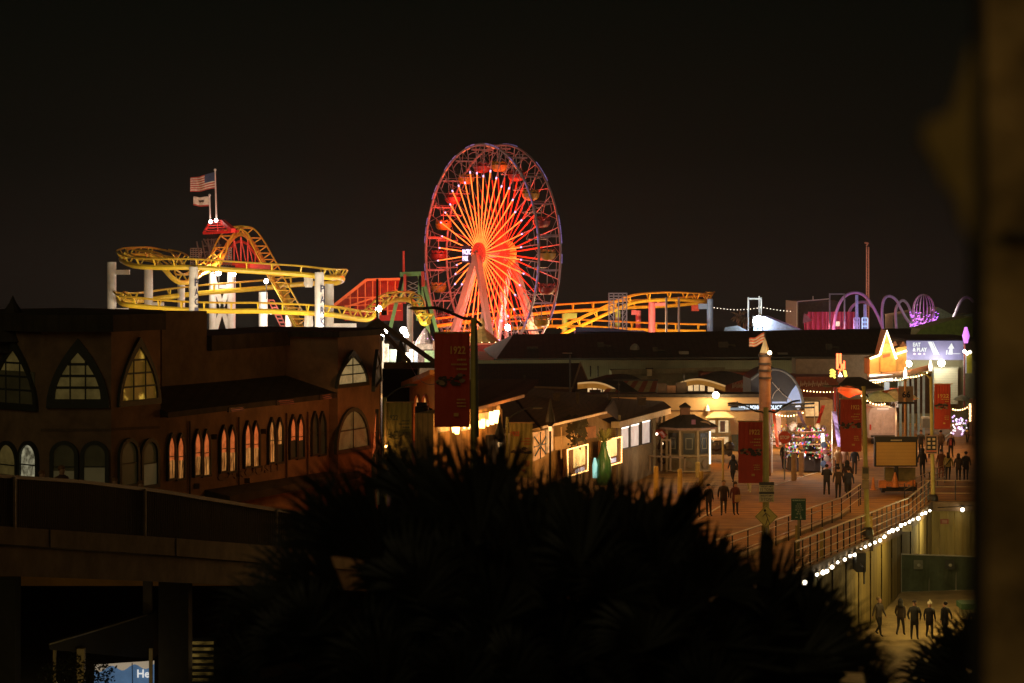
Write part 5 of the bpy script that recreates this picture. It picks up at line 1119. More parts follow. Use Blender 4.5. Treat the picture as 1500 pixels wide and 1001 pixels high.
MB().lathe(c, [(.37, 0), (.37, zt)], 18).build("shaft", M("column_terracotta", (.36, .17, .08), .6), tc_, smooth=True)
mb = MB()
for y in (521, 533, 543, 554): z = P(0, y, 150).z; mb.lathe(c + UP * z, [(.42, -.07), (.42, .07)], 18)
mb.build("band", M("band_dark", (.05, .03, .02), .6), tc_)
MB().lathe(c, [(.36, zt), (.3, zt + .1), (.02, P(0, 494, 150).z)], 4, a0=.3).build("pyramid_cap", M("cap_cream", (.8, .65, .4), .6), tc_)
MB().tube([(c.x + .05, 150, zt + .5), (c.x + .0, 150, P(0, 484, 150).z)], .04, 5).build("flag_mast", dark_steel, tc_)
light(P(1113, 522, 148.6), (1, .85, .5), 10, .1); light(P(1131, 560, 147.5), (1, .2, .06), 16, .2); light(P(1109, 560, 147.5), (1, .7, .3), 12, .2); light(P(1133, 640, 148), (1, .28, .1), 14, .2)
g = thing("wall_lamp", "round warm lamp fixed right of the lit pyramid cap", "lamp", P(1128, 517, 149)); bulb(g, P(1127.5, 517, 149.2), .13, E("cap_lamp", (1, .8, .45), 14))
MB().bar(P(1121, 519, 149.6), P(1127.5, 518.8, 149.3), .06).build("bracket", dark_steel, g); light(P(1128, 517, 148.7), (1, .8, .5), 14, .1)
flag("flag", "small striped flag drooping left from the banded column's mast", P(1119.5, 487, 150), .95, .62, lambda u, j: 0 if j % 4 < 2 else 1, [M("flag_red_lit", (.75, .18, .08), .8), fwh], 150, .45, .12)
light(P(1105, 500, 145), (1, .75, .5), 60, .3)
# souvenir cart
sv = thing("souvenir_cart", "round souvenir cart heaped with hundreds of bright trinkets", "stall", P(1184, 690, 151)); c = P(1184, 0, 153); c.z = 0
MB().lathe(c, [(1.35, .1), (1.3, .95), (1.5, 1.0)], 14, sy=.8).build("counter", M("cart_black", (.03, .02, .02), .6), sv)
MB().lathe(c, [(.25, 1.0), (.25, 2.3)], 8).build("pillar", M("cart_black"), sv)
for z, r_ in ((1.25, 1.55), (1.75, 1.45), (2.2, 1.3), (2.55, 1.05)): MB().lathe(c, [(r_, z), (r_, z + .05)], 16, sy=.8).build("shelf", M("cart_shelf", (.4, .2, .12), .5), sv)
tm = [M("trinket%d" % i, cc, .3) for i, cc in enumerate([(.8, .05, .03), (.85, .5, .05), (.85, .8, .7), (.15, .2, .7), (.6, .1, .4), (.1, .35, .15), (.05, .04, .04)])] + [E("trinket_glow", (1, .85, .65), 2.2)]
mb = MB()
for k in range(420):
    z, r_ = random.choice(((1.25, 1.5), (1.75, 1.42), (2.2, 1.28), (2.6, 1.0), (1.0, 1.45), (1.5, 1.5), (.8, 1.5))); a_ = random.uniform(0, 6.28); mb.cur = random.randrange(8) if k % 9 == 0 else random.randrange(7)
    mb.sph(c + Vector((r_ * math.cos(a_), r_ * .8 * math.sin(a_), z + random.uniform(.02, .2))), random.uniform(.035, .085), 5, 3, (1, 1, random.uniform(.7, 1.6)))
mb.build("trinkets", tm, sv)["kind"] = "stuff"
for x, y, z_, cc in ((-.95, 2.75, .3, (.82, .7, .6)), (-.5, 2.7, .26, (.1, .06, .05)), (.6, 2.75, .2, (.85, .6, .4)), (.95, 2.6, .22, (.2, .12, .1))): MB().sph((c.x + x, c.y, y + .1), z_, 8, 6, (1, 1, 1.1)).build("plush_toy", M("toy%.1f" % x, cc, .9), sv)
for s_, q in ((1, (1.25, 2.3)), (-1, (-1.5, 1.9))): light(c + Vector((q[0], -1.6, q[1])), (1, .85, .7), 48, .12)
light(c + Vector((0, -2.2, 2.6)), (1, .85, .7), 85, .15)
for i, (x0, y0, x1, y1, w_, cc, lb) in enumerate([(1196, 628, 1206, 594, 5, (.8, .06, .03), "tall slanting red pennant behind the souvenir cart"), (1170, 603, 1181, 630, 5, (.45, .35, .6), "slanting lilac pennant over the souvenir cart"), (1222, 603, 1230, 655, 6, (.30, .22, .55), "slim violet pennant beside the slotted red banner"), (1205, 635, 1211, 686, 4, (.8, .75, .75), "pale striped pole banner at the right edge of the souvenir cart"), (1133, 600, 1139, 655, 4, (.8, .12, .04), "red feather banner left of the souvenir cart")]):
    Y = 156 if i < 2 else 152; a, b = P(x0, y0, Y), P(x1, y1, Y); mb = MB(); N = 8; ww = px2m(w_, Y)
    for k in range(N):
        t0, t1 = k / N, (k + 1) / N; p, q = a.lerp(b, t0), a.lerp(b, t1); s0, s1 = math.sin(t0 * 9) * .08, math.sin(t1 * 9) * .08
        mb.quad(p + Vector((-ww / 2, s0, 0)), p + Vector((ww / 2, -s0, 0)), q + Vector((ww / 2, -s1, 0)), q + Vector((-ww / 2, s1, 0)))
    g = thing("pennant", lb, "pennant", Vector((b.x, Y, 0))); mb.build("cloth", M("pennant%d" % i, cc, .6, .45, 5), g); MB().tube([(a.x - ww / 2, Y + .05, 0), Vector((min(a.x, b.x) - ww / 2, Y + .05, max(a.z, b.z)))], .03, 5).build("pole", white_paint, g)
ps = thing("plush_toy_pile", "pink and blue plush toys hanging low by the cart's right side", "toys", P(1210, 685, 150)); mb = MB()
for k, (x, y, r_) in enumerate(((1207, 652, .2), (1209, 662, .16), (1211, 672, .2), (1207, 680, .22), (1213, 681, .24), (1210, 689, .2), (1215, 690, .14))): mb.cur = k % 3; mb.sph(P(x, y, 149), r_, 8, 6)
mb.build("toys", [M("toy_blue", (.2, .35, .75), .8), M("toy_pink", (.85, .4, .45), .8), M("toy_white", (.75, .7, .7), .8)], ps)
light(P(1206, 668, 147), (1, .85, .85), 16, .1)
# stop sign
st = thing("stop_sign", "red octagonal stop sign on a thin pole left of the souvenir cart", "sign", P(1149, 690, 148)); c = P(1149.5, 641, 147)
MB().tube([(c.x, 147.1, 0), (c.x, 147.1, c.z + .3)], .04, 6).build("pole", grey_steel, st)
so = MB().ext([c + Vector((.42 * math.cos(math.pi / 8 + k * math.pi / 4), 0, .40 * math.sin(math.pi / 8 + k * math.pi / 4))) for k in range(8)], (0, .04, 0)).build("face", M("sign_red", (.62, .05, .02), .4), st)
text("STOP", c + Vector((-.29, -.02, -.11)), .58, .22, bold=.03).build("lettering", M("sign_letter_white", (.75, .6, .5), .5), so)
# posts / bollards
for i, (px, yt, yb, lb) in enumerate([(961, 683, 730, "yellow bollard farthest left, below the scooters"), (996, 687, 724, "yellow bollard in front of the kiosk's left corner"), (1027, 690, 712, "short yellow bollard in front of the kiosk's right corner"), (1022, 677, 700, "pale post directly against the kiosk's front"), (1059, 644, 706, "tall thin yellow pole right of the kiosk"), (1163, 665, 704, "left stout wooden bollard before the souvenir cart"), (1174, 663, 697, "middle wooden bollard before the souvenir cart"), (1201, 668, 692, "right wooden bollard before the souvenir cart"), (1191, 668, 690, "dark slim bollard before the souvenir cart"), (1230, 667, 692, "wooden bollard under the slotted red banner"), (1344, 585, 630, "yellow bollard beside the route number sign"), (1393, 578, 608, "thick pale yellow pillar by the roller shutter")]):
    Y = 13 * F / (yb - HY); a = P(px, yt, Y); r_ = .14 if i not in (5, 6, 9) else .17
    if i == 4: r_ = .07
    if i == 11: r_ = .35
    o = MB().lathe((a.x, Y, 0), [(r_, 0), (r_, a.z - .08), (r_ * .8, a.z)], 10).build("bollard", bollard_m if i not in (5, 6, 7, 8, 9) else M("bollard_wood", (.40, .24, .10), .7), smooth=False); tag(o, lb, "bollard", "bollards on the deck")

# ---------------------------------------------------------------- red canopy, neon, lit booth, direction sign
rcan = thing("red_canopy", "arched canopy glowing red underneath with a dark top", "canopy", P(1258, 620, 160))
ed = catmull([P(x, y, 158) for x, y in ((1226, 567), (1238, 564), (1250, 566), (1262, 572), (1272, 582))], 5)
mb = MB()
ed2 = catmull([P(x, y, 161) for x, y in ((1227, 574), (1236, 580), (1244, 583), (1252, 580), (1262, 576))], 5)
for i in range(len(ed) - 1): mb.quad(ed[i], ed[i + 1], ed2[i + 1], ed2[i])
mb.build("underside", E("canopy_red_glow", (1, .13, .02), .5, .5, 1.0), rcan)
MB().tube(ed, .06, 5).build("frame", dark_steel, rcan)
MB().add([P(1240, 553, 162), P(1260, 552, 162), P(1295, 568, 158), P(1266, 571, 158), P(1226, 566, 158), P(1266, 574, 158), P(1295, 571, 158)], [(0, 1, 2, 3), (0, 3, 4), (3, 2, 6, 5)]).build("top", M("canopy_top", (.12, .09, .07), .7), rcan)
light(P(1250, 590, 160), (1, .2, .05), 60, .2)
MB().tube([P(1226, 570, 158), P(1226, 640, 158)], .05, 5).build("post", dark_steel, rcan)
MB().pbox(1222, 1228, 568, 640, 162, .3).build("pillar", M("pillar_red", (.35, .05, .03), .7), rcan)
nn = thing("neon_sign", "red neon sign with two tall strokes over scribbled tubes", "sign", P(1231, 560, 190)); Yn = 188; nr = E("neon_red", (1, .10, .03), 6); mb = MB()
for x in (1226, 1230.3): mb.tube([P(x, 518, Yn), P(x, 541 if x < 1229 else 533, Yn)], .06, 5); mb.tube([P(x + 1.6, 518, Yn), P(x + 1.6, 536, Yn)], .04, 5)
mb.tube([P(x, y, Yn) for x, y in ((1228, 534), (1227, 540), (1231, 542), (1229, 547))], .06, 5); mb.tube([P(1233, 534 , Yn), P(1232, 542, Yn), P(1235, 543, Yn), P(1235, 534, Yn), P(1233, 534, Yn)], .06, 5); mb.tube([P(1236.5, 529, Yn), P(1236.5, 541, Yn)], .07, 5)
mb.build("red_tubing", nr, nn)
mb = MB(); mb.tube([P(1229, 552, Yn), P(1231, 547, Yn), P(1233, 552, Yn)], .07, 5); mb.build("white_tubing", E("neon_white", (1, .9, .8), 5), nn)
MB().tube([P(1237, 543, Yn), P(1239, 552, Yn)], .12, 5).build("yellow_tubing", E("neon_yellow", (1, .75, .1), 3), nn)
mb = MB()
for k in range(3): mb.tube(catmull([P(1216, 544 + k * 4, Yn), P(1219, 542 + k * 4, Yn), P(1223.5, 546 + k * 4, Yn)], 4), .09, 5)
mb.build("yellow_swirl", E("neon_lime", (.85, .75, .12), 1.6), nn)
MB().pbox(1226, 1237, 536, 560, Yn + .3, .3).build("backing", M("neon_back", (.03, .01, .01), .6), nn); MB().pbox(1229, 1234, 560, 640, Yn + .2, .3).build("mast", dark_steel, nn)
light(P(1231, 536, Yn - 2), (1, .12, .04), 60, .3)
tb = thing("lit_gable_booth", "pointed gable booth outlined in brilliant warm lights", "booth", P(1300, 620, 186)); Yb = 186
bw = M("booth_cream", (.72, .45, .18), .7, .15, 1.5)
MB().ext([P(1274, 526, Yb + .6), P(1290, 521, Yb + .6), P(1290, 548, Yb + .6), P(1274, 549, Yb + .6)], (0, 3, 0)).build("left_wall", bw, tb)
MB().ext([P(1299, 484, Yb), P(1312, 524, Yb), P(1312, 545, Yb), P(1290, 545, Yb), P(1290, 519, Yb)], (0, 3, 0)).build("gable_wall", M("booth_ochre", (.55, .28, .09), .7), tb)
MB().ext([P(1312, 510, Yb + .6), P(1328, 507, Yb + .6), P(1328, 542, Yb + .6), P(1312, 545, Yb + .6)], (0, 3, 0)).build("right_wall", bw, tb)
mb = MB(); mb.tube([P(1289, 520, Yb - .15), P(1299, 485, Yb - .15), P(1313, 526, Yb - .15)], .09, 6); mb.tube([P(1274.5, 525.5, Yb + .4), P(1289, 520.5, Yb + .4)], .08, 6); mb.tube([P(1313, 519, Yb + .4), P(1328, 514, Yb + .4)], .08, 6); mb.build("light_strip", E("booth_strip", (1, .75, .4), 7), tb)
MB().ext([P(1292.5, 507, Yb - .1), P(1299, 503, Yb - .1), P(1306, 507, Yb - .1), P(1306, 516, Yb - .1), P(1292.5, 517, Yb - .1)], (0, .05, 0)).build("window", E("booth_window", (1, .5, .15), .8, .5, 4), tb)
MB().ext([P(1293, 520, Yb - .1), P(1304, 518, Yb - .1), P(1304, 522, Yb - .1), P(1293, 525, Yb - .1)], (0, .05, 0)).build("sill", M("booth_red", (.5, .08, .04), .6), tb)
for x0, x1 in ((1308, 1315), (1318, 1328)): MB().ext([P(x0, 508, Yb - .3), P((x0 + x1) / 2, 500, Yb - .3), P(x1, 506, Yb - .3)], (0, 2, 0)).build("gablet", M("gablet_brown", (.15, .07, .05), .7), tb)
for x, y, e_ in ((1281, 535, 90), (1299, 515, 110), (1320, 527, 90)): light(P(x, y, Yb - 1.4), (1, .6, .22), e_, .2)
pv = thing("market_pavilion", "open pavilion with a low orange-lit roof and blue posts", "pavilion", P(1330, 620, 182))
MB().add([P(1270, 548, 184), P(1330, 543, 184), P(1366, 533, 184), P(1362, 542, 178), P(1330, 552, 177), P(1270, 557, 178)], [(0, 1, 4, 5), (1, 2, 3, 4)]).build("roof", M("pavilion_roof", (.62, .22, .10), .7), pv)
MB().pbox(1315, 1366, 546, 606, 190, .3).build("backdrop", M("pavilion_back", (.07, .045, .03), .8), pv)  # dark sheet added as the shade in the gaps between the posts
for x in (1319, 1330, 1337, 1345.5, 1353, 1366): MB().bar(P(x, 547, 182), (P(x, 0, 182).x, 182, 0), .17).build("post", M("blue_post", (.22, .34, .46), .5), pv)
for i, (x0, x1, y0, y1, cc, s_) in enumerate(((1316, 1328, 552, 566, (.4, .5, .4), .3), (1330, 1341, 546, 554, (.4, .55, .45), .3), (1304, 1316, 583, 597, (.9, .8, .7), .5), (1316, 1322, 560, 580, (.95, .85, .7), .8), (1303, 1318, 569, 578, (1, .15, .05), .6), (1296, 1303, 560, 575, (.5, .65, .8), .5))): MB().pbox(x0, x1, y0, y1, 186, .3).build("stall_panel", E("pavilion%d" % i, cc, s_, .4, 2), pv)
sg_ = MB().pbox(1274.5, 1308, 549, 558.5, 180.5, .3).build("light_box", E("lightbox_white", (1, .97, .85), 1.6, .1, 3), pv)
mb = MB()
for k in range(14): mb.pbox(1277.5 + k * 2.0, 1278.6 + k * 2.0, 552.5, 554.5, 180.45, .03)
mb.build("lettering", M("letter_grey", (.3, .3, .28), .6), sg_)
lb_ = MB().pbox(1309, 1315.5, 549, 558.5, 180.4, .3).build("dice_sign", black, pv); mb = MB()
for x, y in ((1310.5, 551.5), (1314, 551.5), (1312.2, 554), (1310.5, 556.5), (1314, 556.5)): mb.sph(P(x, y, 180.3), .05, 6, 4)
mb.build("dots", E("dot_white", (1, 1, .9), 2.5), lb_)
light(P(1310, 575, 178), (1, .6, .25), 200, .4); light(P(1340, 575, 176), (1, .72, .4), 110, .4); light(P(1290, 590, 174), (1, .6, .3), 70, .4)
for x, yt, lb in ((1326, 543, "left white pointed lantern before the pavilion"), (1363, 532, "white pointed lantern on the pole by the red banner")):
    g = thing("post_lantern", lb, "lantern", P(x, yt + 5, 160)); MB().lathe(P(x, yt + 5, 160), [(.09, -.3), (.13, 0), (.1, .2), (.02, .45)], 8).build("glass", E("lantern_white", (1, .88, .72), 3.2), g); MB().lathe(P(x, yt + 12, 160), [(.14, -.15), (.12, .02)], 8).build("cap", post_yel, g)
    if 'left' in lb: MB().tube([P(x, yt + 12, 160), (P(x, 0, 160).x, 160, 0)], .08, 8).build("post", M("orange_post", (.65, .35, .1), .6), g)
uz_ = thing("striped_umbrella", "orange and white market umbrella behind the white van", "umbrella", P(1313, 610, 172)); c = P(1312, 569, 172); mb = MB(); N = 8
for k in range(N):
    a0, a1 = 2 * math.pi * k / N, 2 * math.pi * (k + 1) / N; mb.cur = k % 2
    f_ = lambda a, r_, z: c + Vector((math.cos(a) * r_, math.sin(a) * r_, z)); mb.quad(f_(a0, 1.7, -.75), f_(a1, 1.7, -.75), f_(a1, .8, -.15), f_(a0, .8, -.15)); mb.add([f_(a0, .8, -.15), f_(a1, .8, -.15), c], [(0, 1, 2)])
mb.build("canopy", [M("umb_orange", (.85, .20, .05), .7), M("umb_cream", (.75, .65, .4), .7)], uz_); MB().tube([c, (c.x, 172, 0)], .04, 6).build("pole", white_paint, uz_)
MB().lathe(P(1287, 575, 171) , [(1.5, -.6), (.7, -.1), (.02, .1)], 8).build("canopy", M("umb_pale", (.5, .6, .35), .7), uz_)
# direction sign building
ds = thing("direction_building", "plain hall carrying a wide blue-lilac direction sign above its roller shutter", "building", P(1375, 620, 202))
MB().box(P(1328, 0, 200).x, P(1440, 0, 200).x, 200, 214, 0, P(0, 500, 200).z).build("wall", M("hall_olive", (.20, .18, .10), .8, .15, 1), ds)
MB().box(P(1328, 0, 200).x, P(1440, 0, 200).x, 199.8, 214, P(0, 500, 200).z, P(0, 497, 200).z).build("roof_edge", roof_dark, ds)
bd = MB().pbox(1328, 1412.5, 499.5, 527.5, 199.2, .25).build("sign_board", E("sign_lilac", (.30, .29, .56), .42, .18, .5), ds)
lt = E("sign_pale", (.80, .86, .9), .62)
text("EAT\n& PLAY", P(1337, 515.5, 199.1), px2m(21, 199), px2m(13.5, 199), bold=.045).build("lettering", lt, bd)
mb = MB(); mb.ext([P(1359, 500.5, 199.12), P(1367, 500.5, 199.12), P(1376, 520, 199.12), P(1368, 520, 199.12)], (0, .04, 0))
mb.ext([P(1394, 502.5, 199.12), P(1398, 511, 199.12), P(1395.5, 511, 199.12), P(1395.5, 519.5, 199.12), P(1389, 519.5, 199.12), P(1391, 511, 199.12), P(1388.5, 511, 199.12)], (0, .04, 0)); mb.ext([P(1386.5, 513, 199.12), P(1388, 513, 199.12), P(1387.5, 519.5, 199.12), P(1385.8, 519.5, 199.12)], (0, .04, 0))
for k in range(7): mb.pbox(1396.5 + k * 1.5, 1397.4 + k * 1.5, 517.5, 519, 199.1, .03)
mb.build("arrow_and_lane", lt, bd)
mb = MB(); mb.ext([P(1364.8, 500.5, 199.1), P(1365.6, 500.5, 199.1), P(1374.5, 520, 199.1), P(1373.7, 520, 199.1)], (0, .01, 0)); mb.build("lane_line", E("sign_lilac"), bd)
mb = MB()
for x, sx_ in ((1339.5, 1), (1347, 1.3), (1354, .7)): mb.sph(P(x, 518.7, 199.05), .11, 8, 4, (sx_, .3, .8))
mb.build("icons", E("icon_pink", (.95, .7, .75), .9), bd)
MB().pbox(1366, 1404, 538, 592, 199.7, .35).build("shutter_frame", M("shutter_frame", (.35, .34, .25), .7), ds)
MB().pbox(1368, 1403, 540, 592, 199.5, .25).build("shutter", M("shutter_cream", (.55, .52, .38), .6, .1, 1, planks=('Z', 2.2, .25)), ds)
g = thing("wall_lamp", "blazing white lamp under the blue direction sign", "lamp", P(1379, 532, 198.5)); bulb(g, P(1379, 532, 198.3), .3, hot_white); MB().bar(P(1379, 530, 199.4), P(1379, 530, 198.5), .1).build("bracket", dark_steel, g); light(P(1379, 534, 197.2), (1, .9, .6), 110, .3)
g = thing("wall_lamp", "bright lamp at the left lower corner of the blue direction sign", "lamp", P(1331, 533, 198.5)); bulb(g, P(1331, 533, 198.3), .26, hot_white); MB().bar(P(1331, 530, 199.4), P(1331, 530, 198.5), .1).build("bracket", dark_steel, g); light(P(1331, 535, 197.2), (1, .8, .45), 60, .3)
yb_ = thing("yellow_sign_stack", "tall yellow and pink lit signs at the right edge of the picture", "sign", P(1418, 600, 196))
MB().pbox(1416, 1424, 518, 547, 195, .5).build("yellow_panel", E("yellow_panel", (.55, .45, .04), .6, .3, 1), yb_); MB().pbox(1414, 1416, 522, 547, 195, .4).build("white_panel", E("white_panel", (.7, .65, .7), .6), yb_)
MB().pbox(1412.3, 1414, 480, 600, 195, .3).build("mast", M("mast_maroon", (.4, .08, .08), .6), yb_); MB().lathe(P(1415, 492, 195), [(.15, -.6), (.3, 0), (.1, .7)], 8).build("violet_lamp", E("violet_lamp", (.8, .25, 1), 2.2), yb_)
for x, y in ((1413, 515), (1417, 518), (1421, 516)): MB().sph(P(x, y, 194.6), .15, 6, 4).build("globe_lamp", bulb_white, yb_)
bs_ = thing("bulb_column", "stack of warm bulbs outlining a stall at the right edge", "lamp", P(1421, 620, 170))
for k in range(8): MB().sph(P(1421 + .3 * (k % 2), 593 + k * 3.3, 170), .09, 6, 4).build("bulb", bulb_warm, bs_)
MB().pbox(1424, 1440, 585, 640, 170.3, 1).build("stall_side", M("stall_brown", (.12, .06, .03), .8), bs_); light(P(1415, 606, 168), WARM, 60, .3)
g = thing("glitter_stall", "low stall of violet and white sparkling lights behind the walkers", "stall", P(1405, 640, 178)); mb = MB()
for k in range(44): mb.cur = k % 2; mb.sph(P(random.gauss(1405, 6), random.gauss(624, 6), 174 + random.uniform(-1, 1)), .07, 5, 3)
mb.build("lights", [E("sparkle_violet", (.75, .5, 1), 2), E("sparkle_white", (1, .9, 1), 1.6)], g)["kind"] = "stuff"; MB().pbox(1398, 1412, 630, 640, 175, 1).build("table", M("table_pink", (.4, .3, .35), .7), g)
# white van and number sign
vn = thing("white_van", "tall white van seen from behind, tinted lilac and orange by the lights", "van", P(1297, 642, 178)); van_m = M("van_white", (.60, .50, .52), .35, .06, 2)
prof = [(1273, 642), (1273, 606), (1275.5, 599), (1280, 597), (1306, 597), (1312, 599), (1314, 606), (1314, 642)]
MB().ext([P(x, y, 176) for x, y in prof], (0, 4.8, 0)).build("body", van_m, vn)
MB().pbox(1285, 1302, 598.6, 600, 175.9, .1).build("roof_trim", E("van_trim", (1, .8, .6), .8), vn)
for x0, x1 in ((1277, 1291), (1294, 1309)): MB().pbox(x0, x1, 604, 636, 175.93, .05).build("rear_door", M("van_white2", (.55, .45, .46), .4), vn)
for x0 in (1274, 1311): MB().pbox(x0, x0 + 2, 622, 630, 175.9, .06).build("tail_light", M("tail_red", (.6, .05, .02), .3), vn)
for x0 in (1277, 1305): MB().tube([P(x0, 644, 177), P(x0 + 5, 644, 177)], .35, 12).build("wheel", black, vn)
MB().pbox(1269.5, 1272, 610, 618, 177.5, .2).build("mirror", black, vn); MB().pbox(1276, 1311, 638, 641, 175.7, .2).build("bumper", dark_steel, vn)
light(P(1292, 618, 168), (.9, .65, .75), 45, .4); light(P(1316, 612, 172), (1, .5, .2), 40, .3)
ns = thing("route_sign", "brown sign board reading 66 on a dark post", "sign", P(1327, 628, 160))
MB().pbox(1316, 1338, 566, 589, 160, .1).build("board", M("board_brown", (.30, .20, .10), .7), ns); text("66", P(1321.5, 583, 159.9), px2m(12, 160), px2m(10, 160), bold=.03).build("lettering", black, ns)
MB().tube([P(1327.5, 589, 160.2), (P(1327.5, 0, 160).x, 160.2, 0)], .08, 6).build("post", dark_steel, ns); MB().pbox(1315, 1339, 589, 592, 159.9, .15).build("frame", dark_steel, ns); light(P(1327, 580, 156), WARM, 12, .2)
# planters, hedges and tables in the crowd
for i, (x0, x1, y0, y1, Y, lb) in enumerate(((1268, 1290, 588, 600, 184, "dark shrub hedge behind the white van's left corner"), (1292, 1312, 585, 599, 186, "dark shrub hedge behind the white van's right corner"))):
    mb = MB()
    for k in range(160): q = P(random.uniform(x0, x1), random.uniform(y0, y1), Y + random.uniform(-.5, .5)); s_ = .18; mb.add([q, q + Vector((s_, random.uniform(-s_, s_), random.uniform(-s_, s_))), q + Vector((random.uniform(-s_, s_), 0, s_))], [(0, 1, 2)])
    tag(mb.build("hedge", M("hedge_brown", (.09, .05, .025), .9)), lb, "hedge")
tbk = thing("utility_box", "grey-green utility cabinet on the deck left of the right banner", "cabinet", P(1357, 625, 176)); MB().pbox(1352, 1363, 614, 627, 176, 1).build("body", M("cabinet_grey", (.12, .12, .10), .7), tbk); MB().pbox(1352.5, 1363.5, 611.5, 614, 176.1, 1).build("lid", M("cabinet_lid", (.3, .28, .24), .6), tbk)
for x, y, e_, c_ in ((1350, 640, 190, (1, .45, .13)), (1300, 660, 80, SOD), (1395, 650, 190, (1, .45, .14)), (1380, 600, 120, (1, .65, .3))): Y = 165; light((P(x, 0, Y).x, Y, 5.0), c_, e_, .5)
# message trailer
mt = thing("message_trailer", "amber message board raised on an orange trailer", "trailer", P(1313, 715, 138)); Yt = 138
MB().pbox(1281, 1344, 640, 684, Yt, .35).build("frame", black, mt)
MB().pbox(1284, 1341.5, 648, 682, Yt - .12, .08).build("screen", M("board_amber", (.55, .33, .07), .55, .06, 1, planks=('Z', 1.6, .12)), mt)
mb = MB()
for k in range(11): mb.pbox(1305 + k * 1.5, 1306 + k * 1.5, 644.3, 646.2, Yt - .05, .03)
mb.build("lettering", M("letter_pale", (.7, .6, .4), .6), mt)
MB().pbox(1311, 1316, 684, 706, Yt + .1, .25).build("mast", black, mt); MB().pbox(1296, 1341, 685, 706, Yt + .9, .3).build("cabinet", M("olive_cabinet", (.28, .22, .08), .7, planks=('Z', 3, .2)), mt)
mb = MB(); mb.pbox(1290, 1341, 706, 710, Yt - .5, .5); mb.pbox(1288, 1298, 704, 715, Yt - .7, .4); mb.pbox(1334, 1341, 704, 713, Yt - .7, .4); mb.lathe(P(1311, 706, Yt - .6), [(.22, -.3), (.16, .1), (.05, .5), (.02, .55)], 8); mb.pbox(1298, 1330, 711, 713, Yt - .6, .3); mb.build("chassis", M("trailer_orange", (.75, .26, .06), .5), mt)
for x in (1291, 1337): MB().tube([P(x, 714, Yt - .4), P(x + 5, 714, Yt - .4)], .3, 12).build("wheel", black, mt)
MB().pbox(1292, 1338, 714, 720, Yt - .3, 1).build("underbody", black, mt)
light(P(1305, 655, 130), (1, .6, .2), 110, .4); light(P(1310, 700, 133), (1, .5, .2), 16, .3)
cn = thing("traffic_cone", "worn orange traffic cone left of the message trailer", "cone", P(1279, 716, 138)); c = P(1279, 718, 137); MB().lathe(c, [(.22, 0), (.2, .04), (.13, .05), (.04, .7), (.02, .72)], 10).build("cone", M("trailer_orange"), cn)
rp_ = thing("painted_light_patch", "orange triangle painted as a patch of light on the dark platform at the right", "light patch", P(1410, 735, 140)); MB().add([P(1396, 722, 142), P(1424, 710, 146), P(1424, 722, 142)], [(0, 1, 2)]).build("surface", M("lit_deck_orange", (.5, .3, .12), .8), rp_)  # flat triangle coloured as a pool of light on the deck
# ---------------------------------------------------------------- lamp posts, banners, signs on them
def bars(mb, x0, x1, y0, n, Y, gap=2.6, h=1.1, seed=0):
    rnd = random.Random(seed)
    for k in range(n):
        x = x0 + (x1 - x0) * rnd.uniform(0, .2)
        while x < x1 - 1: w_ = rnd.uniform(1.2, 3.2); mb.pbox(x, min(x + w_, x1), y0 + k * gap, y0 + k * gap + h, Y, .01); x += w_ + .7
def lamp_post(label, x, yt, Y, r=.09, zbase=None, arm=None, lab_mat=None, xb=None):
    g = thing("lamp_post", label, "lamp post", Vector((P(x, 0, Y).x, Y, 0)), "green-yellow lamp posts"); zb = zbase if zbase is not None else dz(Y)
    a = P(x, yt, Y); b = P(xb or x, 0, Y)
    MB().tube([(b.x, Y, zb), (a.x, Y, a.z)], r * 1.2, 10, r2=r * .85).build("pole", lab_mat or post_yel, g); MB().lathe((b.x, Y, zb), [(.28, 0), (.26, .25), (.15, .35)], 10).build("base", dark_steel, g)
    if arm: 
        MB().tube(catmull([P(*q, Y) for q in arm], 4), .05 if Y < 80 else .032, 6).build("arm", dark_steel if Y > 60 else grey_steel, g)
        q = P(*arm[-1], Y); MB().sph(q, .10, 8, 5, (2.4, .9, .5)).build("lamp_head", M("lamp_head_grey", (.15, .13, .1), .5), g)
    return g
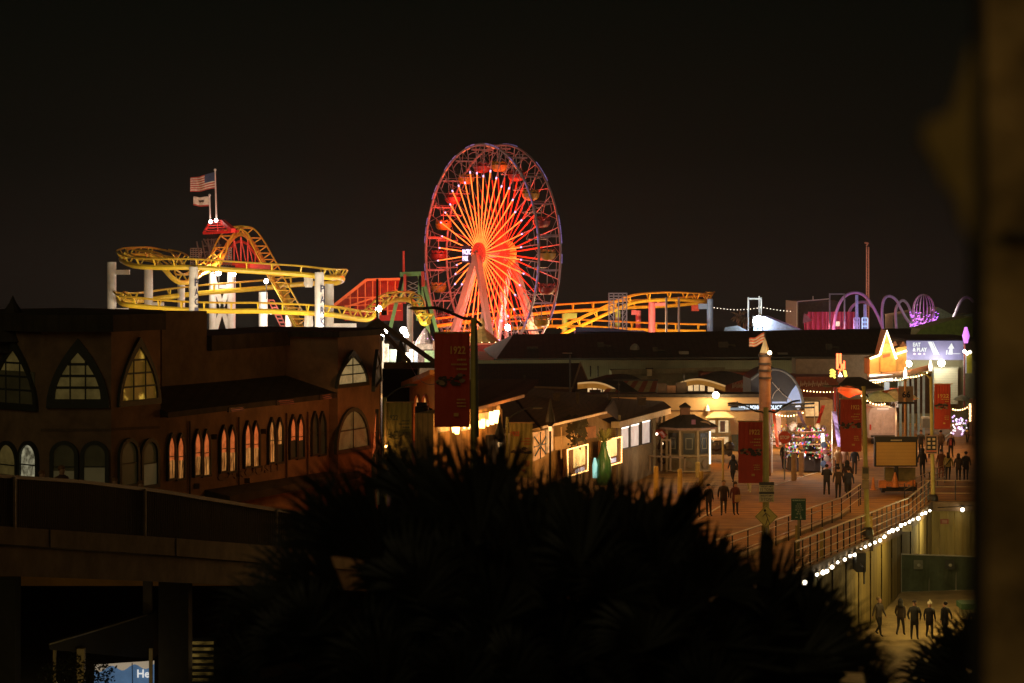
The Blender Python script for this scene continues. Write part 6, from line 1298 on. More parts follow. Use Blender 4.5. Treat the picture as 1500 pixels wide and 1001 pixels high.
def banner(label, x0, x1, y0, y1, Y, col, letters="1922", lc=(.75, .40, .10), side=1, yl=None, lx=None, seed=1, top=None):
    g = thing("banner", label, "banner", P((x0 + x1) / 2, y1, Y), "tall cloth banners on the lamp posts"); mb = MB(); N = 22
    rip = lambda t, v: .022 * math.sin(t * (21 + 3 * seed) + seed + 3 * v) * (1 - v) ** 1.5 + .03 * math.sin(t * 5 + seed + v * 4)
    for i in range(N):
        for j in range(6):
            t0, t1, v0, v1 = i / N, (i + 1) / N, j / 6, (j + 1) / 6
            mb.quad(*[P(x0 + (x1 - x0) * t, y0 + (y1 - y0) * v, Y) + Vector((0, rip(t, v), 0)) for t, v in ((t0, v1), (t1, v1), (t1, v0), (t0, v0))])
    mb.build("cloth", col, g, smooth=True)
    MB().tube([P(x0 - 1, y0 - .5, Y), P(x1 + 3, y0 - .5, Y)], .03, 6).build("top_arm", top or M("arm_tan", (.5, .28, .12), .5), g)
    W_, H_ = x1 - x0, y1 - y0; Yf = Y - .12; lm = M("banner_ink_%d" % seed, lc, .7)
    lx0, lx1 = lx or (x0 + W_ * .55, x1 - W_ * .08); yl = yl or (y0 + H_ * .23)
    text(letters, P(lx0, yl, Yf), px2m(lx1 - lx0, Y), px2m(H_ * .085, Y), depth=.005).build("lettering", lm, g)
    mb = MB()
    for k in range(3): bars(mb, x0 + W_ * (.62, .42, .6)[k], x1 - W_ * .08, y0 + H_ * (.275 + .05 * k), 1, Yf, h=H_ * .018, seed=seed * 9 + k)
    for k in range(3): bars(mb, x0 + W_ * .62, x1 - W_ * .1, y0 + H_ * (.70 + .035 * k), 1, Yf, h=H_ * .015, seed=seed * 7 + k)
    mb.build("small_text", M("banner_small_%d" % seed, tuple(c * .75 for c in lc), .7), g)
    mb = MB(); rnd = random.Random(seed)
    for k in range(26):
        mb.cur = 1 if k % 4 == 0 else 0; px = x0 + W_ * rnd.uniform(.1, .92); py = y0 + H_ * (.50 + rnd.uniform(-.055, .05)); s_ = W_ * rnd.uniform(.05, .12)
        mb.ext([P(px + s_ * math.cos(t), py + s_ * .6 * math.sin(t), Yf + .002 * k) for t in [q * 1.05 for q in range(6)]], (0, .001, 0))
    mb.build("picture", [M("banner_pic_dark_%d" % (1 if lc[0] > .3 else 0), (.05, .03, .02) if lc[0] > .3 else (.08, .07, .02), .8), M("banner_pic_pale_%d" % (1 if lc[0] > .3 else 0), (.25, .16, .09) if lc[0] > .3 else (.2, .17, .05), .8)], g)
    MB().pbox(x0 + W_ * .55, x0 + W_ * .68, y0 + H_ * .85, y0 + H_ * .885, Yf, .01).build("logo", M("banner_small_%d" % seed), g)
    return g
red_cloth = M("banner_red", (.46, .045, .018), .8, .12, 1.2); olive_cloth = M("banner_olive", (.34, .27, .07), .8, .12, 1.2)
# centre post
g = lamp_post("nearest lamp post with a dark sweeping arm beside the large red banner", 694, 466, 68, .1, -4.5, [(706, 478), (694, 468), (678, 466), (655, 456), (636, 451), (622, 452), (610, 452)])
MB().bar(P(697.5, 478, 67.9), P(700, 640, 67.9), .07).build("back_strip", dark_steel, g)
banner("largest red banner, hanging beside the nearest lamp post in front of the wheel", 636.5, 688, 488, 626, 68, red_cloth, yl=519, lx=(660, 682), seed=1)
lamp_post("lamp post with a curved arm at the corner of the brick hall", 564, 582, 92, .075, -4, [(563, 585), (568, 581), (580, 572), (592, 566), (603, 564)])
banner("olive banner hanging at the corner of the brick hall", 566, 603, 590, 684, 92, olive_cloth, lc=(.08, .09, .06), yl=616, lx=(568, 583), seed=2)
MB().pbox(552, 562, 711, 740, 92.5, .2).build("sign_back", M("pale_sign_back", (.5, .46, .36), .6), g)
lamp_post("lamp post with a curved arm above the olive banner near the menu boards", 743, 611, 107, .07, 0, [(744, 614), (752, 608), (765, 601), (776, 598), (787, 598)])
banner("olive banner with a red date hanging near the menu boards", 746, 780, 620, 700, 107, olive_cloth, lc=(.55, .06, .03), yl=639, lx=(748, 761), seed=3)
g = lamp_post("thick lamp post carrying the weight limit signs and a two-sided arm", 1122, 597, 97, .13, 0.5, [(1121, 612), (1117, 604), (1108, 603), (1098, 598), (1086, 592), (1074, 591)])
MB().tube(catmull([P(x, y, 97) for x, y in ((1122, 612), (1126, 603), (1136, 604), (1146, 597), (1160, 589), (1172, 587))], 4), .04, 6).build("arm", dark_steel, g)
banner("bright red banner left of the thick lamp post with the weight signs", 1081.5, 1117, 618, 708, 97, red_cloth, yl=637, lx=(1098, 1113), seed=4)
g = lamp_post("lamp post rising from the plinth on the walkway by the message trailer", 1265, 566, 108, .1, dz(108) + .2, [(1264, 573), (1258, 567), (1248, 564), (1236, 565), (1212, 566)], xb=1270.5)
MB().box(P(1266, 0, 108).x, P(1278, 0, 108).x, 107.8, 108.3, dz(108) - .5, dz(108) + .25).build("plinth", M("plinth_dark", (.08, .06, .04), .8), g)
banner("red banner with glowing folds beside the walkway lamp post", 1231, 1262, 585, 662, 108, red_cloth, yl=600, lx=(1247, 1259), seed=5)
mb = MB(); mb.pbox(1263, 1273, 684, 702, 107.7, .05); mb.pbox(1263, 1273, 703, 717, 107.7, .05); mb.build("notice_back", M("notice_tan", (.30, .20, .09), .7), g)
MB().pbox(1264, 1272, 686, 694, 107.64, .03).build("notice", M("notice_dark", (.08, .06, .03), .7), g)
g = lamp_post("farthest lamp post standing on the platform at the right", 1363.5, 552, 134, .1, 0, None, xb=1367)
MB().tube(catmull([P(x, y, 134) for x, y in ((1364, 557), (1358, 550), (1350, 546), (1346, 547))], 4), .05, 6).build("arm", post_yel, g)
banner("red banner with gold grid lettering on the farthest lamp post", 1368.5, 1392.5, 563, 629, 134, red_cloth, yl=583, lx=(1374, 1390), seed=6)
# night lighting of posts and banners (unseen lights in front of them; the arm lamps stay dark)
for x, y, Y, e_, c_ in ((640, 478, 62, 7, (1, .35, .1)), (700, 500, 60, 55, (1, .62, .22)), (585, 560, 84, 14, (1, .8, .35)), (568, 650, 88, 3, (1, .7, .3)), (762, 600, 100, 22, (1, .8, .35)), (1100, 596, 90, 42, (1, .34, .12)), (1128, 650, 90, 24, (1, .8, .3)), (1248, 570, 102, 46, (1, .36, .12)), (1268, 640, 101, 36, (1, .8, .3)), (1382, 548, 127, 70, (1, .4, .15)), (1366, 620, 126, 40, (1, .8, .3)), (1268, 720, 103, 20, (1, .75, .3))):
    light(P(x, y, Y), c_, e_, .3)
g = thing("corner_lamp", "small star-bright amber lamp on the corner post of the brick hall", "lamp", P(565, 654, 91.7)); bulb(g, P(565.5, 654, 91.6), .05, E("amber_spark", (1, .5, .15), 40)); MB().pbox(563, 566, 588, 700, 91.85, .04).build("rod", M("rod_tan", (.6, .4, .15), .4), g); light(P(565, 654, 91.2), SOD, 6, .1)
g = thing("number_plate", "framed black plate with six small squares on the farthest lamp post", "sign", P(1364, 665, 133)); MB().ring([P(1355.5, 638, 133.6), P(1373.5, 638, 133.6), P(1373.5, 665, 133.6), P(1355.5, 665, 133.6)], [P(1357, 639.5, 133.6), P(1372, 639.5, 133.6), P(1372, 663.5, 133.6), P(1357, 663.5, 133.6)], (0, .05, 0)).build("frame", M("plate_frame", (.3, .18, .12), .6), g)
MB().pbox(1356.5, 1372.5, 639, 664, 133.66, .05).build("plate", black, g); mb = MB()
for i in range(2):
    for j in range(3): mb.pbox(1359 + i * 7, 1363 + i * 7, 642 + j * 6, 645.5 + j * 6, 133.62, .02)
mb.build("squares", M("square_tan", (.55, .42, .25), .6), g); MB().pbox(1357, 1372, 660, 662, 133.62, .02).build("strip", M("strip_red", (.5, .15, .08), .6), g)
# weight limit, crossing and rules signs
ws = thing("weight_limit_sign", "two stacked white signs giving 15 tons and 3 tons limits", "sign", P(1124, 735, 96.5)); Y = 96.6; wm = M("sign_white", (.62, .50, .26), .6)
for y0, y1, n_ in ((712, 722.5, "15 TONS"), (727, 735.5, "3 TONS")): pass
MB().pbox(1112, 1134, 706.5, 711, Y, .03).build("header", M("sign_black", (.06, .045, .03), .6), ws)
MB().pbox(1112, 1134, 711, 720.5, Y, .03).build("panel", wm, ws); MB().pbox(1112, 1134, 720.5, 724, Y, .03).build("header", M("sign_black"), ws); MB().pbox(1112, 1134, 724, 735.5, Y, .03).build("panel", wm, ws)
ink = M("sign_ink", (.03, .02, .015), .6)
text("WEIGHT LIMIT", P(1114, 714, Y - .02), px2m(18, Y), px2m(2.2, Y), depth=.005).build("lettering", ink, ws); text("15 TONS", P(1114, 719.8, Y - .02), px2m(18, Y), px2m(4.6, Y), depth=.005, bold=.0).build("lettering", ink, ws)
text("WEIGHT LIMIT", P(1114, 727.5, Y - .02), px2m(18, Y), px2m(2.2, Y), depth=.005).build("lettering", ink, ws); text("3 TONS", P(1115, 734.3, Y - .02), px2m(17, Y), px2m(4.8, Y), depth=.005, bold=.0).build("lettering", ink, ws)
cs = thing("crossing_sign", "yellow diamond sign showing a walking figure", "sign", P(1122, 778, 96)); Y = 95.8; c = P(1122.5, 757, Y)
s_ = px2m(17, Y); MB().ext([c + Vector((0, 0, s_)), c + Vector((s_, 0, 0)), c - Vector((0, 0, s_)), c - Vector((s_, 0, 0))], (0, .03, 0)).build("panel", M("sign_yellow", (.55, .42, .09), .6), cs)
s2 = s_ * .93; s3 = s_ * .89; d4 = lambda s: [c + Vector((0, -.01, s)), c + Vector((s, -.01, 0)), c + Vector((0, -.01, -s)), c + Vector((-s, -.01, 0))]
MB().ring(d4(s2), d4(s3), (0, -.004, 0)).build("border", ink, cs); mb = MB(); mb.sph(P(1120.5, 748, Y - .02), .055, 8, 5)
for a, b, w_ in (((1121, 751), (1124.5, 760), .11), ((1124.5, 760), (1121.5, 769), .06), ((1124.5, 760), (1128, 769), .06), ((1121.5, 752), (1117, 757), .04), ((1122.5, 752), (1128, 757), .04)): mb.bar(P(*a, Y - .02), P(*b, Y - .02), w_, .02)
mb.build("walking_figure", ink, cs); MB().tube([(c.x + .02, Y + .05, dz(Y)), c + Vector((.02, .05, .2))], .035, 6).build("post", grey_steel, cs)
gsn = thing("rules_sign", "green sign with lines of pale writing on a yellow post", "sign", P(1169, 762, 97)); Y = 97.2; MB().pbox(1159, 1180.5, 730.5, 762, Y, .03).build("panel", M("sign_green", (.03, .10, .04), .5), gsn)
gi = M("sign_pale_ink", (.5, .55, .35), .6); mb = MB(); bars(mb, 1160, 1179, 732.5, 1, Y - .02, seed=3, h=1.6)
for k, (a_, b_) in enumerate(((1166, 1173), (1165, 1174), (1163, 1176), (1162, 1177), (1167, 1173), (1166, 1174))): bars(mb, a_, b_, 738 + k * 2.9, 1, Y - .02, seed=20 + k, h=1.0)
mb.bar(P(1165, 758, Y - .02), P(1168.5, 758, Y - .02), .03, .02); mb.sph(P(1173, 755.2, Y - .02), .02, 6, 4); mb.bar(P(1173, 756, Y - .02), P(1172.5, 760.5, Y - .02), .04, .02); mb.bar(P(1173, 757, Y - .02), P(1175, 760.5, Y - .02), .02, .02); mb.build("lettering", gi, gsn)
MB().bar((P(1170, 0, Y).x, Y + .06, dz(Y)), P(1170, 745, Y) + Vector((0, .06, 0)), .09).build("post", M("post_olive", (.3, .25, .1), .6), gsn)
light(P(1150, 735, 90), (1, .75, .35), 60, .4)  # unseen light added in front to brighten the sign faces
# deck lighting: warm street lamps over the boardwalk
for x, Y, e_ in ((1050, 108, 190), (1180, 112, 160), (1120, 128, 260), (1000, 132, 60), (1240, 130, 130), (1180, 150, 150), (1330, 140, 130)): light((P(x, 0, Y).x, Y, dz(Y) + 6.2), (1, .42, .085), e_, .4)
light((14.5, 97, 7), (1, .5, .14), 80, .4)

# ---------------------------------------------------------------- people
def person_mesh(pose):
    """one continuous skinned body, 1.72 m, facing -Y; pose gives leg and arm offsets"""
    lg, ar, lean = pose['legs'], pose['arms'], pose.get('lean', 0)
    V = []; Ed = []; Rr = []
    def v(p, r, par=None, ry=None):
        V.append(p); Rr.append((r, ry or r)); i = len(V) - 1
        if par is not None: Ed.append((par, i))
        return i
    L = lambda z: -lean * (z - .9)
    pel = v((0, L(.93), .93), .155, None, .12); sp_ = v((0, L(1.1), 1.10), .145, pel, .11); ch = v((0, L(1.3), 1.30), .17, sp_, .12)
    nk = v((0, L(1.46) - .01, 1.46), .065, ch); hd0 = v((0, L(1.54) - .03, 1.54), .078, nk); hd1 = v((0, L(1.63) - .03, 1.625), .096, hd0); v((0, L(1.7) - .01, 1.70), .065, hd1)
    for s, (kx, ky, ax, ay, az) in zip((-1, 1), lg):
        hp = v((s * .095, L(.88), .86), .098, pel); kn = v((s * .10 + kx, ky, .49), .066, hp); an = v((s * .10 + ax, ay, .10 + az), .045, kn); v((s * .115 + ax, ay - .15, .045 + az), .038, an)
    for s, (ex, ey, ez, hx, hy, hz) in zip((-1, 1), ar):
        sh = v((s * .19, L(1.38), 1.385), .068, ch); el = v((s * .24 + ex, L(1.1) + ey, 1.10 + ez), .05, sh); wr = v((s * .25 + hx, L(.85) + hy, .86 + hz), .034, el); v((s * .25 + hx * 1.05, L(.8) + hy * 1.1 - .02, .77 + hz), .04, wr, .02)
    me = bpy.data.meshes.new("body"); me.from_pydata(V, Ed, []); o = bpy.data.objects.new("tmp", me); COL.objects.link(o)
    md = o.modifiers.new("s", 'SKIN'); md.use_smooth_shade = True; sk = me.skin_vertices[0].data
    for i, r in enumerate(Rr): sk[i].radius = r
    sk[0].use_root = True
    sb = o.modifiers.new("u", 'SUBSURF'); sb.levels = 1; sb.render_levels = 1
    m2 = bpy.data.meshes.new_from_object(o.evaluated_get(bpy.context.evaluated_depsgraph_get())); bpy.data.objects.remove(o)
    for m in (skin_m, black, black, black): m2.materials.append(m)
    for p in m2.polygons:
        c = p.center; arm = abs(c.x) > .205 and c.z < 1.2 and c.z > .6
        if c.z > 1.49: k = 0
        elif c.z < .11: k = 3
        elif arm and c.z < (.90 if True else 0): k = 0
        elif c.z > .86: k = 1
        else: k = 2
        if pose.get('armsup') and abs(c.x) > .1 and c.y < -.3: k = 0
        p.material_index = k; p.use_smooth = True
    return m2
Z0 = (0, 0, 0, 0, 0)
POSES = {
 'stand': dict(legs=((.01, 0, .02, 0, 0), (0, -.03, .0, -.05, 0)), arms=((-.02, .03, 0, -.03, -.03, 0), (.02, .03, 0, .03, -.03, 0))),
 'walk': dict(legs=((0, -.16, 0, -.22, 0), (0, -.02, 0, .26, .05)), arms=((-.02, .08, .02, -.02, .12, .02), (.02, -.04, .02, .0, -.2, .06)), lean=.05),
 'walk2': dict(legs=((0, -.03, 0, .24, .05), (0, -.15, .0, -.2, 0)), arms=((-.02, -.05, .02, 0, -.2, .07), (.02, .08, .0, .05, .1, .02)), lean=.04),
 'pockets': dict(legs=((-.02, 0, -.03, .02, 0), (.02, -.03, .03, -.04, 0)), arms=((-.05, .05, 0, .01, -.06, .05), (.05, .05, 0, -.01, -.06, .05))),
 'reach': dict(legs=((-.02, 0, -.03, 0, 0), (.02, -.02, .04, 0, 0)), arms=((-.03, -.12, .05, .12, -.34, .32), (.03, -.12, .05, -.12, -.34, .32)), armsup=True, lean=.06),
 'holdhand': dict(legs=((0, -.10, 0, -.12, 0), (.02, .04, .04, .2, .04)), arms=((-.10, .02, .02, -.16, -.02, .04), (.03, .04, 0, .05, 0, .0)), lean=.04),
}
PM = {k: person_mesh(v) for k, v in POSES.items()}
def hairmesh(kind):
    mb = MB(); top = Vector((0, -.02, 1.67)); c = Vector((0, -.005, 1.65))
    if kind == 'hood': mb.sph(Vector((0, 0, 1.63)), .135, 10, 7, (1, 1.05, 1.2)); mb.lathe((0, .01, 0), [(.16, 1.38), (.13, 1.5), (.12, 1.6)], 10)
    elif kind == 'beanie': mb.lathe((0, -.02, 0), [(.112, 1.645), (.115, 1.68), (.10, 1.74), (.05, 1.79), (.02, 1.80)], 12); mb.sph((0, -.02, 1.82), .035, 6, 5)
    elif kind == 'cap': mb.lathe((0, -.02, 0), [(.108, 1.655), (.105, 1.70), (.07, 1.745), (.01, 1.755)], 12); mb.box(-.06, .06, -.2, -.1, 1.655, 1.672)
    elif kind == 'long': mb.sph((0, .005, 1.665), .112, 10, 7, (1, 1, .95)); mb.lathe((0, .055, 0), [(.09, 1.38), (.115, 1.5), (.10, 1.66)], 10, sy=.55)
    else: mb.sph((0, .006, 1.672), .106, 10, 7, (1, 1, .85))
    me = bpy.data.meshes.new("hair"); me.from_pydata([tuple(a) for a in mb.v], [], mb.f); me.polygons.foreach_set("use_smooth", [True] * len(me.polygons)); me.materials.append(hair_m); return me
HM = {k: hairmesh(k) for k in ('short', 'long', 'hood', 'beanie', 'cap')}
nose = MB(); nose.add([(-.015, -.115, 1.61), (.015, -.115, 1.61), (0, -.115, 1.65), (0, -.148, 1.608)], [(0, 1, 3), (1, 2, 3), (2, 0, 3)])
def person(px, feet, top, label, pose, jacket, trousers, hair='short', rot=0, hc=None, shoe=(.02, .015, .012), grp="people walking on the boardwalk", z=None, extra=None, Y=None):
    h = feet - top
    if jacket == dk and random.random() < .6: jacket = random.choice(((.05, .032, .02), (.03, .038, .06), (.055, .05, .042), (.04, .02, .02)))
    if trousers == dk and random.random() < .5: trousers = random.choice(((.04, .045, .07), (.07, .06, .045), (.03, .03, .03)))
    if Y is None and z is None:                                # feet rest on the deck: the distance follows from the feet
        Y = 130.0
        for _ in range(30): Y = (ZC - dz(Y)) * F / (feet - HY)
        z = dz(Y); h = 1.76 * F / Y
    if Y is None: Y = 1.74 * F / h if z is None else (ZC - z) * F / (feet - HY)
    if z is None: z = ZC - (feet - HY) * Y / F
    t = thing("person", label, "person", (P(px, 0, Y).x, Y, z), grp); t.rotation_euler = (0, 0, math.radians(rot + random.uniform(-22, 22))); s = random.uniform(.94, 1.04) * h * Y / F / 1.74; t.scale = (s, s, s)
    b = bpy.data.objects.new("body", PM[pose]); COL.objects.link(b); b.parent = t
    if random.random() < .9 and trousers != (.55, .50, .32):
        lo = random.choice((.84, .8, .72, .66)); cm = MB().lathe((0, .0, 0), [(.185, lo), (.178, .95), (.175, 1.15), (.205, 1.3), (.20, 1.40), (.10, 1.475), (.07, 1.49)], 12, 1.0, .74)
        me_ = bpy.data.meshes.new("coat"); me_.from_pydata([tuple(a) for a in cm.v], [], cm.f); me_.polygons.foreach_set("use_smooth", [True] * len(me_.polygons)); co_ = bpy.data.objects.new("coat", me_); COL.objects.link(co_); co_.parent = t; me_.materials.append(M("cloth_a_%02d%02d%02d" % tuple(int(c * 99) for c in jacket), jacket, .85, .2, 6))
        co_.rotation_euler = (.04, 0, 0)
    key = lambda p, c: M("cloth_%s_%02d%02d%02d" % (p, c[0] * 99, c[1] * 99, c[2] * 99), c, .85, .2, 6)
    for i, m in ((1, key('a', jacket)), (2, key('b', trousers)), (3, key('c', shoe))): b.material_slots[i].link = 'OBJECT'; b.material_slots[i].material = m
    hh = bpy.data.objects.new("hat" if hair in ('beanie', 'cap', 'hood') else "hair", HM[hair]); COL.objects.link(hh); hh.parent = t; hh.material_slots[0].link = 'OBJECT'; hh.material_slots[0].material = key('h', hc or (.02, .013, .008))
    if extra:
        for nm, mb, m in extra:
            me = bpy.data.meshes.new(nm); me.from_pydata([tuple(a) for a in mb.v], [], mb.f); me.materials.append(m); o = bpy.data.objects.new(nm, me); COL.objects.link(o); o.parent = t
    return t
dk = (.02, .018, .017); dk2 = (.035, .03, .028); navy = (.02, .025, .045)
# the four (and one half hidden) on the lower lot, seen from behind
pg = "people on the lower lot"
person(1319, 932, 876, "person in a black hooded coat, leftmost of the row of four on the lot", 'walk', dk, dk2, 'hood', 165, (.02, .018, .017), grp=pg, z=-3.2)
person(1339.5, 937, 877, "person in a short dark jacket and cap standing legs apart on the lot", 'pockets', (.03, .03, .03), dk2, 'cap', 10, (.03, .02, .015), grp=pg, z=-3.2)
person(1361.5, 936, 880, "person in a white bobble hat holding hands on the lot", 'walk2', (.025, .02, .02), dk2, 'beanie', 12, (.8, .7, .5), grp=pg, z=-3.2)
person(1385, 936, 879, "person in a dark coat holding the hand of the white-hatted walker", 'holdhand', (.03, .028, .026), dk, 'short', 195, grp=pg, z=-3.2)
person(1287, 932, 876, "grey-jacketed person half hidden by the palm at the lot's left", 'walk', (.12, .10, .08), dk2, 'short', 30, (.25, .18, .1), grp=pg, z=-3.2)
bag = MB().box(-.16, .16, -.30, -.22, .72, 1.08)
person(1060, 755, 702, "tall person in a dark coat walking left of the one with a cream bag", 'walk', dk, dk, 'short', 0, (.15, .10, .06))
person(1077, 755, 707, "person in a maroon top carrying a cream bag in front", 'stand', (.14, .03, .02), dk, 'long', 5, (.07, .04, .02), extra=[("tote_bag", bag, M("tote_cream", (.62, .42, .2), .8))])
person(1021, 757, 707, "fair-haired person half hidden behind the palm's upper frond", 'walk2', (.10, .05, .035), dk, 'long', 0, (.3, .2, .1))
person(1038, 757, 707, "dark-coated person between the fair-haired and the tall one", 'stand', dk2, dk, 'short', 10)
person(1074, 708, 664, "dark hooded person with a shoulder bag right of the thin yellow pole", 'walk', dk, dk, 'hood', 200, dk, extra=[("shoulder_bag", MB().box(-.42, -.22, -.15, .15, .8, 1.1), M("bag_brown", (.10, .06, .04), .7))])
person(1098, 722, 672, "person with pale trousers hidden above the waist by the red banner", 'walk2', dk, (.55, .50, .32), 'short', 0, shoe=(.7, .65, .3))
person(1148, 688, 644, "dark person standing right under the stop sign", 'stand', dk, dk, 'short', 20, (.05, .03, .02))
person(1168, 690, 648, "dark-dressed shopper bending at the souvenir cart's left", 'reach', dk, dk, 'short', 150)
person(1191, 689, 650, "dark-dressed shopper at the souvenir cart's centre", 'reach', dk2, navy, 'long', 180)
person(1211, 727, 687, "person in dark clothes and white shoes taking a picture near the railing", 'reach', (.03, .03, .04), dk, 'short', 180, shoe=(.7, .65, .6))
person(1228, 731, 690, "small dark-dressed person left of two others by the railing", 'stand', dk, dk, 'short', 185)
person(1243, 732, 688, "dark-coated person with arms at sides by the railing", 'walk', navy, dk, 'short', 175, shoe=(.4, .3, .25))
person(1241, 722, 672, "taller dark figure standing just behind the railing group", 'stand', dk, dk2, 'hood', 180, dk)
person(1226, 694, 655, "person in a cream sweater facing the souvenir cart", 'pockets', (.55, .36, .2), dk, 'short', 60, (.25, .1, .05))
person(1237, 694, 660, "person in a pale pink top under the slotted red banner", 'stand', (.45, .28, .22), dk, 'short', 10, (.1, .05, .03))
person(1252, 696, 660, "dark figure partly behind the walkway lamp post", 'stand', dk, dk, 'short', 170)
person(1349, 668, 630, "dark-coated person whose head shows above the message board's right edge", 'stand', dk, dk, 'short', 0, (.06, .03, .02))
person(1351, 700, 656, "person in a long black coat just right of the message board", 'stand', dk, dk, 'hood', 0, dk)
person(1361, 672, 632, "person in black half hidden by the farthest lamp post", 'walk', dk, dk, 'long', 0)
person(1393, 672, 629, "person in a red shirt under an open dark jacket walking this way", 'walk', (.05, .02, .02), dk, 'short', 0, (.05, .03, .02), extra=[("red_shirt", MB().box(-.07, .07, -.20, -.13, .95, 1.4), M("shirt_red", (.6, .10, .07), .7))])
person(1378, 668, 632, "person with dark trousers behind the number plate", 'walk2', (.12, .07, .04), dk, 'short', 180)
person(1389, 704, 664, "person in a yellow-green jacket with a strap seen from behind", 'stand', (.36, .29, .08), dk, 'long', 180, extra=[("strap", MB().bar((-.15, .17, 1.38), (.14, .17, .98), .05), black)])
person(1379, 702, 660, "person in a rust-brown coat left of the yellow-green jacket", 'stand', (.16, .06, .03), (.3, .1, .05), 'short', 180)
person(1404, 705, 667, "long-haired person in black right of the yellow-green jacket", 'stand', dk, dk, 'long', 180)
person(1415, 704, 665, "dark figure standing closest to the dark post on the right", 'stand', dk2, dk, 'short', 180)
person(1417, 650, 618, "dark walker coming through the far crowd at the right edge", 'walk', dk, dk, 'short', 0)
for i, (x, f, tp_, j, lb) in enumerate([(1338, 606, 578, dk, "small dark person between the pavilion's blue posts"), (1343, 606, 580, (.3, .12, .08), "small person in a reddish top by the pavilion posts"), (1408, 618, 586, dk2, "small dark person before the roller shutter's right side"), (1402, 616, 588, (.35, .32, .3), "small person in a light top before the roller shutter"), (1412, 614, 580, dk, "small dark person with an umbrella near the yellow signs"), (1300, 612, 586, dk, "small dark person beside the striped umbrella"), (1190, 640, 604, dk, "dark silhouette in front of the station's lit window")]):
    person(x, f, tp_, lb, 'stand' if i % 2 else 'walk', j, dk, 'short', i * 40, grp="small figures in the far crowd")
# heads over the footbridge rail
for x, tp_, lb in ((61, 688, "person on the footbridge whose orange-lit head is leftmost"), (90, 686, "person on the footbridge second from the left above the rail"), (168, 700, "person on the footbridge below the middle arched windows"), (206, 706, "person on the footbridge at the rail's pale post")):
    Y = 66 + (93 - 66) * (x / 450) + 1.0; z_t = ZC - (tp_ - HY) * Y / F
    t = person(x, tp_ + 1.74 * F / Y, tp_, lb, 'stand', (.10, .05, .03), dk, 'short', 30, (.25, .12, .04), grp="people on the footbridge", Y=Y, z=z_t - 1.74)
light(P(90, 690, 63), (1, .4, .1), 2.5, .1); light(P(190, 700, 67), (1, .4, .1), 2.5, .1)
# umbrella held in the far crowd
g = thing("umbrella", "pale umbrella held up in the far crowd by the roller shutter", "umbrella", P(1408, 582, 190)); MB().lathe(P(1409, 582, 190), [(.7, -.25), (.5, 0), (.02, .2)], 8).build("canopy", M("umbrella_pale", (.4, .45, .42), .6), g)

# ---------------------------------------------------------------- shrub, palms, near column
sb_ = thing("shrub", "leafy shrub lit from behind beside the wave banner", "shrub", P(110, 1000, 72)); mb = MB()
for k in range(1500):
    a_ = random.uniform(0, 6.28); r_ = random.random() ** .5; q = P(112, 1012, 78) + Vector((math.cos(a_) * r_ * 1.25, math.sin(a_) * r_ * .9, random.uniform(-.6, 1.25) * (1 - r_ * .45)))
    s_ = random.uniform(.05, .1); d_ = Vector((random.uniform(-1, 1), random.uniform(-1, 1), random.uniform(-.2, 1))).normalized(); e_ = d_.cross(Vector((random.random(), random.random(), .3))).normalized()
    mb.add([q, q + d_ * s_ + e_ * s_ * .4, q + d_ * s_ * 2, q + d_ * s_ - e_ * s_ * .4], [(0, 1, 2, 3)])
mb.build("crown", M("shrub_leaf", (.07, .075, .02), .7, .4, 5), sb_); mb = MB()
for k in range(7): mb.tube([P(112, 1045, 78), P(112 + random.uniform(-40, 40), 1000 + random.uniform(-30, 20), 78)], .02, 4)
mb.build("trunk", M("shrub_stem", (.08, .05, .03), .8), sb_)
light(P(135, 1008, 80.5), (1, .75, .25), 18, .1); light(P(180, 1010, 81), (1, .85, .7), 8, .2); light(P(300, 960, 84), (1, .7, .3), 4, .2); light(P(100, 960, 80), (1, .7, .3), 3, .2)
frond_m = M("palm_frond", (.010, .010, .005), .55, .4, 3)
pmx = thing("fan_palm", "huge black fan palm crown silhouetted across the bottom centre", "palm tree", (P(800, 0, 15).x, 15, -5))
crown = P(800, 960, 15.3)
def fan(mb, hub, L_, a0, a1, n_, tilt=0., base=None, droop=.12, wd=.017):
    hub = Vector(hub)
    if base is not None: mb.tube([Vector(base), (Vector(base) + hub) / 2 + UP * .08, hub], .022, 5)
    for i in range(n_):
        t = i / max(1, n_ - 1); a = math.radians(a0 + (a1 - a0) * t) + random.gauss(0, .02); l_ = L_ * random.uniform(.84, 1.06) * (1 - .22 * abs(2 * t - 1) ** 2)
        d = Vector((math.cos(a), tilt + random.gauss(0, .05), math.sin(a))).normalized(); s_ = Vector((-d.z, 0, d.x)).normalized() * wd * (L_ / .7)
        p1 = hub + d * l_ * .45; p2 = hub + d * l_ * .78 - UP * l_ * droop * .3; p3 = hub + d * l_ - UP * l_ * droop * abs(math.cos(a)) - UP * l_ * .03
        s2 = Vector((0, .35 * wd, 0))
        mb.add([hub - s_ * .2, hub + s_ * .2, p1 + s_ * .62 + s2, p1 - s_ * .62 - s2, p2 + s_ * .4, p2 - s_ * .4, p3], [(0, 1, 2, 3), (3, 2, 4, 5), (5, 4, 6)])
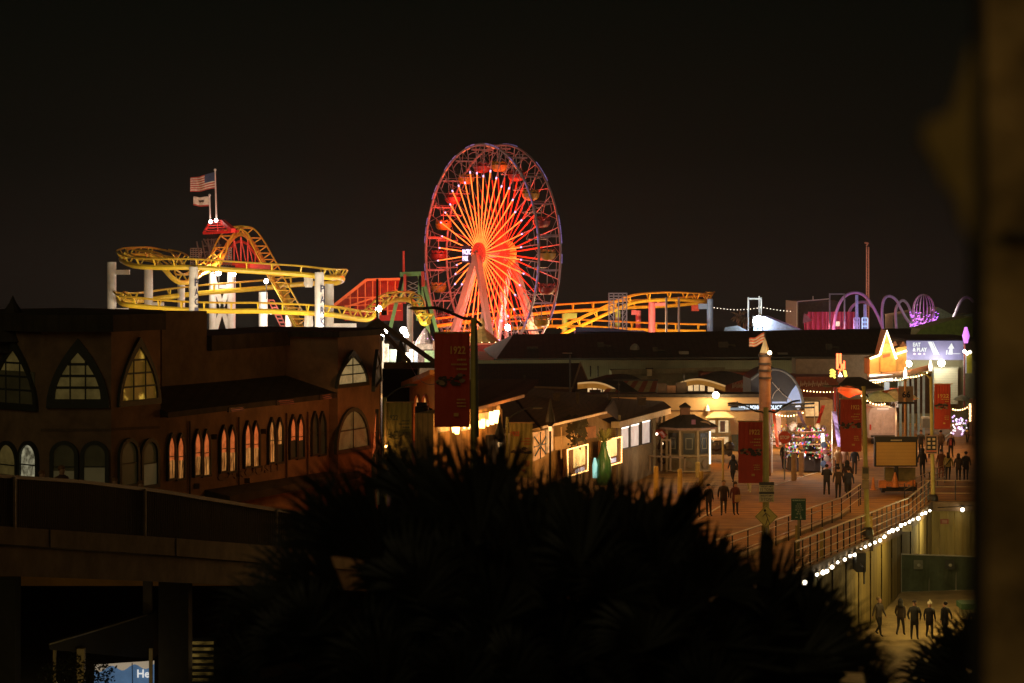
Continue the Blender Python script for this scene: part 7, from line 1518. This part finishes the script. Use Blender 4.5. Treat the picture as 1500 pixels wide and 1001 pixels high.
fans = [(560, 850, 185, 95, 168, 26, 14.6), (640, 790, 150, 78, 150, 26, 15.4), (700, 820, 175, 68, 138, 28, 14.2), (775, 830, 178, 62, 122, 26, 15.0), (850, 830, 175, 55, 118, 26, 14.4), (915, 830, 165, 45, 112, 24, 15.2), (600, 760, 120, 92, 160, 20, 15.8),
        (500, 880, 165, 105, 190, 26, 15.2), (430, 930, 150, 110, 210, 26, 15.6), (380, 1000, 110, 90, 200, 22, 15.0), (1075, 890, 105, 48, 135, 26, 14.8), (1130, 895, 118, 30, 125, 26, 15.3), (1185, 930, 100, 5, 110, 24, 15.0), (1230, 975, 95, -15, 100, 24, 15.4), (1270, 1010, 75, 0, 100, 18, 15.2), (1010, 880, 125, 50, 130, 24, 15.6), (1160, 985, 165, 2, 60, 18, 14.6), (1215, 960, 110, -10, 25, 8, 14.4),
        (730, 780, 130, 60, 130, 26, 15.9), (820, 790, 130, 62, 125, 26, 15.7), (890, 800, 125, 55, 120, 24, 15.9), (520, 840, 150, 100, 165, 24, 15.6), (460, 880, 150, 100, 185, 24, 15.9), (390, 950, 120, 95, 190, 24, 15.1), (345, 1010, 90, 90, 190, 20, 15.5), (960, 850, 140, 40, 125, 24, 14.9)]
for i, (hx, hy, L_, a0, a1, n_, Y) in enumerate(fans):
    if hy < 862 and hx < 745: hy -= 26; L_ *= 1.12
    mb = MB(); fan(mb, P(hx, hy, Y), px2m(L_, Y), a0, a1, int(n_ * 1.5), random.uniform(-.25, .25), crown)
    mb.build("frond", frond_m, pmx)
for hx, hy, L_, a0, a1, n_, Y in ((655, 850, 205, 75, 128, 17, 14.9), (735, 865, 215, 66, 116, 17, 15.1), (820, 880, 215, 62, 112, 16, 14.7), (905, 870, 200, 52, 104, 16, 15.3), (590, 880, 215, 95, 140, 15, 15.0), (520, 905, 190, 112, 160, 15, 14.8), (1120, 900, 150, 40, 110, 15, 15.1), (1195, 950, 135, 25, 100, 14, 15.2)):
    mb = MB(); fan(mb, P(hx, hy, Y), px2m(L_, Y), a0, a1, n_, 0, crown, .06, .011); mb.build("frond", frond_m, pmx)
# the raised stiff frond reaching up right, and the stub before the diamond sign
mb = MB()
for k, (x, y) in enumerate(((1046, 686), (1050, 694), (1040, 690), (1052, 706), (1030, 694), (1048, 714), (1020, 700))):
    a, b = P(965, 800, 15), P(x, y, 14.6); m_ = a.lerp(b, .55) + UP * .02; mb.bar(a, m_, .07, .04); s_ = Vector((.0, 0, .022)); mb.add([m_ - s_ * 1.4, m_ + s_ * 1.4, b], [(0, 1, 2)])
mb.build("frond", frond_m, pmx)
mb = MB(); mb.bar(P(1119, 860, 15), P(1124, 790, 15), .085, .05)
for k in range(7): b = P(1114 + k * 3.5, 781 - (k % 3) * 5, 15); m_ = P(1122, 800, 15); mb.add([m_ - Vector((.025, 0, 0)), m_ + Vector((.025, 0, 0)), b], [(0, 1, 2)])
mb.build("frond", frond_m, pmx)
mb = MB()
for k in range(16): fan(mb, P(560 + k * 27, 815 + 12 * (k % 3), 16.3), px2m(125, 16), 20, 160, 26, .1, None, .1, .045)
for k in range(120):
    a_ = random.uniform(0, 2 * math.pi); rr_ = random.random() ** .5; hx = 790 + 400 * rr_ * math.cos(a_); hy = 960 + 130 * rr_ * math.sin(a_) * (1 if math.sin(a_) < 0 else .8)
    if (hx < 520 and hy < 930) or hy < (845 if k % 3 else 800) or (hx > 1050 and hy < 920): continue
    if hy < 845 and not 560 < hx < 960: continue
    Y = random.uniform(14.2, 16.6); fan(mb, P(hx, hy, Y), px2m(random.uniform(90, 130), Y), random.uniform(-20, 40), random.uniform(140, 200), 26, random.uniform(-.5, .5), None, .2, .045)
mb.build("inner_fronds", frond_m, pmx)
mb = MB(); c = P(800, 1000, 15.6)
for k in range(420):                                          # dead skirt and leaf bases round the head of the trunk
    a_ = random.uniform(0, 6.28); rr_ = random.uniform(.3, 1.45); q = c + Vector((math.cos(a_) * rr_ * 1.0, math.sin(a_) * rr_ * .6, random.uniform(-.5, .62) * (1.25 - rr_ * .45))); d_ = Vector((math.cos(a_), math.sin(a_) * .6, random.uniform(-.5, .6))).normalized() * random.uniform(.3, .6); s_ = Vector((random.uniform(-1, 1), 0, random.uniform(-1, 1))).normalized() * .08
    mb.add([q - s_, q + s_, q + d_ + s_ * .6, q + d_ - s_ * .6], [(0, 1, 2, 3)])
mb.build("leaf_bases", frond_m, pmx)
MB().tube([(crown.x, 15.6, -5), (crown.x + .1, 15.6, 4), c - UP * .1], .32, 12, r2=.3).build("trunk", M("palm_trunk", (.03, .022, .014), .9, .4, 4, .4), pmx)
pm2 = thing("fan_palm", "small dark palm crown in the lower right corner before the lot", "palm tree", (P(1410, 0, 22).x, 22, -5)); c2 = P(1425, 1000, 22)
for hx, hy, L_, a0, a1 in ((1400, 990, 90, 75, 190), (1428, 985, 105, 80, 150), (1440, 960, 90, 95, 175), (1385, 1010, 90, 95, 185), (1425, 1015, 120, 110, 170)):
    mb = MB(); fan(mb, P(hx, hy, 22 + random.uniform(-.5, .5)), px2m(L_, 22), a0, a1, 20, random.uniform(-.2, .2), c2, .1, .03); mb.build("frond", frond_m, pm2)
MB().tube([(c2.x, 22.3, -5), c2 + Vector((0, .3, 0))], .25, 10).build("trunk", M("palm_trunk"), pm2)
# near wall and dark downpipe of the viewpoint building, out of focus
stu = M("near_stucco", (.28, .20, .09), .95, .7, 7, .6)
nw = thing("near_wall", "blurred mottled ochre wall filling the right edge", "wall", (P(1470, 0, 4.2).x, 4.2, 10)); x0 = P(1434, 0, 4.2).x
MB().box(x0, x0 + .8, 4.2, 4.22, 8, 16).build("stucco", stu, nw)
q = P(1500, 345, 4.1); MB().box(q.x - .012, q.x + .06, 4.15, 4.2, q.z - .006, q.z + .008).build("clip", black, nw)
o = MB().tube([(P(1434, 0, 4.0).x, 4.0, 8), (P(1434, 345, 4.0).x, 4.0, P(0, 345, 4).z), ], .011, 10).tube([P(1428, 340, 4.0) , (P(1428, 0, 4).x, 4.0, 8)], .012, 10).tube([P(1437, 345, 4), P(1433, -60, 4)], .011, 10).build("downpipe", black); tag(o, "black out-of-focus pipe in front of the ochre wall", "pipe")
cvs = M("near_canvas", (.22, .165, .06), .95, .5, 7); pts = [(1426, 60), (1408, 120), (1392, 165), (1356, 178), (1352, 205), (1372, 240), (1384, 272), (1402, 285), (1410, 330), (1426, 350)]
o = MB().ext([P(x, y, 2.9) for x, y in pts] , (0, .03, 0)).build("loose_canvas", cvs); tag(o, "blurred scrap of tan canvas hanging left of the black pipe", "canvas")
light((1.9, 2.2, 13.6), (1, .60, .2), 16, .3)  # unseen light added out of frame to brighten the near wall
# ---------------------------------------------------------------- market clutter: bulbs, tables, goods, roof vents
def swag(label, pts, n_, sag, mat, r=.05, cable=True):
    g = thing("bulb_string", label, "string lights", P(*pts[0])); pl = []
    for a, b in zip(pts, pts[1:]):
        A, B = P(*a), P(*b)
        for k in range(n_): t = k / n_; pl.append(A.lerp(B, t) - UP * sag * 4 * t * (1 - t))
    for q in pl: MB().sph(q, r, 5, 4).build("bulb", mat, g)
    MB().tube([q + UP * (r + .02) for q in pl], .012, 3).build("cable", dark_steel, g)
wb_ = E("market_bulb", (1, .60, .24), 12)
swag("warm bulb string across the front of the orange-lit pavilion roof", [(1272, 560, 177), (1300, 556, 176), (1330, 553, 176), (1362, 544, 176)], 8, .12, wb_)
swag("warm bulb string between the red canopy and the striped umbrella", [(1262, 580, 166), (1300, 590, 168)], 9, .35, wb_)
swag("warm bulb string hanging over the police station doorway", [(1133, 606, 172), (1180, 603, 172)], 11, .25, wb_)
swag("small bulb string along the eave of the red-roofed shop front", [(1168, 571, 194), (1226, 574, 192)], 12, .1, wb_, .045)
swag("warm bulb string low over the stalls beside the red banner at the right", [(1396, 600, 172), (1424, 592, 172)], 8, .2, wb_)
for i, (x, f, n_, lb) in enumerate([(1283, 606, 40, "cafe table crowded with small bright goods behind the white van"), (1303, 604, 40, "cafe table with glowing jars near the striped umbrella"), (1382, 618, 40, "stall table of lit goods before the roller shutter"), (1241, 650, 30, "low display table with bright trinkets beside the slotted banner"), (1140, 664, 36, "display rack of red and gold goods left of the souvenir cart"), (1411, 652, 30, "small lit display at the far right behind the seated crowd")]):
    Y = 13 * F / (f - HY); c = P(x, f, Y); c.z = 0; g = thing("market_table", lb, "table", c)
    mb = MB().box(c.x - .8, c.x + .8, Y - .35, Y + .35, .78, .84)
    for s_ in (-.7, .7): mb.bar((c.x + s_, Y, 0), (c.x + s_, Y, .8), .07)
    mb.build("tabletop", M("table_brown", (.2, .1, .05), .7), g); mb = MB()
    for k in range(n_): mb.cur = random.choice((0, 1, 2, 2, 3, 4, 5, 7 if k % 5 == 0 else 6)); mb.sph((c.x + random.uniform(-.75, .75), Y + random.uniform(-.3, .3), .9 + random.uniform(0, .55 if i != 4 else 1.1)), random.uniform(.05, .11), 5, 3)
    mb.build("goods", tm, g)["kind"] = "stuff"; light(c + Vector((0, -.8, 1.9)), (1, .62, .25), 22, .1)
# roof clutter
for i, (x, y, Y, w_, h_, lb) in enumerate([(745, 572, 128, 8, 7, "boxy vent on the lantern house roof"), (815, 583, 136, 10, 6, "wide low vent on the eaved shop's roof"), (846, 588, 139, 4, 11, "thin flue on the eaved shop's roof"), (893, 588, 150, 5, 9, "short flue near the lit window shop's roof"), (940, 590, 155, 12, 5, "low duct on the lit window shop's roof")]):
    g = thing("roof_vent", lb, "vent", P(x, y, Y)); mb = MB().pbox(x - w_ / 2, x + w_ / 2, y - h_, y + 4, Y, .5); mb.pbox(x - w_ / 2 - 1, x + w_ / 2 + 1, y - h_ - 1.5, y - h_, Y - .1, .7); mb.build("body", M("vent_brown", (.11, .075, .045), .8, .4, 5), g)
for i, (x, yt, Y, yb, lb) in enumerate([(893, 612, 128, 655, "black furled parasol pole left of the white windows"), (806, 594, 112, 650, "tall black lantern pole before the eaved shop"), (732, 617, 108, 668, "black lantern pole just left of the olive date banner")]):
    if i == 0: continue
    g = thing("lantern_pole", lb, "lamp post", P(x, yb, Y)); MB().tube([(P(x, 0, Y).x, Y, 0), P(x, yt, Y)], .05, 7).build("pole", black, g)
    MB().lathe(P(x, yt + 26, Y), [(.08, -.15), (.24, .05), (.2, .3), (.08, .75), (.03, 1.1)], 10).build("lantern_hood", black, g); MB().lathe(P(x, yt + 33, Y), [(.06, -.15), (.09, 0), (.06, .12)], 8).build("glass", E("dim_lantern", (1, .6, .25), 1.5), g)

for i, (x, y, Y, w_, lb) in enumerate([(780, 512, 219, 16, "long low duct at the left of the long hall roof"), (880, 506, 220, 9, "small hatch box in the middle of the long hall roof"), (960, 513, 218, 7, "square vent left of the pale roof dome"), (1060, 505, 220, 14, "flat duct box right of the long hall's roof dome"), (1215, 508, 219, 8, "small vent on the long hall roof above the neon sign")]):
    g = thing("roof_unit", lb, "vent", P(x, y, Y)); mb = MB().pbox(x - w_ / 2, x + w_ / 2, y - 4, y + 5, Y, .8); mb.tube([P(x + w_ / 2, y, Y + .4), P(x + w_ / 2 + 9, y + 1, Y + .4), P(x + w_ / 2 + 9, y + 7, Y + .4)], .1, 6); mb.build("body", M("roof_unit_grey", (.10, .085, .06), .8, .4, 4), g)
for i, (x, y0, y1, Y, lb) in enumerate([(768, 548, 590, 150, "tall thin mast on the roofs left of the shed"), (906, 560, 592, 160, "thin mast on the roof above the white windows"), (1002, 548, 574, 172, "slim antenna at the cream restaurant roof")]):
    tag(MB().tube([P(x, y1, Y), P(x, y0, Y)], .035, 5).bar(P(x - 3, y0 + 4, Y), P(x + 3, y0 + 4, Y), .04).build("antenna", dark_steel), lb, "antenna")
g = thing("overhead_cable", "thin dark cable sagging from the truss to the nearest lamp post", "cable", P(640, 520, 110)); A, B = P(600, 533, 134), P(694, 500, 68.5)
MB().tube([A.lerp(B, t / 12) - UP * 1.2 * 4 * (t / 12) * (1 - t / 12) for t in range(13)], .015, 4).build("cable", dark_steel, g)

# ---------------------------------------------------------------- thin haze added to imitate lens bloom round the lamps
hm = bpy.data.materials.new("bloom_haze"); hm.use_nodes = True; t = hm.node_tree; t.nodes.clear()
vo = t.nodes.new("ShaderNodeVolumePrincipled"); ou = t.nodes.new("ShaderNodeOutputMaterial"); t.links.new(vo.outputs[0], ou.inputs["Volume"])
vo.inputs["Color"].default_value = (.9, .88, .85, 1); vo.inputs["Density"].default_value = .00008; vo.inputs["Anisotropy"].default_value = .75
hz_ = MB().box(-350, 350, -35, 770, -7.2, 30).build("haze", hm); hz_["kind"] = "stuff"
